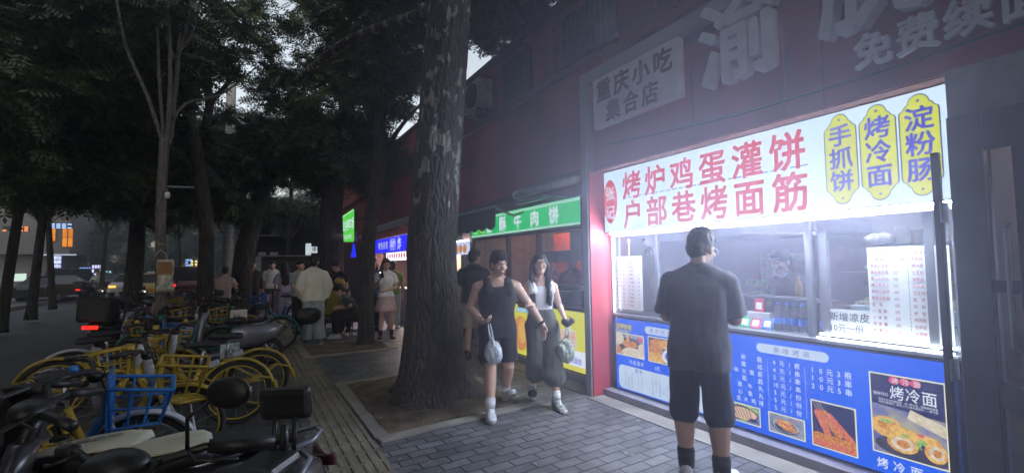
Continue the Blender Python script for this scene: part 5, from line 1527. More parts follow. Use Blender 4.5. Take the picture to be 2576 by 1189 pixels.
s = thing('shop_sign', 'stack of three glowing blue white rows of characters on the pale building', 'sign', at(145, 660, Y - .1))
p, q = at(137, 643, Y), at(155, 674, Y)
mb = MB(); mb.box((p.x, Y - .2, q.z), (q.x, Y - .05, p.z)); part('panel', mb, emat('panel_violet', (.08, .09, .40), 1.), s, True)
mb = MB()
h = (p.z - q.z) / 3
for k, tx in enumerate(('便利店', '烟酒茶', '冷饮水')): mb.text(tx, lambda u, v, w_=0: (u, Y - .22 - w_, v), p.x + .02, p.z - h * (k + 1) + .02, h * .9, (q.x - p.x) / 3 / (h * .9) * .98, None, .04)
part('lettering', mb, emat('cool_letters', (.75, .85, 1.), 1.6), s, True, fix=False)
s = thing('shop_sign', 'small lit shop entrance with red and white glow at the left edge', 'sign', at(50, 690, Y - 1))
p, q = at(34, 688, Y - 1), at(66, 706, Y - 1)
mb = MB(); mb.box((p.x, Y - 1.2, q.z), (q.x, Y - 1, p.z)); part('panel', mb, emat('entrance_glow', (.9, .25, .2), 1.3, (.6, .8, .7), .8, hi=.55), s, True)
s = thing('shop_sign', 'green lit characters glowing between trees at the left edge', 'sign', at(24, 660, 40))
p, q = at(18, 636, 40), at(29, 662, 40)
mb = MB(); mb.box((p.x, 40, q.z), (q.x, 40.1, p.z)); part('box', mb, BLACK, s, True)
mb = MB(); mb.text('药', lambda u, v, w_=0: (u, 39.98, v), p.x + .01, (p.z + q.z) / 2, .45, .85); mb.text('店', lambda u, v, w_=0: (u, 39.98, v), p.x + .01, q.z, .43, .85); part('lettering', mb, emat('green_glow', (.05, .9, .25), 1.2), s, True, fix=False)
for i, (px_, py_, w1, h1, cc, lb) in enumerate(((214, 682, .42, .42, (.25, .4, 1.), 'small blue glowing sign far down the road left of the pair'), (241, 680, .5, .6, (.6, .6, 1.), 'small white violet glowing sign far down the road'), (275, 687, .25, .25, (.4, .8, .9), 'tiny teal glowing sign far down the road'), (475, 660, .3, .4, (.3, .5, 1.), 'small blue white sign beyond the pale sapling trunk'), (488, 664, .3, .45, (1., .8, .3), 'small warm lit sign beyond the pale sapling trunk'), (40, 575, .9, .25, (1., .3, .1), 'dim red and orange neon sign in the trees at upper left'), (25, 470, .5, .12, (1., .05, .03), 'thin red light strip high at the left edge'), (148, 568, 1.0, .25, (.4, .6, 1.), 'string of small blue white lights above the orange windows'))):
    c = at(px_, py_, 62 if i < 3 else (44 if i < 5 else 50))
    k = 62 / 30. if i < 3 else (44 / 30. if i < 5 else 50 / 30.)
    t = thing('neon_sign', lb, 'sign', c)
    mb = MB(); mb.box((c.x - w1 * k / 2, c.y, c.z - h1 * k / 2), (c.x + w1 * k / 2, c.y + .1, c.z + h1 * k / 2)); part('casing', mb, BLACK, t, True)
    mb = MB(); rq = random.Random(i)
    nn = 5
    for a in range(nn):
        for b_ in range(3):
            if rq.random() < .7:
                x0 = c.x - w1 * k / 2 + w1 * k * a / nn; z0 = c.z - h1 * k / 2 + h1 * k * b_ / 3
                mb.box((x0 + .02, c.y - .03, z0 + .02), (x0 + w1 * k / nn * .8, c.y - .005, z0 + h1 * k / 3 * .8))
    part('lit_tubes', mb, emat('neon_%d' % i, cc, 1.7), t, True)
# ================================================================ PEOPLE
SKIN = mat('skin', (.58, .37, .28), .5, var=.08, scale=9)
HAIRK = mat('hair_black', (.012, .010, .010), .45, var=.3, scale=40, bump=.4, bscale=120)
HAIRB = mat('hair_brown', (.10, .06, .035), .5, var=.3, scale=40)
WSHOE = mat('shoe_white', (.62, .63, .66), .6, var=.15, scale=30)
KSHOE = mat('shoe_black', (.02, .02, .022), .5)
SOLE = mat('shoe_sole', (.5, .5, .48), .7)
def fabric(name, col, var=.14):
    return mat(name, col, .85, var=var, scale=7, bump=.35, bscale=260, sheen=.2)
def hand(mb, w_, d, n, side, curl=.5, s=1.):
    """palm and five fingers from the wrist w_, pointing d, palm facing n"""
    d = Vector(d).normalized(); n = Vector(n); n = (n - d * n.dot(d)).normalized()
    l = d.cross(n) * side
    q = Matrix((d, l, n)).transposed()
    mb.ell(w_ + d * .05 * s, (.056 * s, .042 * s, .017 * s), 12, 8, q)
    for i, (L, r) in enumerate(((.072, .0092), (.080, .0095), (.075, .0092), (.058, .0082))):
        p = w_ + d * (.092 - .006 * abs(i - 1.2)) * s + l * (.031 - .0205 * i) * s
        pts = [p - d * .02 * s]; dd = d.copy()
        for k, f in enumerate((.45, .32, .25)):
            ang = curl * (.55 + .5 * k) * (1 + .12 * i)
            dk = (d * cos(ang) + n * sin(ang)).normalized()
            p = p + dk * L * f * s
            pts.append(p)
        mb.chain(pts, [r * s, r * s, r * .93 * s, r * .8 * s], 8)
    p = w_ + d * .02 * s + l * .032 * s
    t1 = p + (d * .55 + l * .7 + n * .35).normalized() * .04 * s
    t2 = t1 + (d * .8 + l * .2 + n * .5 * (.4 + curl)).normalized() * .033 * s
    mb.chain([p, t1, t2], [.0125 * s, .0105 * s, .0085 * s], 8)
TORSO = [(-.16, .085, .080), (-.05, .165, .112), (.02, .168, .118), (.22, .145, .105), (.36, .146, .106), (.55, .166, .116), (.72, .172, .110), (.86, .150, .090), (.94, .100, .072), (1.0, .062, .062)]
TORSOF = [(-.16, .085, .080), (-.05, .172, .118), (.02, .17, .12), (.22, .128, .095), (.36, .122, .092), (.55, .142, .112), (.70, .148, .112), (.86, .130, .082), (.94, .085, .065), (1.0, .053, .055)]
def ring(c, rx, ry, n=22, yaw=0., sq=2.4):
    out = []
    for i in range(n):
        a = 2 * pi * i / n
        ca, sa = cos(a), sin(a)
        x = math.copysign(abs(ca) ** (2 / sq), ca) * rx; y = math.copysign(abs(sa) ** (2 / sq), sa) * ry
        out.append((c[0] + x * cos(yaw) - y * sin(yaw), c[1] + x * sin(yaw) + y * cos(yaw), c[2]))
    return out
GROUPP = 'people on the pavement'
def person(label, loc, heading, H=1.72, fem=False, vox=.010, legk=1., pose=None, top=None, bottom=None, shoes=None, hair=('short', None), skin=None, face=False, z0=0., build=1.):
    """heading in degrees clockwise from up the street; local frame: forward +Y, right +X"""
    s = H / 1.72
    P = dict(hip=(0, 0, .93), lean=(0, 0), twist=0, head=(0, 0), kL=(-.09, .02, .50), aL=(-.10, 0, .085), kR=(.09, .02, .50), aR=(.10, 0, .085), tL=-8, tR=8, pL=0, pR=0, eL=(-.25, -.02, 1.13), wL=(-.25, .05, .88), eR=(.25, -.02, 1.13), wR=(.25, .05, .88), cL=.5, cR=.5, dL=None, dR=None, nL=None, nR=None)
    P.update(pose or {})
    V = lambda k: Vector(P[k]) * s
    t = thing('person', label, 'person', (loc[0], loc[1], z0), -R(heading))
    skin = skin or SKIN
    hip = V('hip'); th = Vector((P['lean'][0], P['lean'][1], .54 if not P.get('bent') else P['bent'])) * s
    N = hip + th
    tw = R(P['twist'])
    wd = (.185 if not fem else .160) * s * build
    sh = {}
    dn = th.normalized()
    for sd, sg in (('L', -1), ('R', 1)):
        sh[sd] = N - dn * .085 * s + Vector((sg * wd * cos(tw), sg * wd * sin(tw), 0))
    hj = {'L': hip + Vector((-.092, 0, -.02)) * s, 'R': hip + Vector((.092, 0, -.02)) * s}
    T = TORSOF if fem else TORSO
    def tring(q, dr=0., f=1.):
        rx = ry = 0
        for (a, b_) in zip(T, T[1:]):
            if a[0] <= q <= b_[0]:
                k = (q - a[0]) / (b_[0] - a[0]); rx = a[1] + (b_[1] - a[1]) * k; ry = a[2] + (b_[2] - a[2]) * k
                break
        c = hip + th * q if q > 0 else hip + Vector((0, 0, .54 * s)) * q
        yw = tw * max(0, q)
        bx = 1 + (build - 1) * 1.2
        return ring(c, (rx * bx + dr) * s * f, (ry * bx + dr) * s * f, 24, yw)
    # ---- body
    mb = MB()
    mb.rings([tring(q) for q in (-.16, -.05, .02, .12, .22, .36, .46, .55, .64, .72, .8, .86, .94, 1.0)])
    hy, hp = R(P['head'][0]), R(P['head'][1])
    HR = Matrix.Rotation(tw - hy, 3, 'Z') @ Matrix.Rotation(hp, 3, 'X')
    hs = s * 1.10
    nk = N + Vector((0, .012, .058)) * s
    hc = nk + HR @ Vector((0, .015, .108)) * s
    mb.chain([N - Vector((0, 0, .04)) * s, N + Vector((0, .006, .03)) * s, nk + Vector((0, .0, .03)) * s], [.062 * s * (1 if not fem else .85), .056 * s * (1 if not fem else .85), .054 * s * (1 if not fem else .85)], 14)
    hd = lambda p: hc + HR @ (Vector(p) * hs)
    def he(c, r, rot=None):
        q = HR if rot is None else HR @ Euler(rot).to_matrix()
        mb.ell(hd(c), [x * hs for x in r], 16, 12, q)
    he((0, -.012, .028), (.074, .094, .092))
    he((0, .028, -.02), (.062, .066, .078)); he((0, .045, -.078), (.038, .042, .034)); he((0, .012, -.06), (.055, .058, .045))
    he((0, .088, .028), (.050, .014, .012))
    he((0, .100, -.018), (.012, .016, .024)); he((0, .109, -.030), (.017, .013, .012))
    he((0, .088, -.062), (.022, .012, .006)); he((0, .086, -.073), (.019, .012, .006))
    for sg in (-1, 1):
        he((sg * .075, -.005, -.012), (.010, .022, .034), (0, 0, sg * -.35)); he((sg * .042, .070, -.022), (.022, .02, .02))
        sd = 'L' if sg < 0 else 'R'
        e, w_ = V('e' + sd), V('w' + sd)
        a0 = sh[sd]
        mid = a0.lerp(e, .4)
        fk = .94 if fem else 1.26
        mb.chain([N + Vector((sg * .02, -.012, .015)) * s, a0 - Vector((sg * .03, 0, -.012)) * s], [.055 * s * (.85 if fem else 1), .050 * s * (.85 if fem else 1)], 10)
        mb.chain([a0 - Vector((sg * .035, 0, 0)) * s, a0 + Vector((sg * .005, 0, -.012)) * s, mid, e.lerp(a0, .12), e, e.lerp(w_, .28), e.lerp(w_, .7), w_], [.060 * s * fk, .058 * s * fk, .048 * s * fk, .041 * s * fk, .040 * s * fk, .041 * s * fk, .031 * s * fk, .026 * s * fk], 12)
        d = (w_ - e).normalized() if P['d' + sd] is None else Vector(P['d' + sd]).normalized()
        nn = P['n' + sd] or (-sg, 0.15, 0.05)
        hand(mb, w_, d, nn, 1 if sg > 0 else -1, P['c' + sd], s * (.95 if fem else 1.02))
        k_, a_ = V('k' + sd), V('a' + sd)
        h_ = hj[sd]
        back = ((h_ - k_).normalized() + (a_ - k_).normalized())
        calf = k_.lerp(a_, .32) + Vector((0, -.012, 0)) * s
        mb.chain([h_, h_.lerp(k_, .35), h_.lerp(k_, .75), k_, calf, k_.lerp(a_, .7), a_], [.095 * s, .085 * s, .066 * s * legk, .056 * s * legk, .058 * s * legk, .043 * s * legk, .038 * s * legk], 14)
        ty = R(P['t' + sd]); tp = R(P['p' + sd])
        FR = Matrix.Rotation(-ty, 3, 'Z') @ Matrix.Rotation(-tp, 3, 'X')
        mb.chain([a_, a_ + FR @ Vector((0, .06, -.035)) * s, a_ + FR @ Vector((0, .15, -.055)) * s], [.036 * s, .035 * s, .026 * s], 10)
    body = link('body', remesh(mb, vox, 3), skin, t)
    # ---- shoes
    for sd in 'LR':
        if shoes is None: break
        a_ = V('a' + sd)
        FR = Matrix.Rotation(-R(P['t' + sd]), 3, 'Z') @ Matrix.Rotation(-R(P['p' + sd]), 3, 'X')
        ss = s * 1.22
        def fp(x, y, z): return a_ + FR @ Vector((x * 1.2, y * 1.15, z)) * s
        m1 = MB()
        for (y, z, rx, ry, rz) in ((-.035, -.045, .038, .045, .040), (.02, -.035, .040, .06, .045), (.09, -.05, .045, .065, .032), (.15, -.056, .043, .055, .028)):
            m1.ell(fp(0, y, z), (rx * ss, ry * ss, rz * ss), 14, 10, FR)
        m1.chain([fp(0, -.012, -.02), fp(0, -.01, .035)], [.044 * s, .043 * s], 12)
        so_ = link('shoe', remesh(m1, max(vox, .008), 3), shoes[0], t)
        m2 = MB()
        pr = []
        for i in range(24):
            a = 2 * pi * i / 24
            x = cos(a) * (.047 + .006 * sin(a)); y = .055 + sin(a) * .148
            pr.append((x, y))
        m2.prism(pr, lambda u, v, w__: fp(u, v, -.088 + w__), .026)
        part('sole', m2, shoes[1], so_)
        if len(shoes) > 2:
            m3 = MB(); m3.chain([a_ + Vector((0, 0, .0)), a_.lerp(V('k' + sd), .16 + shoes[3] * 1.4)], [.045 * s * legk, .050 * s * legk], 12)
            part('sock', m3, shoes[2], t, smooth=True)
    # ---- clothes
    if top:
        kind, m, o = top
        loose = o.get('loose', .018)
        m1 = MB()
        q0, q1 = o.get('from', -.06), o.get('to', .965)
        qs = [q0 + (q1 - q0) * i / 14 for i in range(15)]
        rr = []
        for q in qs:
            f = 1 + o.get('flare', .0) * max(0, (.45 - q))
            qq = max(-.05, q)
            dr = loose * (1 if q < .8 else max(.3, (1 - q) / .2))
            r_ = tring(qq, dr, f)
            if q < -.05:
                dz = (q + .05) * .54 * s
                r_ = [(x, y, z + dz) for x, y, z in r_]
            rr.append(r_)
        m1.rings(rr)
        if kind == 'tank':
            for sg in (-1, 1):
                c = N + Vector((sg * .112 * cos(tw), sg * .112 * sin(tw), 0)) * s
                kf = .8 if fem else 1.
                m1.chain([c + Vector((0, .080, -.14)) * s, c + Vector((0, .060, -.075)) * s, c + Vector((0, .008, -.030)) * s, c + Vector((0, -.06, -.06)) * s, c + Vector((0, -.085, -.14)) * s], [.068 * s * kf, .060 * s * kf, .054 * s * kf, .058 * s * kf, .068 * s * kf], 12)
        else:
            fr = o.get('sleeve', .62); sw = o.get('sw', .072)
            for sd, sg in (('L', -1), ('R', 1)):
                a0 = sh[sd]; e, w_ = V('e' + sd), V('w' + sd)
                m1.chain([N + Vector((sg * .03, -.012, -.004)) * s, a0 - Vector((sg * .03, 0, -.008)) * s], [.074 * s, .076 * s], 12)
                pts = [a0 - Vector((sg * .06, 0, -.01)) * s, a0 + Vector((sg * .008, 0, 0)) * s]
                if fr <= 1:
                    pts += [a0.lerp(e, fr * .5), a0.lerp(e, fr)]; rads = [.07, .07, sw, sw * 1.06]
                else:
                    pts += [a0.lerp(e, .5), e, e.lerp(w_, .5), e.lerp(w_, fr - 1)]; rads = [.07, .07, sw, sw * .92, sw * .8, sw * .68]
                rads = [x * s * (1 if fem else 1.17) for x in rads]
                m1.tube(pts, rads, 16)
                for p, r_ in zip(pts[:-1], rads[:-1]): m1.ell(p, (r_,) * 3, 14, 10)
        o_ = link(o.get('name', 'shirt'), remesh(m1, max(vox, .009), 3, o.get('amp', .006) * s, o.get('freq', 9.), loc[0] * 3), m, t)
    if bottom:
        kind, m, o = bottom
        m1 = MB()
        wq = o.get('waist', .16)
        if kind == 'skirt':
            n = o.get('pleats', 18)
            rr = []
            zt = (hip + th * wq).z; zb = o['hem'] * s
            for i in range(12):
                k = i / 11
                rx = (.15 + (o.get('rx', .23) - .15) * k) * s; ry = (.115 + (o.get('ry', .19) - .115) * k) * s
                c = hip + th * wq * (1 - k)
                ringp = []
                for j in range(n * 4):
                    a = 2 * pi * j / (n * 4)
                    pl = 1 + .05 * k * cos(n * a)
                    ringp.append((c.x + cos(a) * rx * pl, c.y + sin(a) * ry * pl, zt + (zb - zt) * k))
                rr.append(ringp)
            m1.rings(rr, cap=False)
            oo = part('skirt', m1, m, t, smooth=True, fix=False)
            oo.modifiers.new('s', 'SOLIDIFY').thickness = .006
        else:
            m1.rings([tring(q, .016) for q in (-.05, .0, .05, wq)] )
            fr = o.get('len', .8); r0 = o.get('r0', .112); r1 = o.get('r1', .10)
            for sd in 'LR':
                h_, k_, a_ = hj[sd], V('k' + sd), V('a' + sd)
                if fr <= 1:
                    pts = [h_, h_.lerp(k_, fr * .35), h_.lerp(k_, fr * .7), h_.lerp(k_, fr)]; rads = [r0, r0 * .98, (r0 + r1) / 2, r1]
                else:
                    g = fr - 1
                    pts = [h_, h_.lerp(k_, .4), h_.lerp(k_, .8), k_, k_.lerp(a_, g * .35), k_.lerp(a_, g * .7), k_.lerp(a_, g)]
                    rk = o.get('rk', (r0 + r1) / 2)
                    rads = [r0, r0 * .96, (r0 + rk) / 2 * .98, rk, rk * .98, (rk + r1) / 2, r1]
                    if o.get('balloon'): rads[-2] *= 1.12; rads[-1] *= .72
                rads = [x * s * (1 + (build - 1)) for x in rads]
                m1.tube(pts, rads, 18)
                for p, r_ in zip(pts[:-1], rads[:-1]): m1.ell(p, (r_,) * 3, 16, 10)
            m1.ell(hip + Vector((0, 0, -.06)) * s, (.15 * s, .115 * s, .10 * s), 16, 10)
            link(o.get('name', 'shorts'), remesh(m1, max(vox, .009), 3, o.get('amp', .006) * s, 9, loc[1] * 3), m, t)
    # ---- hair
    hk, hm = hair
    if hk:
        hm = hm or HAIRK
        m1 = MB()
        def hh(c, r): m1.ell(hd(c), [x * hs for x in r], 18, 12, HR)
        hh((0, -.020, .042), (.083, .098, .092)); hh((0, -.055, -.012), (.070, .060, .070)); hh((0, .022, .085), (.066, .066, .045))
        if hk == 'short':
            hh((0, .040, .078), (.066, .055, .045))
        if hk == 'spiky':
            hh((0, .048, .086), (.064, .050, .040)); hh((0, -.01, .105), (.072, .085, .042))
        if hk in ('long', 'bob'):
            L = .40 if hk == 'long' else .20
            for sg in (-1, 1):
                p = [hd((sg * .062, -.012, .05)), hd((sg * .086, -.012, -.04)), hd((sg * .092, .0 if hk == 'long' else -.02, -.13)), hd((sg * .088, .01, -.20))]
                rd = [.032, .032, .036, .040]
                if hk == 'long':
                    p += [N + HR @ Vector((sg * .095, .060, -.10)) * s, N + HR @ Vector((sg * .10, .085, -.22)) * s, N + HR @ Vector((sg * .10, .09, -.31)) * s]; rd += [.042, .036, .016]
                m1.chain(p, [x * s for x in rd], 12)
            m1.chain([hd((0, -.07, .02)), hd((0, -.085, -.10)), hd((0, -.085, -.18)), N + Vector((0, -.115, -.10)) * s, N + Vector((0, -.125, -L + .05)) * s], [x * s for x in (.072, .082, .09, .095, .05)], 14)
            for sg in (-1, 1): m1.chain([hd((sg * .05, -.06, -.05)), hd((sg * .06, -.07, -.18)), N + Vector((sg * .07, -.105, -.10)) * s, N + Vector((sg * .07, -.115, -L + .06)) * s], [x * s for x in (.05, .06, .06, .035)], 12)
        link('hair', remesh(m1, max(vox * .8, .006), 1, .008 * s, 38, 2), hm, t)
    if hk == 'long' and vox < .007:
        rq = random.Random(2)
        m1 = MB()
        for q in range(46):
            sg = rq.choice((-1, 1)); o1 = rq.uniform(-.03, .03); o2 = rq.uniform(-.03, .035); bk_ = rq.random() < .35
            if bk_:
                pts = [hd((sg * .05, -.06, .06)), hd((sg * .07 + o1, -.10, -.06)), N + HR @ Vector((sg * .07 + o1, -.135, -.05)) * s, N + HR @ Vector((sg * .08 + o1 * 1.5, -.15, -.30 - o2)) * s]
            else:
                pts = [hd((sg * .06, .0, .06)), hd((sg * (.094 + o1 * .3), o2 * .5 + .015, -.04)), hd((sg * (.10 + o1 * .5), .02 + o2, -.15)), N + HR @ Vector((sg * .10 + o1, .085 + o2, -.12)) * s, N + HR @ Vector((sg * .10 + o1 * 1.5, .118 + o2 * .6, -.33 + o1)) * s]
            m1.tube(pts, [.006 * s] * (len(pts) - 1) + [.002 * s], 5)
        part('hair_strand', m1, hm, t, smooth=True)
    if face:
        fm = mat('eye_dark', (.01, .008, .008), .2)
        lm = mat('lip', (.32, .10, .09), .45)
        for sg in (-1, 1):
            m1 = MB(); m1.ell(hd((sg * .031, .081, .006)), (.0125 * s, .007 * s, .0036 * s), 10, 8, HR); part('eye', m1, fm, t, smooth=True)
            m1 = MB(); m1.tube([hd((sg * .014, .096, .030)), hd((sg * .032, .096, .036)), hd((sg * .050, .084, .029))], [.0022 * s, .003 * s, .0016 * s], 6); part('eyebrow', m1, HAIRK, t, smooth=True)
        m1 = MB(); m1.tube([hd((-.024, .090, -.0655 + (.006 if face == 'smile' else 0))), hd((-.01, .0985, -.067)), hd((.01, .0985, -.067)), hd((.024, .090, -.0655 + (.006 if face == 'smile' else 0)))], [.002 * s, .0055 * s, .0055 * s, .002 * s], 8); part('mouth', m1, lm if face != 'smile' else mat('teeth_smile', (.6, .45, .42), .4), t, smooth=True)
    t['_hd'] = 0
    del t['_hd']
    return t, hd, V, N, HR
def world(t, p):
    return Matrix.Translation(t.location) @ Matrix.Rotation(t.rotation_euler.z, 4, 'Z') @ Vector(p)

BLK = fabric('cloth_black', (.014, .015, .017)); NAVY = fabric('cloth_navy', (.02, .025, .05)); WHT = fabric('cloth_white', (.76, .76, .80), .05)
CREAMC = fabric('cloth_cream', (.70, .68, .60), .06); LAV = fabric('cloth_lavender', (.40, .37, .52), .06); OLIVE = fabric('cloth_charcoal_olive', (.085, .088, .075)); GREYT = fabric('cloth_grey', (.12, .12, .14))
JEAN = fabric('cloth_pale_jean', (.33, .38, .42)); YELJ = fabric('cloth_yellow', (.42, .33, .05)); LIME = fabric('cloth_lime', (.36, .42, .10)); PINKS = fabric('cloth_pink_pleat', (.62, .42, .44))
SMPH = mat('phone_black', (.01, .01, .012), .15)
# ---- young man in the black tank top, walking towards the viewer
mloc = (2.42, 4.72)
man, hd, V, N, HR = person('young man in black sleeveless top and shorts walking with a plastic bag', mloc, 196, 1.70, vox=.0065,
    pose=dict(hip=(0, 0, .91), lean=(0, .02), twist=-4, head=(-22, -10), kR=(.105, .13, .50), aR=(.125, .21, .095), kL=(-.12, .02, .49), aL=(-.14, -.25, .14), tR=6, tL=-10, pL=-28,
              eR=(.295, -.03, 1.14), wR=(.20, .17, 1.005), dR=(-.55, .80, .12), nR=(-.25, .1, 1), cR=.75, eL=(-.36, .03, 1.16), wL=(-.50, .10, .93), dL=(-.05, .05, -1), nL=(.6, .5, 0), cL=.35),
    top=('tank', BLK, dict(loose=.026, **{'from': -.16}, to=.86, amp=.009, freq=6, flare=.04)), bottom=('shorts', BLK, dict(len=.88, r0=.106, r1=.098, amp=.009)), shoes=(WSHOE, SOLE, WSHOE, .035), hair=('spiky', None), face='calm', build=1.12, legk=1.15)
MANV = V
ph = world(man, V('wR') + Vector((-.03, .07, .045)))
mb = MB(); mb.box((-.036, -.075, -.004), (.036, .075, .004)); o = solo('phone', mb, SMPH, 'dark phone lying in the palm of the man in the black top', 'phone', base=(0, 0, 0)); o.location = ph; o.rotation_euler = (.2, .1, 1.2)
wr = world(man, V('eL').lerp(V('wL'), .86)); w2 = world(man, V('eL').lerp(V('wL'), .95))
mb = MB(); ax = (V('wL') - V('eL')).normalized(); c = V('eL').lerp(V('wL'), .90)
mb.tube([c - ax * .014, c + ax * .014], .036, 14); wt = part('wristwatch', mb, SMPH, man, smooth=True)
def hang_bag(top, drop, r, seed, label, m, tilt=(0, 0)):
    """plastic bag hanging from a hand by two handles"""
    t = thing('carrier_bag', label, 'bag', top)
    r2 = random.Random(seed)
    mb = MB()
    body = (tilt[0], tilt[1], -drop)
    mb.ell(body, r, 16, 12)
    mb.ell((body[0] + r[0] * .3, body[1], body[2] - r[2] * .3), (r[0] * .75, r[1] * .8, r[2] * .7), 12, 10)
    mb.chain([(body[0], body[1], body[2] + r[2] * .5), (body[0] * .6, body[1] * .6, -drop * .52)], [r[0] * .75, .022], 12)
    me = remesh(mb, .010, 2, .014, 24, seed)
    link('body', me, m, t)
    mb = MB()
    for sg in (-1, 1): mb.tube([(sg * .012, 0, .01), (sg * .016 + body[0] * .3, 0, -drop * .25), (sg * .012 + body[0] * .6, body[1] * .6, -drop * .55)], [.005, .010, .018], 8, flat=.5)
    part('handle', mb, m, t, smooth=True)
    return t
FILM = mat('carrier_film', (.60, .64, .72), .25, var=.3, scale=18, bump=.8, bscale=50, alpha=.85)
hang_bag(world(man, V('wR') + Vector((-.06, .10, -.02))), .30, (.095, .075, .115), 3, 'pale bluish carrier bag hanging from the hand of the man in black', FILM, (.05, 0))
# ---- young woman with glasses
wloc = (2.98, 4.68)
_el = world(man, MANV('eL').lerp(MANV('wL'), .12)) + Vector((.0, -.07, .03))
LINK = (Matrix.Translation((wloc[0], wloc[1], 0)) @ Matrix.Rotation(-R(198), 4, 'Z')).inverted() @ _el
wom, hd, V, N, HR = person('smiling young woman with glasses, long hair, white top and dark balloon trousers', wloc, 198, 1.66, True, vox=.0065,
    pose=dict(hip=(0, 0, .93), lean=(.012, -.02), head=(8, 6), kR=(.08, .05, .51), aR=(.09, -.20, .14), pR=-26, kL=(-.085, .15, .51), aL=(-.10, .23, .10), tL=-10, pL=8, tR=10,
              eR=(.25, -.04, 1.17), wR=tuple(LINK / (1.66 / 1.72)), dR=(.75, .5, .15), nR=(-.2, -.6, -.6), cR=1.0, eL=(-.23, -.03, 1.14), wL=(-.24, .15, 1.0), dL=(.0, .9, -.25), nL=(.5, 0, .8), cL=.9),
    top=('tank', fabric('cloth_bright_white', (.78, .78, .82), .04), dict(loose=.008, **{'from': .22}, to=.84, amp=.004)), bottom=('pants', OLIVE, dict(len=1.50, waist=.34, r0=.115, rk=.122, r1=.115, balloon=1, name='trousers', amp=.016)), shoes=(mat('shoe_silver_black', (.35, .36, .36), .5, var=.7, scale=45), KSHOE, WSHOE, .02), hair=('long', None), face='smile')
mb = MB()
for sg in (-1, 1):
    pts = [hd((sg * .034 + .026 * cos(a), .103, .004 + .024 * sin(a))) for a in [2 * pi * i / 18 for i in range(18)]]
    mb.tube(pts, .0022, 6, closed=True)
    mb.tube([hd((sg * .060, .100, .008)), hd((sg * .078, .04, .006)), hd((sg * .078, -.0, .0))], .002, 5)
mb.tube([hd((-.010, .104, .008)), hd((.010, .104, .008))], .0022, 5)
part('glasses', mb, mat('glasses_frame', (.02, .02, .02), .3), wom, smooth=True)
wl_ = world(wom, V('wL') + Vector((0, .09, -.03)))
mb = MB(); mb.ell((0, 0, 0), (.055, .05, .05), 14, 10); mb.ell((.03, -.03, .02), (.04, .04, .035), 10, 8); mb.ell((-.03, .02, .01), (.035, .04, .04), 10, 8)
o = link('purse', remesh(mb, .008, 2, .004, 20, 1), mat('purse_black', (.02, .02, .024), .45), None); o.location = wl_; tag(o, 'small black pouch held in the hand of the smiling woman', 'purse')
hang_bag(wl_ + Vector((0, 0, -.04)), .27, (.10, .08, .13), 6, 'pale green translucent carrier bag hanging from the hand of the smiling woman', mat('carrier_film_green', (.36, .42, .36), .25, var=.35, scale=18, bump=.8, bscale=50, alpha=.85), (-.02, .02))
# ---- man with his back to the viewer at the counter
bk, hd, V, N, HR = person('man seen from behind in loose dark shirt and long shorts at the lit counter', (2.93, 2.46), 60, 1.80, vox=.0065,
    pose=dict(hip=(0, 0, .92), lean=(.01, .05), head=(22, -16), aL=(-.115, .04, .085), kL=(-.115, .04, .50), aR=(.13, -.03, .085), kR=(.12, .02, .50), tL=-10, tR=14, eL=(-.225, .07, 1.13), wL=(-.08, .30, 1.16), eR=(.235, .09, 1.12), wR=(.12, .33, 1.13), cL=.9, cR=.9),
    top=('tee', fabric('cloth_dark_tee', (.10, .10, .125)), dict(loose=.050, **{'from': -.27}, to=.975, sleeve=.95, sw=.078, amp=.014, freq=7, flare=.06)), bottom=('shorts', fabric('cloth_dark_short', (.03, .033, .055)), dict(len=1.14, r0=.108, r1=.108, rk=.108, amp=.012)), shoes=(WSHOE, KSHOE, BLK, .05), hair=('spiky', None), build=.96, legk=1.25)
mb = MB()
for sg in (1,):
    mb.tube([hd((sg * .080, -.0, .004)), hd((sg * .082, .05, .008)), hd((sg * .066, .10, .008))], .0025, 6)
    mb.tube([hd((sg * .034 + .026 * cos(a), .108, .004 + .022 * sin(a))) for a in [2 * pi * i / 16 for i in range(16)]], .0025, 6, closed=True)
part('glasses', mb, mat('glasses_rim', (.5, .5, .52), .3, .6), bk, smooth=True)
# ---- others
person('man in black shirt and beige shorts seen from behind at the beef pie window', (3.38, 7.45), 40, 1.80, vox=.010, pose=dict(head=(25, -6), aL=(-.12, 0, .085), aR=(.11, .05, .085)),
    top=('tee', BLK, dict(loose=.035, sleeve=.75, sw=.085, amp=.008)), bottom=('shorts', fabric('cloth_beige', (.42, .36, .26)), dict(len=.98, r0=.12, r1=.115)), shoes=(KSHOE, KSHOE), hair=('short', None))
g, hd, V, N, HR = person('girl in white shirt and pink pleated skirt holding up a phone beside the small tree', (2.70, 10.65), 190, 1.70, True, vox=.010,
    pose=dict(head=(-8, -8), kL=(-.09, .01, .50), aL=(-.13, 0, .085), aR=(.12, .02, .085), eR=(.23, .06, 1.14), wR=(.13, .24, 1.34), dR=(-.1, .25, 1), nR=(-.5, -1, 0), cR=.9, eL=(-.24, .0, 1.12), wL=(.02, .20, 1.07), cL=.5),
    top=('tee', WHT, dict(loose=.022, sleeve=.62, sw=.078, **{'from': -.02})), bottom=('skirt', PINKS, dict(hem=.60, rx=.235, ry=.19)), shoes=(KSHOE, KSHOE, BLK, .02), hair=('bob', HAIRB), face='calm')
pp = world(g, V('wR') + Vector((-.02, .08, .08)))
mb = MB(); mb.box((-.037, -.004, -.075), (.037, .004, .075)); o = solo('phone', mb, SMPH, 'phone with tiny bright lamp raised by the girl in the pleated skirt', 'phone', base=(0, 0, 0)); o.location = pp; o.rotation_euler = (-.2, .2, -R(190))
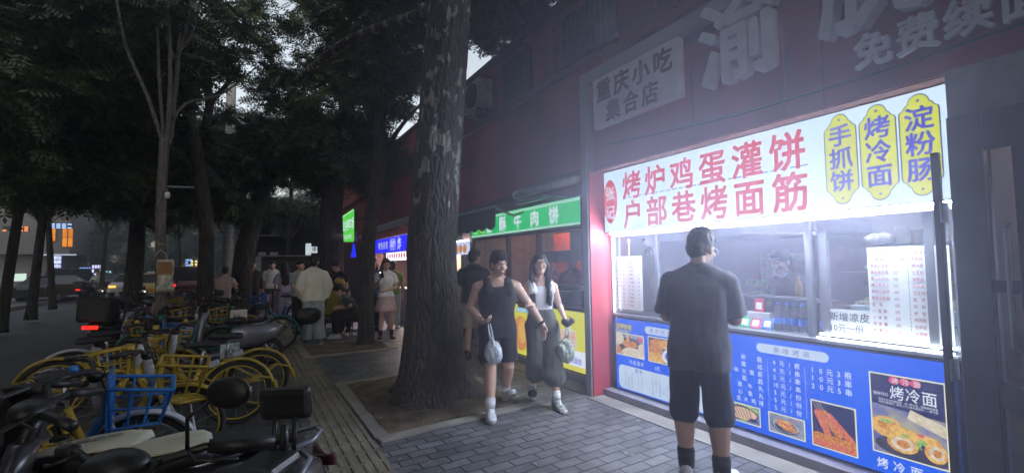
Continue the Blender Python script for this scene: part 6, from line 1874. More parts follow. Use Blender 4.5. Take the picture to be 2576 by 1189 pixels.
mb = MB(); mb.ell((.02, .006, .05), (.007, .004, .007), 8, 6); q = link('phone_lamp', mb.mesh('phone_lamp'), emat('phone_lamp', (1, .85, .7), 30.), o)
person('person in lime green shirt and white trousers behind the girl with the phone', (3.25, 12.1), 20, 1.66, vox=.013, top=('tee', LIME, dict(loose=.03, sleeve=.7)), bottom=('pants', WHT, dict(len=1.9, r0=.115, rk=.095, r1=.085, name='trousers')), shoes=(WSHOE, SOLE), hair=('short', None))
person('person in dark blue patterned shirt standing left of the girl with the phone', (2.72, 12.0), 170, 1.72, vox=.013, pose=dict(eR=(.22, .1, 1.14), wR=(.12, .26, 1.28)), top=('tee', fabric('cloth_blue_pattern', (.10, .12, .28), .6), dict(loose=.03, sleeve=.7)), bottom=('pants', BLK, dict(len=1.9, name='trousers')), shoes=(KSHOE, KSHOE), hair=('bob', None))
person('man in pale cream jacket and light trousers seen from behind on the tactile strip', (1.22, 10.7), 4, 1.78, vox=.010, pose=dict(head=(10, -4), aL=(-.12, .05, .085), aR=(.13, -.03, .085), eR=(.27, .0, 1.14), wR=(.22, .10, .90), wL=(-.22, .14, .92)),
    top=('jacket', CREAMC, dict(loose=.045, sleeve=1.92, sw=.088, **{'from': -.12}, amp=.010, name='jacket', flare=.12)), bottom=('pants', JEAN, dict(len=1.95, r0=.12, rk=.108, r1=.105, name='trousers', amp=.01)), shoes=(GREYT, SOLE), hair=('short', None))
bagobj((1.08, 10.50, .43), (.26, .12, .17), 12, 'big black bag carried low by the man in the cream jacket', mat('bag_black', (.014, .014, .016), .5, bump=.4), 'bag', 'shoulder_bag', .02)
person('woman with long black hair in lavender outfit seen from behind beyond the parked bicycles', (.95, 15.2), -8, 1.68, True, vox=.013, pose=dict(aL=(-.10, .1, .085), aR=(.10, -.1, .10), pR=-15), top=('tee', LAV, dict(loose=.045, sleeve=.9, sw=.09, **{'from': -.1}, flare=.15)), bottom=('pants', LAV, dict(len=1.9, r0=.125, rk=.12, r1=.12, name='trousers')), shoes=(WSHOE, SOLE), hair=('long', None))
person('person in white printed T-shirt walking towards the viewer past the shed', (.72, 17.2), 184, 1.74, vox=.013, pose=dict(aL=(-.10, .15, .085), aR=(.10, -.12, .10)), top=('tee', WHT, dict(loose=.05, sleeve=.85, sw=.09)), bottom=('pants', GREYT, dict(len=1.9, name='trousers')), shoes=(WSHOE, SOLE), hair=('short', None))
hang_bag((.50, 17.15, .86), .25, (.11, .09, .14), 9, 'white carrier bag held by the person in the white T-shirt', mat('carrier_white', (.6, .6, .6), .5, bump=.5))
person('person in dark clothes standing in the shade left of the white T-shirt', (.15, 17.0), 160, 1.74, vox=.014, top=('tee', BLK, dict(loose=.04, sleeve=1.9, sw=.08, name='jacket')), bottom=('pants', BLK, dict(len=1.9, name='trousers')), shoes=(KSHOE, KSHOE), hair=('short', None))
person('person in dark clothes and pale cap behind the leaning tree', (-.08, 18.2), 200, 1.72, vox=.014, top=('tee', GREYT, dict(loose=.04, sleeve=1.9, sw=.08, name='jacket')), bottom=('pants', BLK, dict(len=1.9, name='trousers')), shoes=(KSHOE, KSHOE), hair=('short', mat('cap_grey', (.3, .3, .3), .8)))
person('person with pale shirt and dark shoulder strap just left of the cream jacket', (1.12, 12.6), 150, 1.70, vox=.013, pose=dict(eR=(.22, .1, 1.14), wR=(.15, .26, 1.10)), top=('tee', fabric('cloth_bluegrey', (.28, .33, .36)), dict(loose=.04, sleeve=.8)), bottom=('pants', BLK, dict(len=1.9, name='trousers')), shoes=(KSHOE, KSHOE), hair=('short', None))
sit = dict(hip=(0, 0, .48), lean=(0, .16), bent=.50, head=(0, -18), kL=(-.17, .43, .50), aL=(-.15, .38, .085), kR=(.17, .43, .50), aR=(.15, .38, .085), eL=(-.27, .12, .72), wL=(-.14, .38, .66), eR=(.27, .12, .72), wR=(.14, .38, .66))
STOOLM = mat('stool_frame', (.10, .10, .11), .45, .4)
def stool(x, y, label, h=.40):
    t = thing('stool', label, 'stool', (x, y, 0))
    mb = MB(); mb.box((-.17, -.14, h - .03), (.17, .14, h)); part('seat', mb, mat('stool_seat', (.22, .18, .13), .6), t, bevel=.01)
    for sx in (-1, 1):
        for sy in (-1, 1):
            mb = MB(); mb.tube([(sx * .13, sy * .11, h - .03), (sx * .16, sy * .13, 0)], .011, 6); part('leg', mb, STOOLM, t)
    mb = MB(); mb.tube([(-.15, -.12, .12), (.15, -.12, .12), (.15, .12, .12), (-.15, .12, .12)], .008, 6, closed=True); part('stretcher', mb, STOOLM, t)
rd, hd, V, N, HR = person('delivery rider in yellow jersey and yellow helmet sitting on a stool', (1.78, 12.1), 60, 1.74, vox=.011, pose=dict(sit), top=('tee', YELJ, dict(loose=.035, sleeve=.95, sw=.09)), bottom=('pants', NAVY, dict(len=1.9, r0=.12, rk=.10, r1=.08, name='trousers')), shoes=(KSHOE, KSHOE), hair=('short', None))
mb = MB()
mb.ell(hd((0, -.01, .055)), (.115, .135, .105), 20, 14, HR); mb.ell(hd((0, .09, .05)), (.09, .07, .02), 14, 8, HR)
hm = part('helmet', mb, mat('helmet_yellow', (.60, .42, .05), .3, var=.1, coat=.5), rd, smooth=True)
mb = MB()
for a in (-.5, 0, .5): mb.ell(hd((a * .12, -.03, .135)), (.018, .07, .03), 10, 8, HR)
part('vent', mb, mat('helmet_vent', (.1, .06, .02), .5), hm, smooth=True)
mb = MB(); mb.tube([hd((-.085, .02, .0)), hd((-.06, .05, -.11)), hd((.06, .05, -.11)), hd((.085, .02, 0))], .006, 6); part('strap', mb, BLK, hm)
stool(1.76, 12.05, 'low wooden stool under the rider in the yellow helmet')
st2, hd, V, N, HR = person('seated person in dark green lettered shirt bending forward in front of the blue sign', (2.20, 11.25), 285, 1.74, vox=.011, pose=dict(sit, lean=(0, .28), bent=.42, head=(0, -35)), top=('tee', fabric('cloth_dark_green', (.03, .05, .045)), dict(loose=.04, sleeve=.9, sw=.09)), bottom=('pants', BLK, dict(len=1.9, r0=.13, rk=.115, r1=.11, name='trousers')), shoes=(WSHOE, SOLE), hair=('short', None))
mb = MB()
for i, ch in enumerate('中国'):
    mb.text(ch, lambda u, v, w_=0: tuple(Vector((u, -.178 + .35 * (v), .62 + v * .9))), -.1, .0 + .14 * (1 - i) + .02, .14, 1.2)
part('back_lettering', mb, mat('shirt_print', (.5, .52, .5), .7), st2, fix=False)
stool(2.22, 11.24, 'low stool under the bending person in the lettered shirt')
person('person in dark shirt leaning over paper behind the rider in the yellow helmet', (2.12, 12.6), 230, 1.72, vox=.013, pose=dict(lean=(0, .18), bent=.5, eR=(.24, .16, 1.08), wR=(.1, .36, 1.02), eL=(-.24, .16, 1.08), wL=(-.1, .36, 1.0), head=(0, -22)), top=('tee', BLK, dict(loose=.03, sleeve=.6)), bottom=('pants', fabric('cloth_lilac', (.4, .34, .44)), dict(len=1.9, name='trousers')), shoes=(WSHOE, SOLE), hair=('short', None))
# worker in the stall, cooks in the pie shop
wk, hd, V, N, HR = person('stall worker in dark cap and maroon polo shirt with white collar', (5.0, 3.0), -80, 1.66, True, vox=.010, pose=dict(head=(-12, -14), lean=(0, .06), eL=(-.24, .08, 1.14), wL=(-.16, .30, 1.02), eR=(.24, .08, 1.14), wR=(.16, .30, 1.02)),
    top=('tee', fabric('cloth_maroon', (.10, .035, .04)), dict(loose=.022, sleeve=.7, sw=.075)), bottom=('pants', BLK, dict(len=1.9, name='trousers')), shoes=(KSHOE, KSHOE), hair=('short', None))
mb = MB(); mb.ell(hd((0, -.01, .06)), (.092, .108, .085), 18, 12, HR); mb.ell(hd((0, .10, .055)), (.07, .06, .012), 14, 8, HR); part('cap', mb, mat('cap_dark', (.03, .03, .04), .7), wk, smooth=True)
mb = MB(); c = N + Vector((0, .005, .02)); mb.torus(tuple(c), .064, .014, 'z', 24, 8, flat=1.8)
for sg in (-1, 1):
    a0 = N + Vector((sg * .16, -.0, -.085)); e = V('e' + ('L' if sg < 0 else 'R')); p = a0.lerp(e, .68); d_ = (e - a0).normalized()
    mb.tube([p, p + d_ * .022], .077, 18)
part('collar', mb, WHT, wk, smooth=True)
OR_ = fabric('cloth_orange_red', (.40, .10, .05))
ck, hd, V, N, HR = person('cook in red cap and red apron working in the orange lit pie kitchen', (4.85, 6.62), 250, 1.70, vox=.012, pose=dict(head=(0, -14), eL=(-.24, .08, 1.12), wL=(-.16, .30, 1.0), eR=(.24, .08, 1.12), wR=(.16, .30, 1.0)), top=('tee', OR_, dict(loose=.025, sleeve=.6)), bottom=('pants', BLK, dict(len=1.9, name='trousers')), shoes=(KSHOE, KSHOE), hair=('short', None))
mb = MB(); mb.ell(hd((0, -.01, .06)), (.092, .108, .085), 18, 12, HR); mb.ell(hd((0, .10, .055)), (.07, .06, .012), 14, 8, HR); part('cap', mb, mat('cap_maroon', (.10, .02, .02), .7), ck, smooth=True)
person('second cook half hidden deeper in the orange lit pie kitchen', (5.3, 7.9), 230, 1.66, vox=.014, top=('tee', OR_, dict(loose=.03, sleeve=.6)), bottom=('pants', BLK, dict(len=1.9, name='trousers')), shoes=(KSHOE, KSHOE), hair=('short', None))
# seated on bikes / scooters
person('person in pale pink shirt sitting astride a parked scooter beside the utility pole', (-.55, 15.2), 20, 1.70, vox=.013, z0=.30, pose=dict(hip=(0, 0, .50), lean=(0, .08), kL=(-.18, .36, .42), aL=(-.2, .28, .0), kR=(.18, .36, .42), aR=(.2, .28, .0), eL=(-.26, .15, .76), wL=(-.2, .4, .66), eR=(.26, .15, .76), wR=(.2, .4, .66), head=(-20, -20)), top=('tee', fabric('cloth_pale_pink', (.52, .42, .40)), dict(loose=.035, sleeve=.8)), bottom=('pants', BLK, dict(len=1.9, name='trousers')), shoes=(KSHOE, KSHOE), hair=('short', None))
q = at(246, 735, 35)
person('motor scooter rider in pale shirt far down the road', (q.x, 35), 190, 1.72, vox=.018, z0=.12, pose=dict(hip=(0, 0, .60), lean=(0, .08), kL=(-.18, .36, .52), aL=(-.2, .28, .1), kR=(.18, .36, .52), aR=(.2, .28, .1), eL=(-.26, .15, .86), wL=(-.25, .4, .76), eR=(.26, .15, .86), wR=(.25, .4, .76)), top=('tee', fabric('cloth_pale_grey', (.45, .47, .45)), dict(loose=.04, sleeve=.9)), bottom=('pants', GREYT, dict(len=1.9, name='trousers')), shoes=(KSHOE, KSHOE), hair=('short', None))
# ================================================================ SHARED BICYCLES
TYRE = mat('tyre_rubber', (.018, .018, .018), .8, var=.3, scale=20)
STEEL = mat('spoke_steel', (.45, .45, .47), .35, .8)
PYEL = mat('paint_yellow', (.38, .265, .03), .4, var=.18, scale=6, coat=.3)
PBLU = mat('paint_blue', (.02, .15, .44), .4, var=.15, scale=6, coat=.3)
PTEA = mat('paint_teal', (.01, .17, .13), .45, var=.15, scale=6, coat=.3)
PWHI = mat('paint_white', (.45, .46, .49), .4, var=.08, scale=6, coat=.3)
PMAG = mat('paint_magenta', (.30, .03, .12), .4, var=.15, scale=6, coat=.3)
PGRY = mat('paint_grey', (.16, .16, .17), .45, var=.15, scale=6)
WR = .315
def bike(label, main, stem, basketm, fork, baskstyle='lattice', tailf=None):
    t = thing('shared_bicycle', label, 'bicycle', (0, 0, 0), 0, 'bicycles parked along the kerb')
    for nm, x in (('front', .53), ('rear', -.50)):
        mb = MB(); mb.torus((x, 0, WR), WR - .02, .021, 'y', 40, 8); wv = part('wheel', mb, TYRE, t, smooth=True)
        mb = MB(); mb.torus((x, 0, WR), WR - .05, .010, 'y', 36, 6, flat=1.3); part('rim', mb, main if main is PYEL else PGRY, wv, smooth=True)
        mb = MB()
        for k in range(14):
            a = 2 * pi * k / 14
            sd = .028 if k % 2 else -.028
            mb.tube([(x + .022 * cos(a), sd, WR + .022 * sin(a)), (x + (WR - .052) * cos(a + .25), 0, WR + (WR - .052) * sin(a + .25))], .0017, 4)
        mb.lathe([(.03, -.05), (.038, -.03), (.038, .03), (.03, .05)], (x, 0, WR), 12, 'y')
        part('spokes', mb, STEEL, wv)
        mb = MB()
        a0, a1 = (R(25), R(150)) if nm == 'front' else (R(5), R(175))
        rr = []
        n = 24
        for i in range(n + 1):
            a = a0 + (a1 - a0) * i / n
            if nm == 'rear': a = pi - a + 0
            rd = WR + .028
            sec = []
            for (w_, h_) in ((-.036, -.018), (-.030, .004), (-.012, .012), (.012, .012), (.030, .004), (.036, -.018), (.026, -.006), (0, .003), (-.026, -.006)):
                sec.append((x + (rd + h_) * cos(a), w_, WR + (rd + h_) * sin(a)))
            rr.append(sec)
        mb.rings(rr)
        if nm == 'rear':
            for sg in (-1, 1):
                mb.tube([(x, sg * .058, WR), (x - .18, sg * .046, WR + .15), (x - .315, sg * .034, WR + .11)], [.010, .011, .014], 6)
            e = (x - WR - .03, 0, WR + .03)
            mb.box((x - WR - .065, -.036, WR - .035), (x - WR - .03, .036, WR + .08), (0, .25, 0))
        part('mudguard', mb, (tailf or main) if nm == 'rear' else (PWHI if fork is PWHI and main is not PYEL else main), t, smooth=True)
    # frame: low step-through beam, seat tube, chain cover
    mb = MB()
    mb.tube([(.36, 0, .72), (.32, 0, .58), (.22, 0, .40), (.08, 0, .31), (-.08, 0, .295), (-.30, 0, .305)], [.033, .036, .040, .042, .040, .03], 12)
    mb.tube([(-.08, 0, .30), (-.13, 0, .45), (-.17, 0, .58)], [.03, .027, .024], 12)
    for sg in (-1, 1):
        mb.tube([(-.10, sg * .02, .31), (-.25, sg * .06, .315), (-.50, sg * .062, WR)], [.016, .018, .016], 8)
        mb.tube([(-.155, sg * .015, .53), (-.30, sg * .055, .45), (-.50, sg * .062, WR)], .011, 8)
    part('frame', mb, main, t, smooth=True)
    mb = MB(); mb.tube([(-.50, .085, WR), (-.3, .088, .315), (-.05, .085, .30), (.0, .085, .30)], [.045, .042, .062, .045], 10, flat=.35); part('chain_cover', mb, main, t, smooth=True)
    for sg in (-1, 1):
        mb = MB(); mb.tube([(-.05, sg * .09, .30), (-.05 + sg * .13, sg * .10, .30 - sg * .11)], .009, 6); mb.box((-.05 + sg * .13 - .045, sg * .10 - (.0 if sg > 0 else .08), .30 - sg * .11 - .012), (-.05 + sg * .13 + .045, sg * .10 + (.08 if sg > 0 else 0), .30 - sg * .11 + .012)); part('crank', mb, BLACK, t)
    mb = MB()
    mb.tube([(.345, 0, .66), (.315, 0, .80), (.30, 0, .90)], [.034, .034, .028], 12)
    part('stem', mb, stem, t, smooth=True)
    mb = MB()
    mb.tube([(.355, 0, .66), (.38, 0, .62)], .03, 10)
    for sg in (-1, 1): mb.tube([(.375, sg * .045, .63), (.43, sg * .052, .50), (.53, sg * .055, WR)], [.019, .019, .014], 8)
    part('fork', mb, fork, t, smooth=True)
    mb = MB()
    mb.tube([(.14, -.29, .99), (.20, -.25, 1.0), (.27, -.14, .985), (.295, 0, .93), (.27, .14, .985), (.20, .25, 1.0), (.14, .29, .99)], .0125, 8)
    mb.ell((.30, 0, .92), (.045, .05, .04), 12, 8)
    for sg in (-1, 1): mb.tube([(.26, sg * .16, .975), (.26, sg * .22, .97), (.20, sg * .29, .965)], .006, 6); mb.tube([(.25, sg * .15, .97), (.33, sg * .10, .95), (.37, sg * .03, .80), (.37, 0, .66)], .005, 5)
    hb = part('handlebar', mb, BLACK, t, smooth=True)
    for sg in (-1, 1):
        mb = MB(); mb.tube([(.23, sg * .225, 1.0), (.12, sg * .30, .985)], .018, 10); part('grip', mb, BLACK, hb, smooth=True)
    mb = MB(); mb.lathe([(.0, 1.045), (.02, 1.04), (.026, 1.02), (.022, 1.0)], (.22, -.18, 0), 12); part('bell', mb, main if main in (PYEL, PBLU) else PGRY, hb, smooth=True)
    mb = MB(); mb.tube([(-.165, 0, .56), (-.20, 0, .80)], .014, 10); part('seat_post', mb, STEEL, t, smooth=True)
    mb = MB()
    rr = []
    for x, w_, h_ in ((-.34, .05, .012), (-.32, .10, .03), (-.26, .115, .036), (-.19, .09, .034), (-.12, .045, .030), (-.06, .028, .026), (-.03, .018, .016)):
        rr.append([(x, w_ * cos(a), .83 + h_ * sin(a) - .01 * abs(cos(a))) for a in [2 * pi * i / 14 for i in range(14)]])
    mb.rings(rr); part('saddle', mb, BLACK, t, smooth=True)
    mb = MB(); mb.box((-.34, -.05, .60), (-.235, .05, .66), (0, .3, 0)); part('lock_box', mb, PWHI if main is not PTEA else PGRY, t, bevel=.01)
    # basket: open tub of bars
    mb = MB()
    zt, zb = .82, .60
    bx0, bx1 = .38, .66
    top = [(bx0, -.17, zt + .05), (bx1 + .05, -.19, zt), (bx1 + .05, .19, zt), (bx0, .17, zt + .05)]
    bot = [(bx0 + .01, -.12, zb), (bx1 - .02, -.13, zb), (bx1 - .02, .13, zb), (bx0 + .01, .12, zb)]
    flat_bar = lambda a, b_, r_: mb.tube([a, b_], r_, 6)
    for ringp, r_ in ((top, .013), (bot, .010)):
        for i in range(4): flat_bar(ringp[i], ringp[(i + 1) % 4], r_)
    mid = [Vector(a).lerp(Vector(b_), .5) for a, b_ in zip(top, bot)]
    for i in range(4): flat_bar(mid[i], mid[(i + 1) % 4], .008)
    for i in range(4):
        nn = (3, 4, 3, 4)[i]
        for k in range(nn + 1):
            a = Vector(top[i]).lerp(Vector(top[(i + 1) % 4]), k / nn); b_ = Vector(bot[i]).lerp(Vector(bot[(i + 1) % 4]), k / nn)
            flat_bar(a, b_, .008)
    for k in range(5):
        flat_bar(Vector(bot[0]).lerp(Vector(bot[1]), k / 4), Vector(bot[3]).lerp(Vector(bot[2]), k / 4), .006)
    if baskstyle == 'panel':
        mb.box((bx0 - .012, -.16, zb), (bx0, .16, zt + .12))
    mb.tube([(.33, 0, .80), (bx0, 0, .72)], .02, 8)
    part('basket', mb, basketm, t)
    mb = MB(); mb.tube([(-.10, .05, .28), (-.16, .16, .012)], .010, 6); part('kickstand', mb, STEEL, t)
    return t
protoY = bike('yellow shared bicycle, nearest whole wheel to the tactile strip', PYEL, PWHI, PYEL, PYEL)
protoW = bike('yellow shared bicycle with white fork facing the pavement, its yellow basket nearest the viewer', PYEL, PWHI, PYEL, PWHI)
protoB = bike('blue and white shared bicycle with bright blue basket facing the pavement', PBLU, PWHI, PBLU, PWHI, 'panel', PWHI)
protoT = bike('dark teal green bicycle with rear wheel beside the tactile strip', PTEA, PTEA, PYEL, PTEA)
protoM = bike('magenta bicycle among the crowd of parked bicycles', PMAG, PMAG, PGRY, PGRY)
def place(proto, x, y, h, label=None, lean=.06, first=False):
    o = proto if first else copy_tree(proto)
    o.location = (x, y, 0)
    o.rotation_euler = (lean, 0, R(90 - h))
    if label: o['label'] = label
    return o
place(protoY, -.57, 5.75, -91, first=True)
place(protoY, -.36, 6.28, -93, 'yellow shared bicycle just behind the one with the nearest whole wheel')
place(protoW, -.98, 4.80, 88, first=True)
place(protoB, -1.14, 4.02, 84, first=True)
place(protoT, .08, 10.4, -86, first=True)
place(protoM, -.75, 12.9, -80, first=True)
place(protoY, -.50, 10.8, -92, 'yellow shared bicycle parked behind the teal green bicycle')
place(protoW, -1.28, 6.95, 90, 'yellow shared bicycle with basket just right of the pale sapling trunk')
place(protoB, -1.30, 7.6, 86, 'blue and white shared bicycle behind the pale sapling trunk')
place(protoT, -.85, 9.1, -88, 'teal green bicycle at the foot of the pale sapling')
place(protoM, -1.3, 11.3, -94, 'magenta bicycle behind the pale sapling trunk')
place(protoT, -.9, 13.8, -90, 'teal green bicycle in the far part of the parked row')
place(protoY, -1.0, 14.6, -90, 'yellow shared bicycle in the far part of the parked row')
place(protoM, -1.3, 15.5, -82, 'magenta bicycle at the far end of the parked row')
place(protoB, -1.0, 16.4, -90, 'blue bicycle at the far end of the parked row')
place(protoB, .75, 14.1, -60, 'blue bicycle standing beside the woman in lavender')
for (x, y, z, lb, mt_, sz, rz_) in ((-.11, 9.45, .78, 'white number card fixed to a parked scooter by the teal bicycle', mat('plate_white', (.7, .72, .72), .5), (.13, .008, .10), .2), (-.16, 6.62, .62, 'pale blue white number plate leaning behind the yellow wheels', mat('plate_bluewhite', (.33, .40, .42), .5, var=.5, scale=26), (.11, .01, .085), .5)):
    t = thing('number_plate', lb, 'plate', (x, y, z), rz_)
    mb = MB(); mb.box((-sz[0], -sz[1], -sz[2]), sz); part('plate', mb, mt_, t, bevel=.006)
    mb = MB(); mb.text('A6' if z > .7 else '京B', lambda u, v, w_=0: (u, -sz[1] - .003, v), -sz[0] * .7, -sz[2] * .6, sz[2] * 1.1, .9); part('lettering', mb, PRINT_K, t, fix=False)
    mb = MB(); mb.tube([(0, .02, -sz[2]), (0, .05, -z)], .012, 6); part('post', mb, BLACK, t)

# ================================================================ ELECTRIC SCOOTERS
SEATK = mat('seat_black', (.02, .02, .023), .35, var=.2, scale=10, bump=.15, bscale=200)
SEATC = mat('seat_cream', (.52, .50, .38), .55, var=.22, scale=7)
BODYK = mat('scooter_dark', (.03, .03, .036), .35, var=.2, scale=6, coat=.4)
BODYS = mat('scooter_silver', (.30, .31, .38), .3, .5, var=.1)
def escooter(label, body, seatm, backrest=True, box=False, group='electric scooters parked along the kerb', mirrors=True, stain=False, name='electric_scooter', light=False):
    t = thing(name, label, 'scooter', (0, 0, 0), 0, group)
    for x in (.58, -.55):
        mb = MB(); mb.torus((x, 0, .22), .175, .045, 'y', 32, 10); wv = part('wheel', mb, TYRE, t, smooth=True)
        mb = MB()
        for k in range(6):
            a = k * pi / 3; mb.tube([(x, 0, .22), (x + .15 * cos(a), 0, .22 + .15 * sin(a))], .014, 6)
        mb.lathe([(.06, -.05), (.06, .05)], (x, 0, .22), 14, 'y'); part('hub', mb, BODYS, wv)
    mb = MB()
    def loft(sec):
        rr = []
        for x, z0, z1, w_ in sec:
            rr.append(ring_yz(x, z0, z1, w_))
        mb.rings(rr)
    def ring_yz(x, z0, z1, w_, n=18):
        c = (z0 + z1) / 2; h = (z1 - z0) / 2
        return [(x, math.copysign(abs(cos(a)) ** .8, cos(a)) * w_, c + math.copysign(abs(sin(a)) ** .8, sin(a)) * h) for a in [2 * pi * i / n for i in range(n)]]
    loft([(-.74, .56, .62, .05), (-.66, .46, .66, .10), (-.45, .34, .68, .13), (-.2, .30, .68, .125), (-.02, .26, .66, .11), (.06, .22, .5, .10), (.12, .20, .30, .11)])
    loft([(.10, .20, .27, .13), (.30, .19, .26, .14), (.40, .20, .27, .12)])
    rr = []
    for z, x, w_, d_ in ((.20, .40, .12, .03), (.40, .44, .16, .045), (.62, .42, .17, .05), (.80, .39, .13, .055), (.90, .36, .09, .05)):
        rr.append([(x + d_ * cos(a), w_ * sin(a), z) for a in [2 * pi * i / 16 for i in range(16)]])
    mb.rings(rr)
    part('body', mb, body, t, smooth=True)
    mb = MB()
    for sg in (-1, 1): mb.tube([(.42, sg * .07, .55), (.50, sg * .075, .38), (.58, sg * .075, .22)], .022, 8)
    rr = []
    for i in range(13):
        a = R(20) + R(140) * i / 12
        rr.append([(.58 + (.24 + h_) * cos(a), w_, .22 + (.24 + h_) * sin(a)) for w_, h_ in ((-.06, -.03), (-.05, .0), (0, .012), (.05, 0), (.06, -.03), (0, .0))])
    mb.rings(rr); part('front_mudguard', mb, body, t, smooth=True)
    # saddle
    mb = MB()
    rr = []
    for x, w_, z, h_ in ((-.30, .10, .735, .03), (-.27, .155, .74, .052), (-.18, .165, .745, .06), (-.05, .150, .74, .058), (.06, .105, .735, .05), (.13, .06, .728, .036), (.155, .03, .722, .02)):
        rr.append([(x, w_ * math.copysign(abs(cos(a)) ** .7, cos(a)), z + h_ * math.copysign(abs(sin(a)) ** .8, sin(a))) for a in [2 * pi * i / 20 for i in range(20)]])
    mb.rings(rr)
    mb2 = part('saddle', mb, SEATK, t, smooth=True)
    if seatm is not SEATK:
        mb = MB()
        rr = []
        for x, w_, z, h_ in ((-.29, .09, .775, .018), (-.26, .146, .785, .020), (-.18, .158, .790, .021), (-.05, .143, .785, .020), (.06, .098, .775, .018), (.12, .055, .762, .014)):
            rr.append([(x, w_ * cos(a), z + h_ * sin(a)) for a in [2 * pi * i / 20 for i in range(20)]])
        mb.rings(rr); cov = part('seat_cover', mb, seatm, mb2, smooth=True)
        if stain:
            mb = MB(); rq = random.Random(8)
            for q in range(5):
                cx_, cy_ = -.16 + q * .055, rq.uniform(-.04, .05)
                pl = [(cx_ + rq.uniform(.02, .035) * cos(2 * pi * i / 12), cy_ + rq.uniform(.02, .04) * sin(2 * pi * i / 12)) for i in range(12)]
                mb.sheet(pl, lambda u, v, w_=0: (u, v, .8125 - .5 * v * v - .9 * max(0, u + .05) ** 2))
            part('stain', mb, mat('seat_stain', (.26, .25, .19), .6), cov, fix=False)
    mb = MB(); mb.box((-.66, -.105, .70), (-.315, .105, .765)); part('pillion_seat', mb, SEATK, t, bevel=.03, smooth=False)
    mb = MB()
    for sg in (-1, 1): mb.tube([(-.30, sg * .13, .66), (-.55, sg * .135, .67), (-.72, sg * .12, .70), (-.78, sg * .05, .72)], .012, 8)
    mb.tube([(-.78, -.05, .72), (-.78, .05, .72)], .012, 8); part('grab_rail', mb, BODYS, t, smooth=True)
    for sg in (-1, 1):
        mb = MB(); mb.tube([(-.30, sg * .13, .30), (-.32, sg * .20, .29), (-.32, sg * .26, .29)], .016, 8); part('footpeg', mb, BLACK, t, smooth=True)
    if backrest:
        mb = MB(); mb.tube([(-.69, 0, .72), (-.72, 0, .86)], .035, 10, flat=.5)
        for sg in (-1, 1): mb.tube([(-.69, sg * .05, .72), (-.73, sg * .05, .90)], .012, 8)
        bs = part('backrest_post', mb, BLACK, t, smooth=True)
        mb = MB(); mb.box((-.775, -.13, .88), (-.715, .13, 1.03)); part('backrest', mb, SEATK, t, bevel=.028)
    mb = MB()
    mb.tube([(.38, 0, .86), (.33, 0, 1.0)], .026, 10)
    mb.tube([(.20, -.34, 1.02), (.27, -.22, 1.04), (.33, -.08, 1.01), (.33, .08, 1.01), (.27, .22, 1.04), (.20, .34, 1.02)], .013, 8)
    mb.ell((.35, 0, 1.02), (.07, .10, .05), 14, 10)
    for sg in (-1, 1): mb.tube([(.29, sg * .18, 1.04), (.33, sg * .24, 1.02), (.27, sg * .33, 1.0)], .006, 6); mb.tube([(.32, sg * .12, 1.02), (.45, sg * .09, .95), (.43, sg * .05, .80)], .007, 6)
    hb = part('handlebar', mb, BLACK, t, smooth=True)
    for sg in (-1, 1):
        show = mirrors is True or mirrors == sg
        mb = MB(); mb.tube([(.265, sg * .23, 1.04), (.17, sg * .385, 1.01)], .021, 10); part('grip', mb, BLACK, hb, smooth=True)
        if show:
            mb = MB(); mb.tube([(.29, sg * .18, 1.04), (.31, sg * .20, 1.14), (.28, sg * .27, 1.19)], .006, 6); mb.ell((.275, sg * .31, 1.20), (.02, .075, .048), 14, 10); mr_ = part('mirror', mb, BLACK, hb, smooth=True)
            mb = MB(); mb.ell((.258, sg * .31, 1.20), (.006, .066, .04), 14, 8); part('mirror_glass', mb, mat('mirror_glass', (.5, .5, .52), .12, .9), mr_, smooth=True)
    mb = MB(); mb.ell((.47, 0, .84), (.035, .07, .055), 14, 10); part('headlight', mb, mat('lamp_lens', (.5, .5, .52), .15), t, smooth=True)
    zt_ = .12 if box else 0
    mb = MB(); mb.box((-.80 - zt_ / 2, -.10, .56 + zt_), (-.77 - zt_ / 2, .10, .615 + zt_)); part('tail_light', mb, emat('tail_red', (1., .02, .012), 2.2) if light else mat('tail_lens', (.06, .008, .008), .3), t, bevel=.008)
    if box:
        mb = MB(); mb.box((-.82, -.21, .78), (-.40, .21, 1.15)); bx = part('delivery_box', mb, mat('delivery_box', (.02, .02, .022), .55, var=.3, scale=5), t, bevel=.04)
        mb = MB(); mb.box((-.825, -.215, 1.08), (-.395, .215, 1.10)); part('lid_seam', mb, BLACK, bx)
    return t
def put(o, x, y, h, lean=.05, z=0.):
    o.location = (x, y, z); o.rotation_euler = (lean, 0, R(90 - h)); return o
e1 = put(escooter('black electric scooter with padded backrest nearest the tactile strip', BODYK, SEATK, True, mirrors=1), -.08, 2.09, 215, .06)
for c_ in kids(e1):
    if c_.name.split('.')[0] in ('saddle', 'pillion_seat', 'backrest_post', 'backrest', 'grab_rail'): c_.scale.x = .70
e2 = put(escooter('electric scooter with cream stained seat cover at the lower left corner', BODYK, SEATC, False, stain=True, mirrors=False), -.70, 2.95, -78, .04)
e3 = put(escooter('dark electric scooter with narrow cream seat just left of the black one with backrest', BODYK, SEATC, False, mirrors=False), -.42, 2.72, -96, .04)
e4 = put(escooter('black delivery scooter with big top box and glowing red tail light', BODYK, SEATK, False, box=True, light=True), -2.02, 10.5, 8)
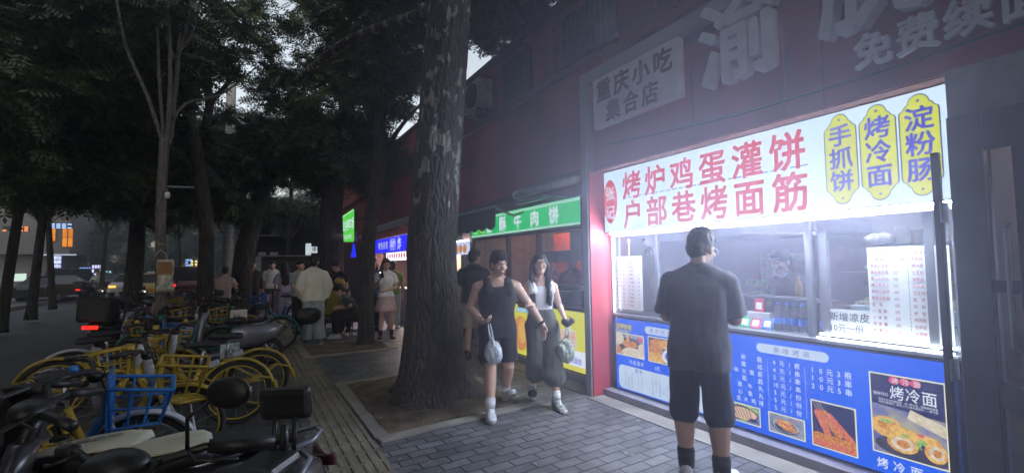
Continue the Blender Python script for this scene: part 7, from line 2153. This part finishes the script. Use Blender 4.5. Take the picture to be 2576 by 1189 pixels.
for i, (x, y, h, lb, bm_) in enumerate(((-.2, 8.95, -92, 'silver electric scooter behind the yellow bicycles by the dark upright trunk', BODYS), (-1.55, 12.3, -95, 'dark electric scooter behind the delivery scooter', BODYK), (-.5, 15.0, 20, 'dark electric scooter under the person in the pale pink shirt', BODYK), (-1.5, 17.5, -80, 'dark electric scooter far along the kerb', BODYK), (-1.3, 9.9, -86, 'silver electric scooter right of the delivery scooter', BODYS))):
    o = copy_tree(e1); o['label'] = lb
    put(o, x, y, h, .05)
    if bm_ is BODYS:
        for c in kids(o):
            if c.name.startswith('body'):
                c.data = c.data.copy(); c.data.materials[0] = BODYS
# dark quilted windshield blanket of a scooter cut by the frame
t = thing('windshield_cover', 'dark quilted scooter windshield cover hanging at the lower left corner', 'cover', (-1.08, 3.25, .3))
n, m_ = 14, 16
vv = []
for j in range(m_ + 1):
    for i in range(n + 1):
        u, v = i / n, j / m_
        vv.append((-.22 + .44 * u + .02 * sin(9 * v), .10 * sin(pi * u) + .03 * sin(14 * u + 5 * v) - .12 * v, .72 - .70 * v + .01 * sin(8 * u)))
mb = MB(); mb.add(vv, [(j * (n + 1) + i, j * (n + 1) + i + 1, (j + 1) * (n + 1) + i + 1, (j + 1) * (n + 1) + i) for j in range(m_) for i in range(n)])
o = part('blanket', mb, mat('quilt_dark', (.016, .016, .018), .8, var=.3, scale=6, bump=.6, bscale=14), t, smooth=True, fix=False); o.modifiers.new('s', 'SOLIDIFY').thickness = .03
mb = MB(); mb.box((-.2, -.02, .70), (.2, .06, .735)); part('strap', mb, BLACK, t)

# ================================================================ CARS
def car(label, loc, rz, paint, kind='sedan', tail=True, amber=False, roofsign=False):
    t = thing('parked_car' if not tail and not amber else 'car', label, 'car', loc, rz)
    hgt = 1.45 if kind == 'sedan' else 1.85
    mb = MB()
    if kind == 'sedan':
        pr = [(-2.2, .35), (-2.25, .75), (-2.1, .95), (-1.5, 1.0), (1.0, .95), (1.9, .82), (2.2, .65), (2.22, .35)]
        gh = [(-1.75, .98), (-1.2, hgt), (.35, hgt), (1.1, .96)]
    else:
        pr = [(-2.2, .35), (-2.25, .8), (-2.15, 1.05), (1.3, 1.0), (2.0, .9), (2.2, .7), (2.22, .35)]
        gh = [(-2.1, 1.04), (-1.95, hgt), (.8, hgt), (1.45, 1.0)]
    rr = []
    for w_, k in ((-.86, .96), (-.88, 1.), (.88, 1.), (.86, .96)):
        rr.append([(x * k, w_, .35 + (z - .35) * k) for x, z in pr])
    mb.rings(rr)
    b = part('body', mb, paint, t, bevel=.06)
    mb = MB()
    rr = []
    for w_, k in ((-.62, .0), (-.78, 1), (.78, 1), (.62, 0)):
        pass
    top, bot = [p for p in gh if p[1] > 1.2], [p for p in gh if p[1] < 1.2]
    vv = [(bot[0][0], -.82, bot[0][1]), (bot[1][0], -.82, bot[1][1]), (bot[1][0], .82, bot[1][1]), (bot[0][0], .82, bot[0][1]), (top[0][0], -.62, hgt - .04), (top[1][0], -.62, hgt - .04), (top[1][0], .62, hgt - .04), (top[0][0], .62, hgt - .04)]
    mb.add(vv, [(0, 3, 2, 1), (4, 5, 6, 7), (0, 1, 5, 4), (1, 2, 6, 5), (2, 3, 7, 6), (3, 0, 4, 7)]); part('windows', mb, GLD, t)
    mb = MB(); mb.box((top[0][0] - .05, -.65, hgt - .038), (top[1][0] + .03, .65, hgt)); part('roof', mb, paint, b, bevel=.02)
    for x in (-1.35, 1.35):
        for sg in (-1, 1):
            mb = MB(); mb.lathe([(.20, -.10), (.31, -.10), (.33, 0), (.31, .10), (.2, .10)], (x, sg * .80, .32), 20, 'y'); wv = part('wheel', mb, TYRE, t)
            mb = MB(); mb.lathe([(.19, -.105), (.19, .105)], (x, sg * .80, .32), 16, 'y'); part('rim', mb, STEEL, wv)
    for sg in (-1, 1):
        mb = MB(); mb.box((-2.262, sg * .66 - .16, .74), (-2.2, sg * .66 + .16, .87)); part('tail_light', mb, emat('tail_red', (1., .02, .012), 2.2) if tail else mat('tail_lens', (.06, .008, .008), .3), t)
        mb = MB(); mb.box((2.14, sg * .64 - .17, .62), (2.235, sg * .64 + .17, .76)); part('headlight', mb, emat('head_amber', (1., .45, .08), 2.2) if amber else mat('lamp_lens', (.5, .5, .52), .15), t)
    if roofsign:
        mb = MB(); mb.box((-.45, -.25, hgt + .002), (-.2, .25, hgt + .14)); part('roof_sign', mb, mat('plate_white', (.7, .72, .72), .5), t, bevel=.02)
    return t
CARW = mat('car_white', (.42, .43, .44), .3, var=.05, coat=.5); CARK = mat('car_dark', (.03, .03, .035), .25, var=.1, coat=.6); CARR = mat('car_maroon', (.16, .02, .02), .3, var=.1, coat=.5); CARY = mat('car_yellow', (.55, .33, .04), .3, var=.1, coat=.5)
def gx(px, py, Y, z): return at(px, py, Y).x
RZ = -.16
car('white taxi with amber front lights coming along the road', (gx(334, 705, 40, 0), 40, RZ), R(-90), CARW, tail=False, amber=True, roofsign=True)
car('yellow taxi half hidden behind the pale sapling trunk', (gx(383, 705, 36, 0), 36, RZ), R(-82), CARY, tail=False, roofsign=True)
car('maroon van with red tail lights beyond the pale sapling trunk', (gx(470, 700, 35, 0), 35, RZ), R(95), CARR, 'van')
car('dark parked car under the far forked tree', (gx(150, 720, 36, 0), 36, RZ), R(70), CARK, tail=False)
car('dark van parked beyond the far forked tree', (gx(185, 700, 46, 0), 46, RZ), R(80), CARK, 'van', tail=False)
car('dark car with a glowing tail light beyond the white taxi', (gx(290, 690, 52, 0), 52, RZ), R(95), CARK)
car('grey car waiting far up the street beside the shops', (2.4, 25 - 3.8, 0), R(88), CARK)
o = copy_tree(e4); o['label'] = 'motor scooter far down the road with red tail light'; put(o, gx(212, 725, 34, 0), 34, 5, 0, RZ)
o = copy_tree(e1); o['label'] = 'motor scooter ridden by the pale shirted rider far down the road'; put(o, gx(246, 735, 35, 0), 35.05, 190, 0, RZ)
# bicycles parked across the road, small in the picture
for i in range(9):
    x = -9.8 - (i % 3) * .5; y = 17 + i * 1.3
    o = copy_tree((protoM, protoB, protoT)[i % 3]); o['label'] = ('magenta', 'blue', 'teal')[i % 3] + ' bicycle standing on the far pavement across the road, ' + ('nearest', 'second', 'third', 'fourth', 'fifth', 'sixth', 'seventh', 'eighth', 'farthest')[i] + ' of its row'
    o['group'] = 'bicycles across the road'
    place(o, x, y, 80, None, .05, True)

# ================================================================ HAZE
mb = MB(); mb.box((-70, -12, -1.3), (14, 80, 16))  # thin air volume added to stand in for lens bloom
hz = tag(link('haze', mb.mesh('haze'), []), 'thin haze added to imitate lens bloom around the lit stalls', 'haze', kind='stuff')
hm_ = bpy.data.materials.new('haze')
hm_.use_nodes = True
nt = hm_.node_tree
nt.nodes.remove(nt.nodes['Principled BSDF'])
pv = nt.nodes.new('ShaderNodeVolumePrincipled')
pv.inputs['Color'].default_value = (.86, .90, 1., 1)
pv.inputs['Density'].default_value = HAZE
pv.inputs['Anisotropy'].default_value = .6
nt.links.new(pv.outputs[0], nt.nodes['Material Output'].inputs['Volume'])
hz.data.materials.append(hm_)
mb = MB(); mb.ell((0, 0, 0), (2.6, 5.2, 3.6), 32, 20)  # soft ellipsoid volume added to imitate lens glare around the stall
stm = tag(link('glare_veil', mb.mesh('glare_veil', True), []), 'thin pale volume added to imitate lens glare before the lit snack stall', 'glare_veil', kind='stuff')
stm.location = (2.75, 2.1, 2.2)
sm_ = bpy.data.materials.new('glare_veil')
sm_.use_nodes = True
nt = sm_.node_tree
nt.nodes.remove(nt.nodes['Principled BSDF'])
tc = nt.nodes.new('ShaderNodeTexCoord')
mp = nt.nodes.new('ShaderNodeMapping')
mp.inputs['Scale'].default_value = (1 / 2.6, 1 / 5.2, 1 / 3.6)
nt.links.new(tc.outputs['Object'], mp.inputs[0])
gr = nt.nodes.new('ShaderNodeTexGradient'); gr.gradient_type = 'SPHERICAL'
nt.links.new(mp.outputs[0], gr.inputs[0])
pw = nt.nodes.new('ShaderNodeMath'); pw.operation = 'POWER'; pw.inputs[1].default_value = 1.5
nt.links.new(gr.outputs['Fac'], pw.inputs[0])
ml = nt.nodes.new('ShaderNodeMath'); ml.operation = 'MULTIPLY'; ml.inputs[1].default_value = GLARE_VEIL
nt.links.new(pw.outputs[0], ml.inputs[0])
pv = nt.nodes.new('ShaderNodeVolumePrincipled')
pv.inputs['Color'].default_value = (.76, .76, 1., 1)
nt.links.new(ml.outputs[0], pv.inputs['Density'])
pv.inputs['Anisotropy'].default_value = .4
nt.links.new(pv.outputs[0], nt.nodes['Material Output'].inputs['Volume'])
stm.data.materials.append(sm_)
if _fc is not None:
    bpy.data.objects.remove(_fc)
if _TS is not None:
    bpy.data.batch_remove(_TMP)
    bpy.data.scenes.remove(_TS)
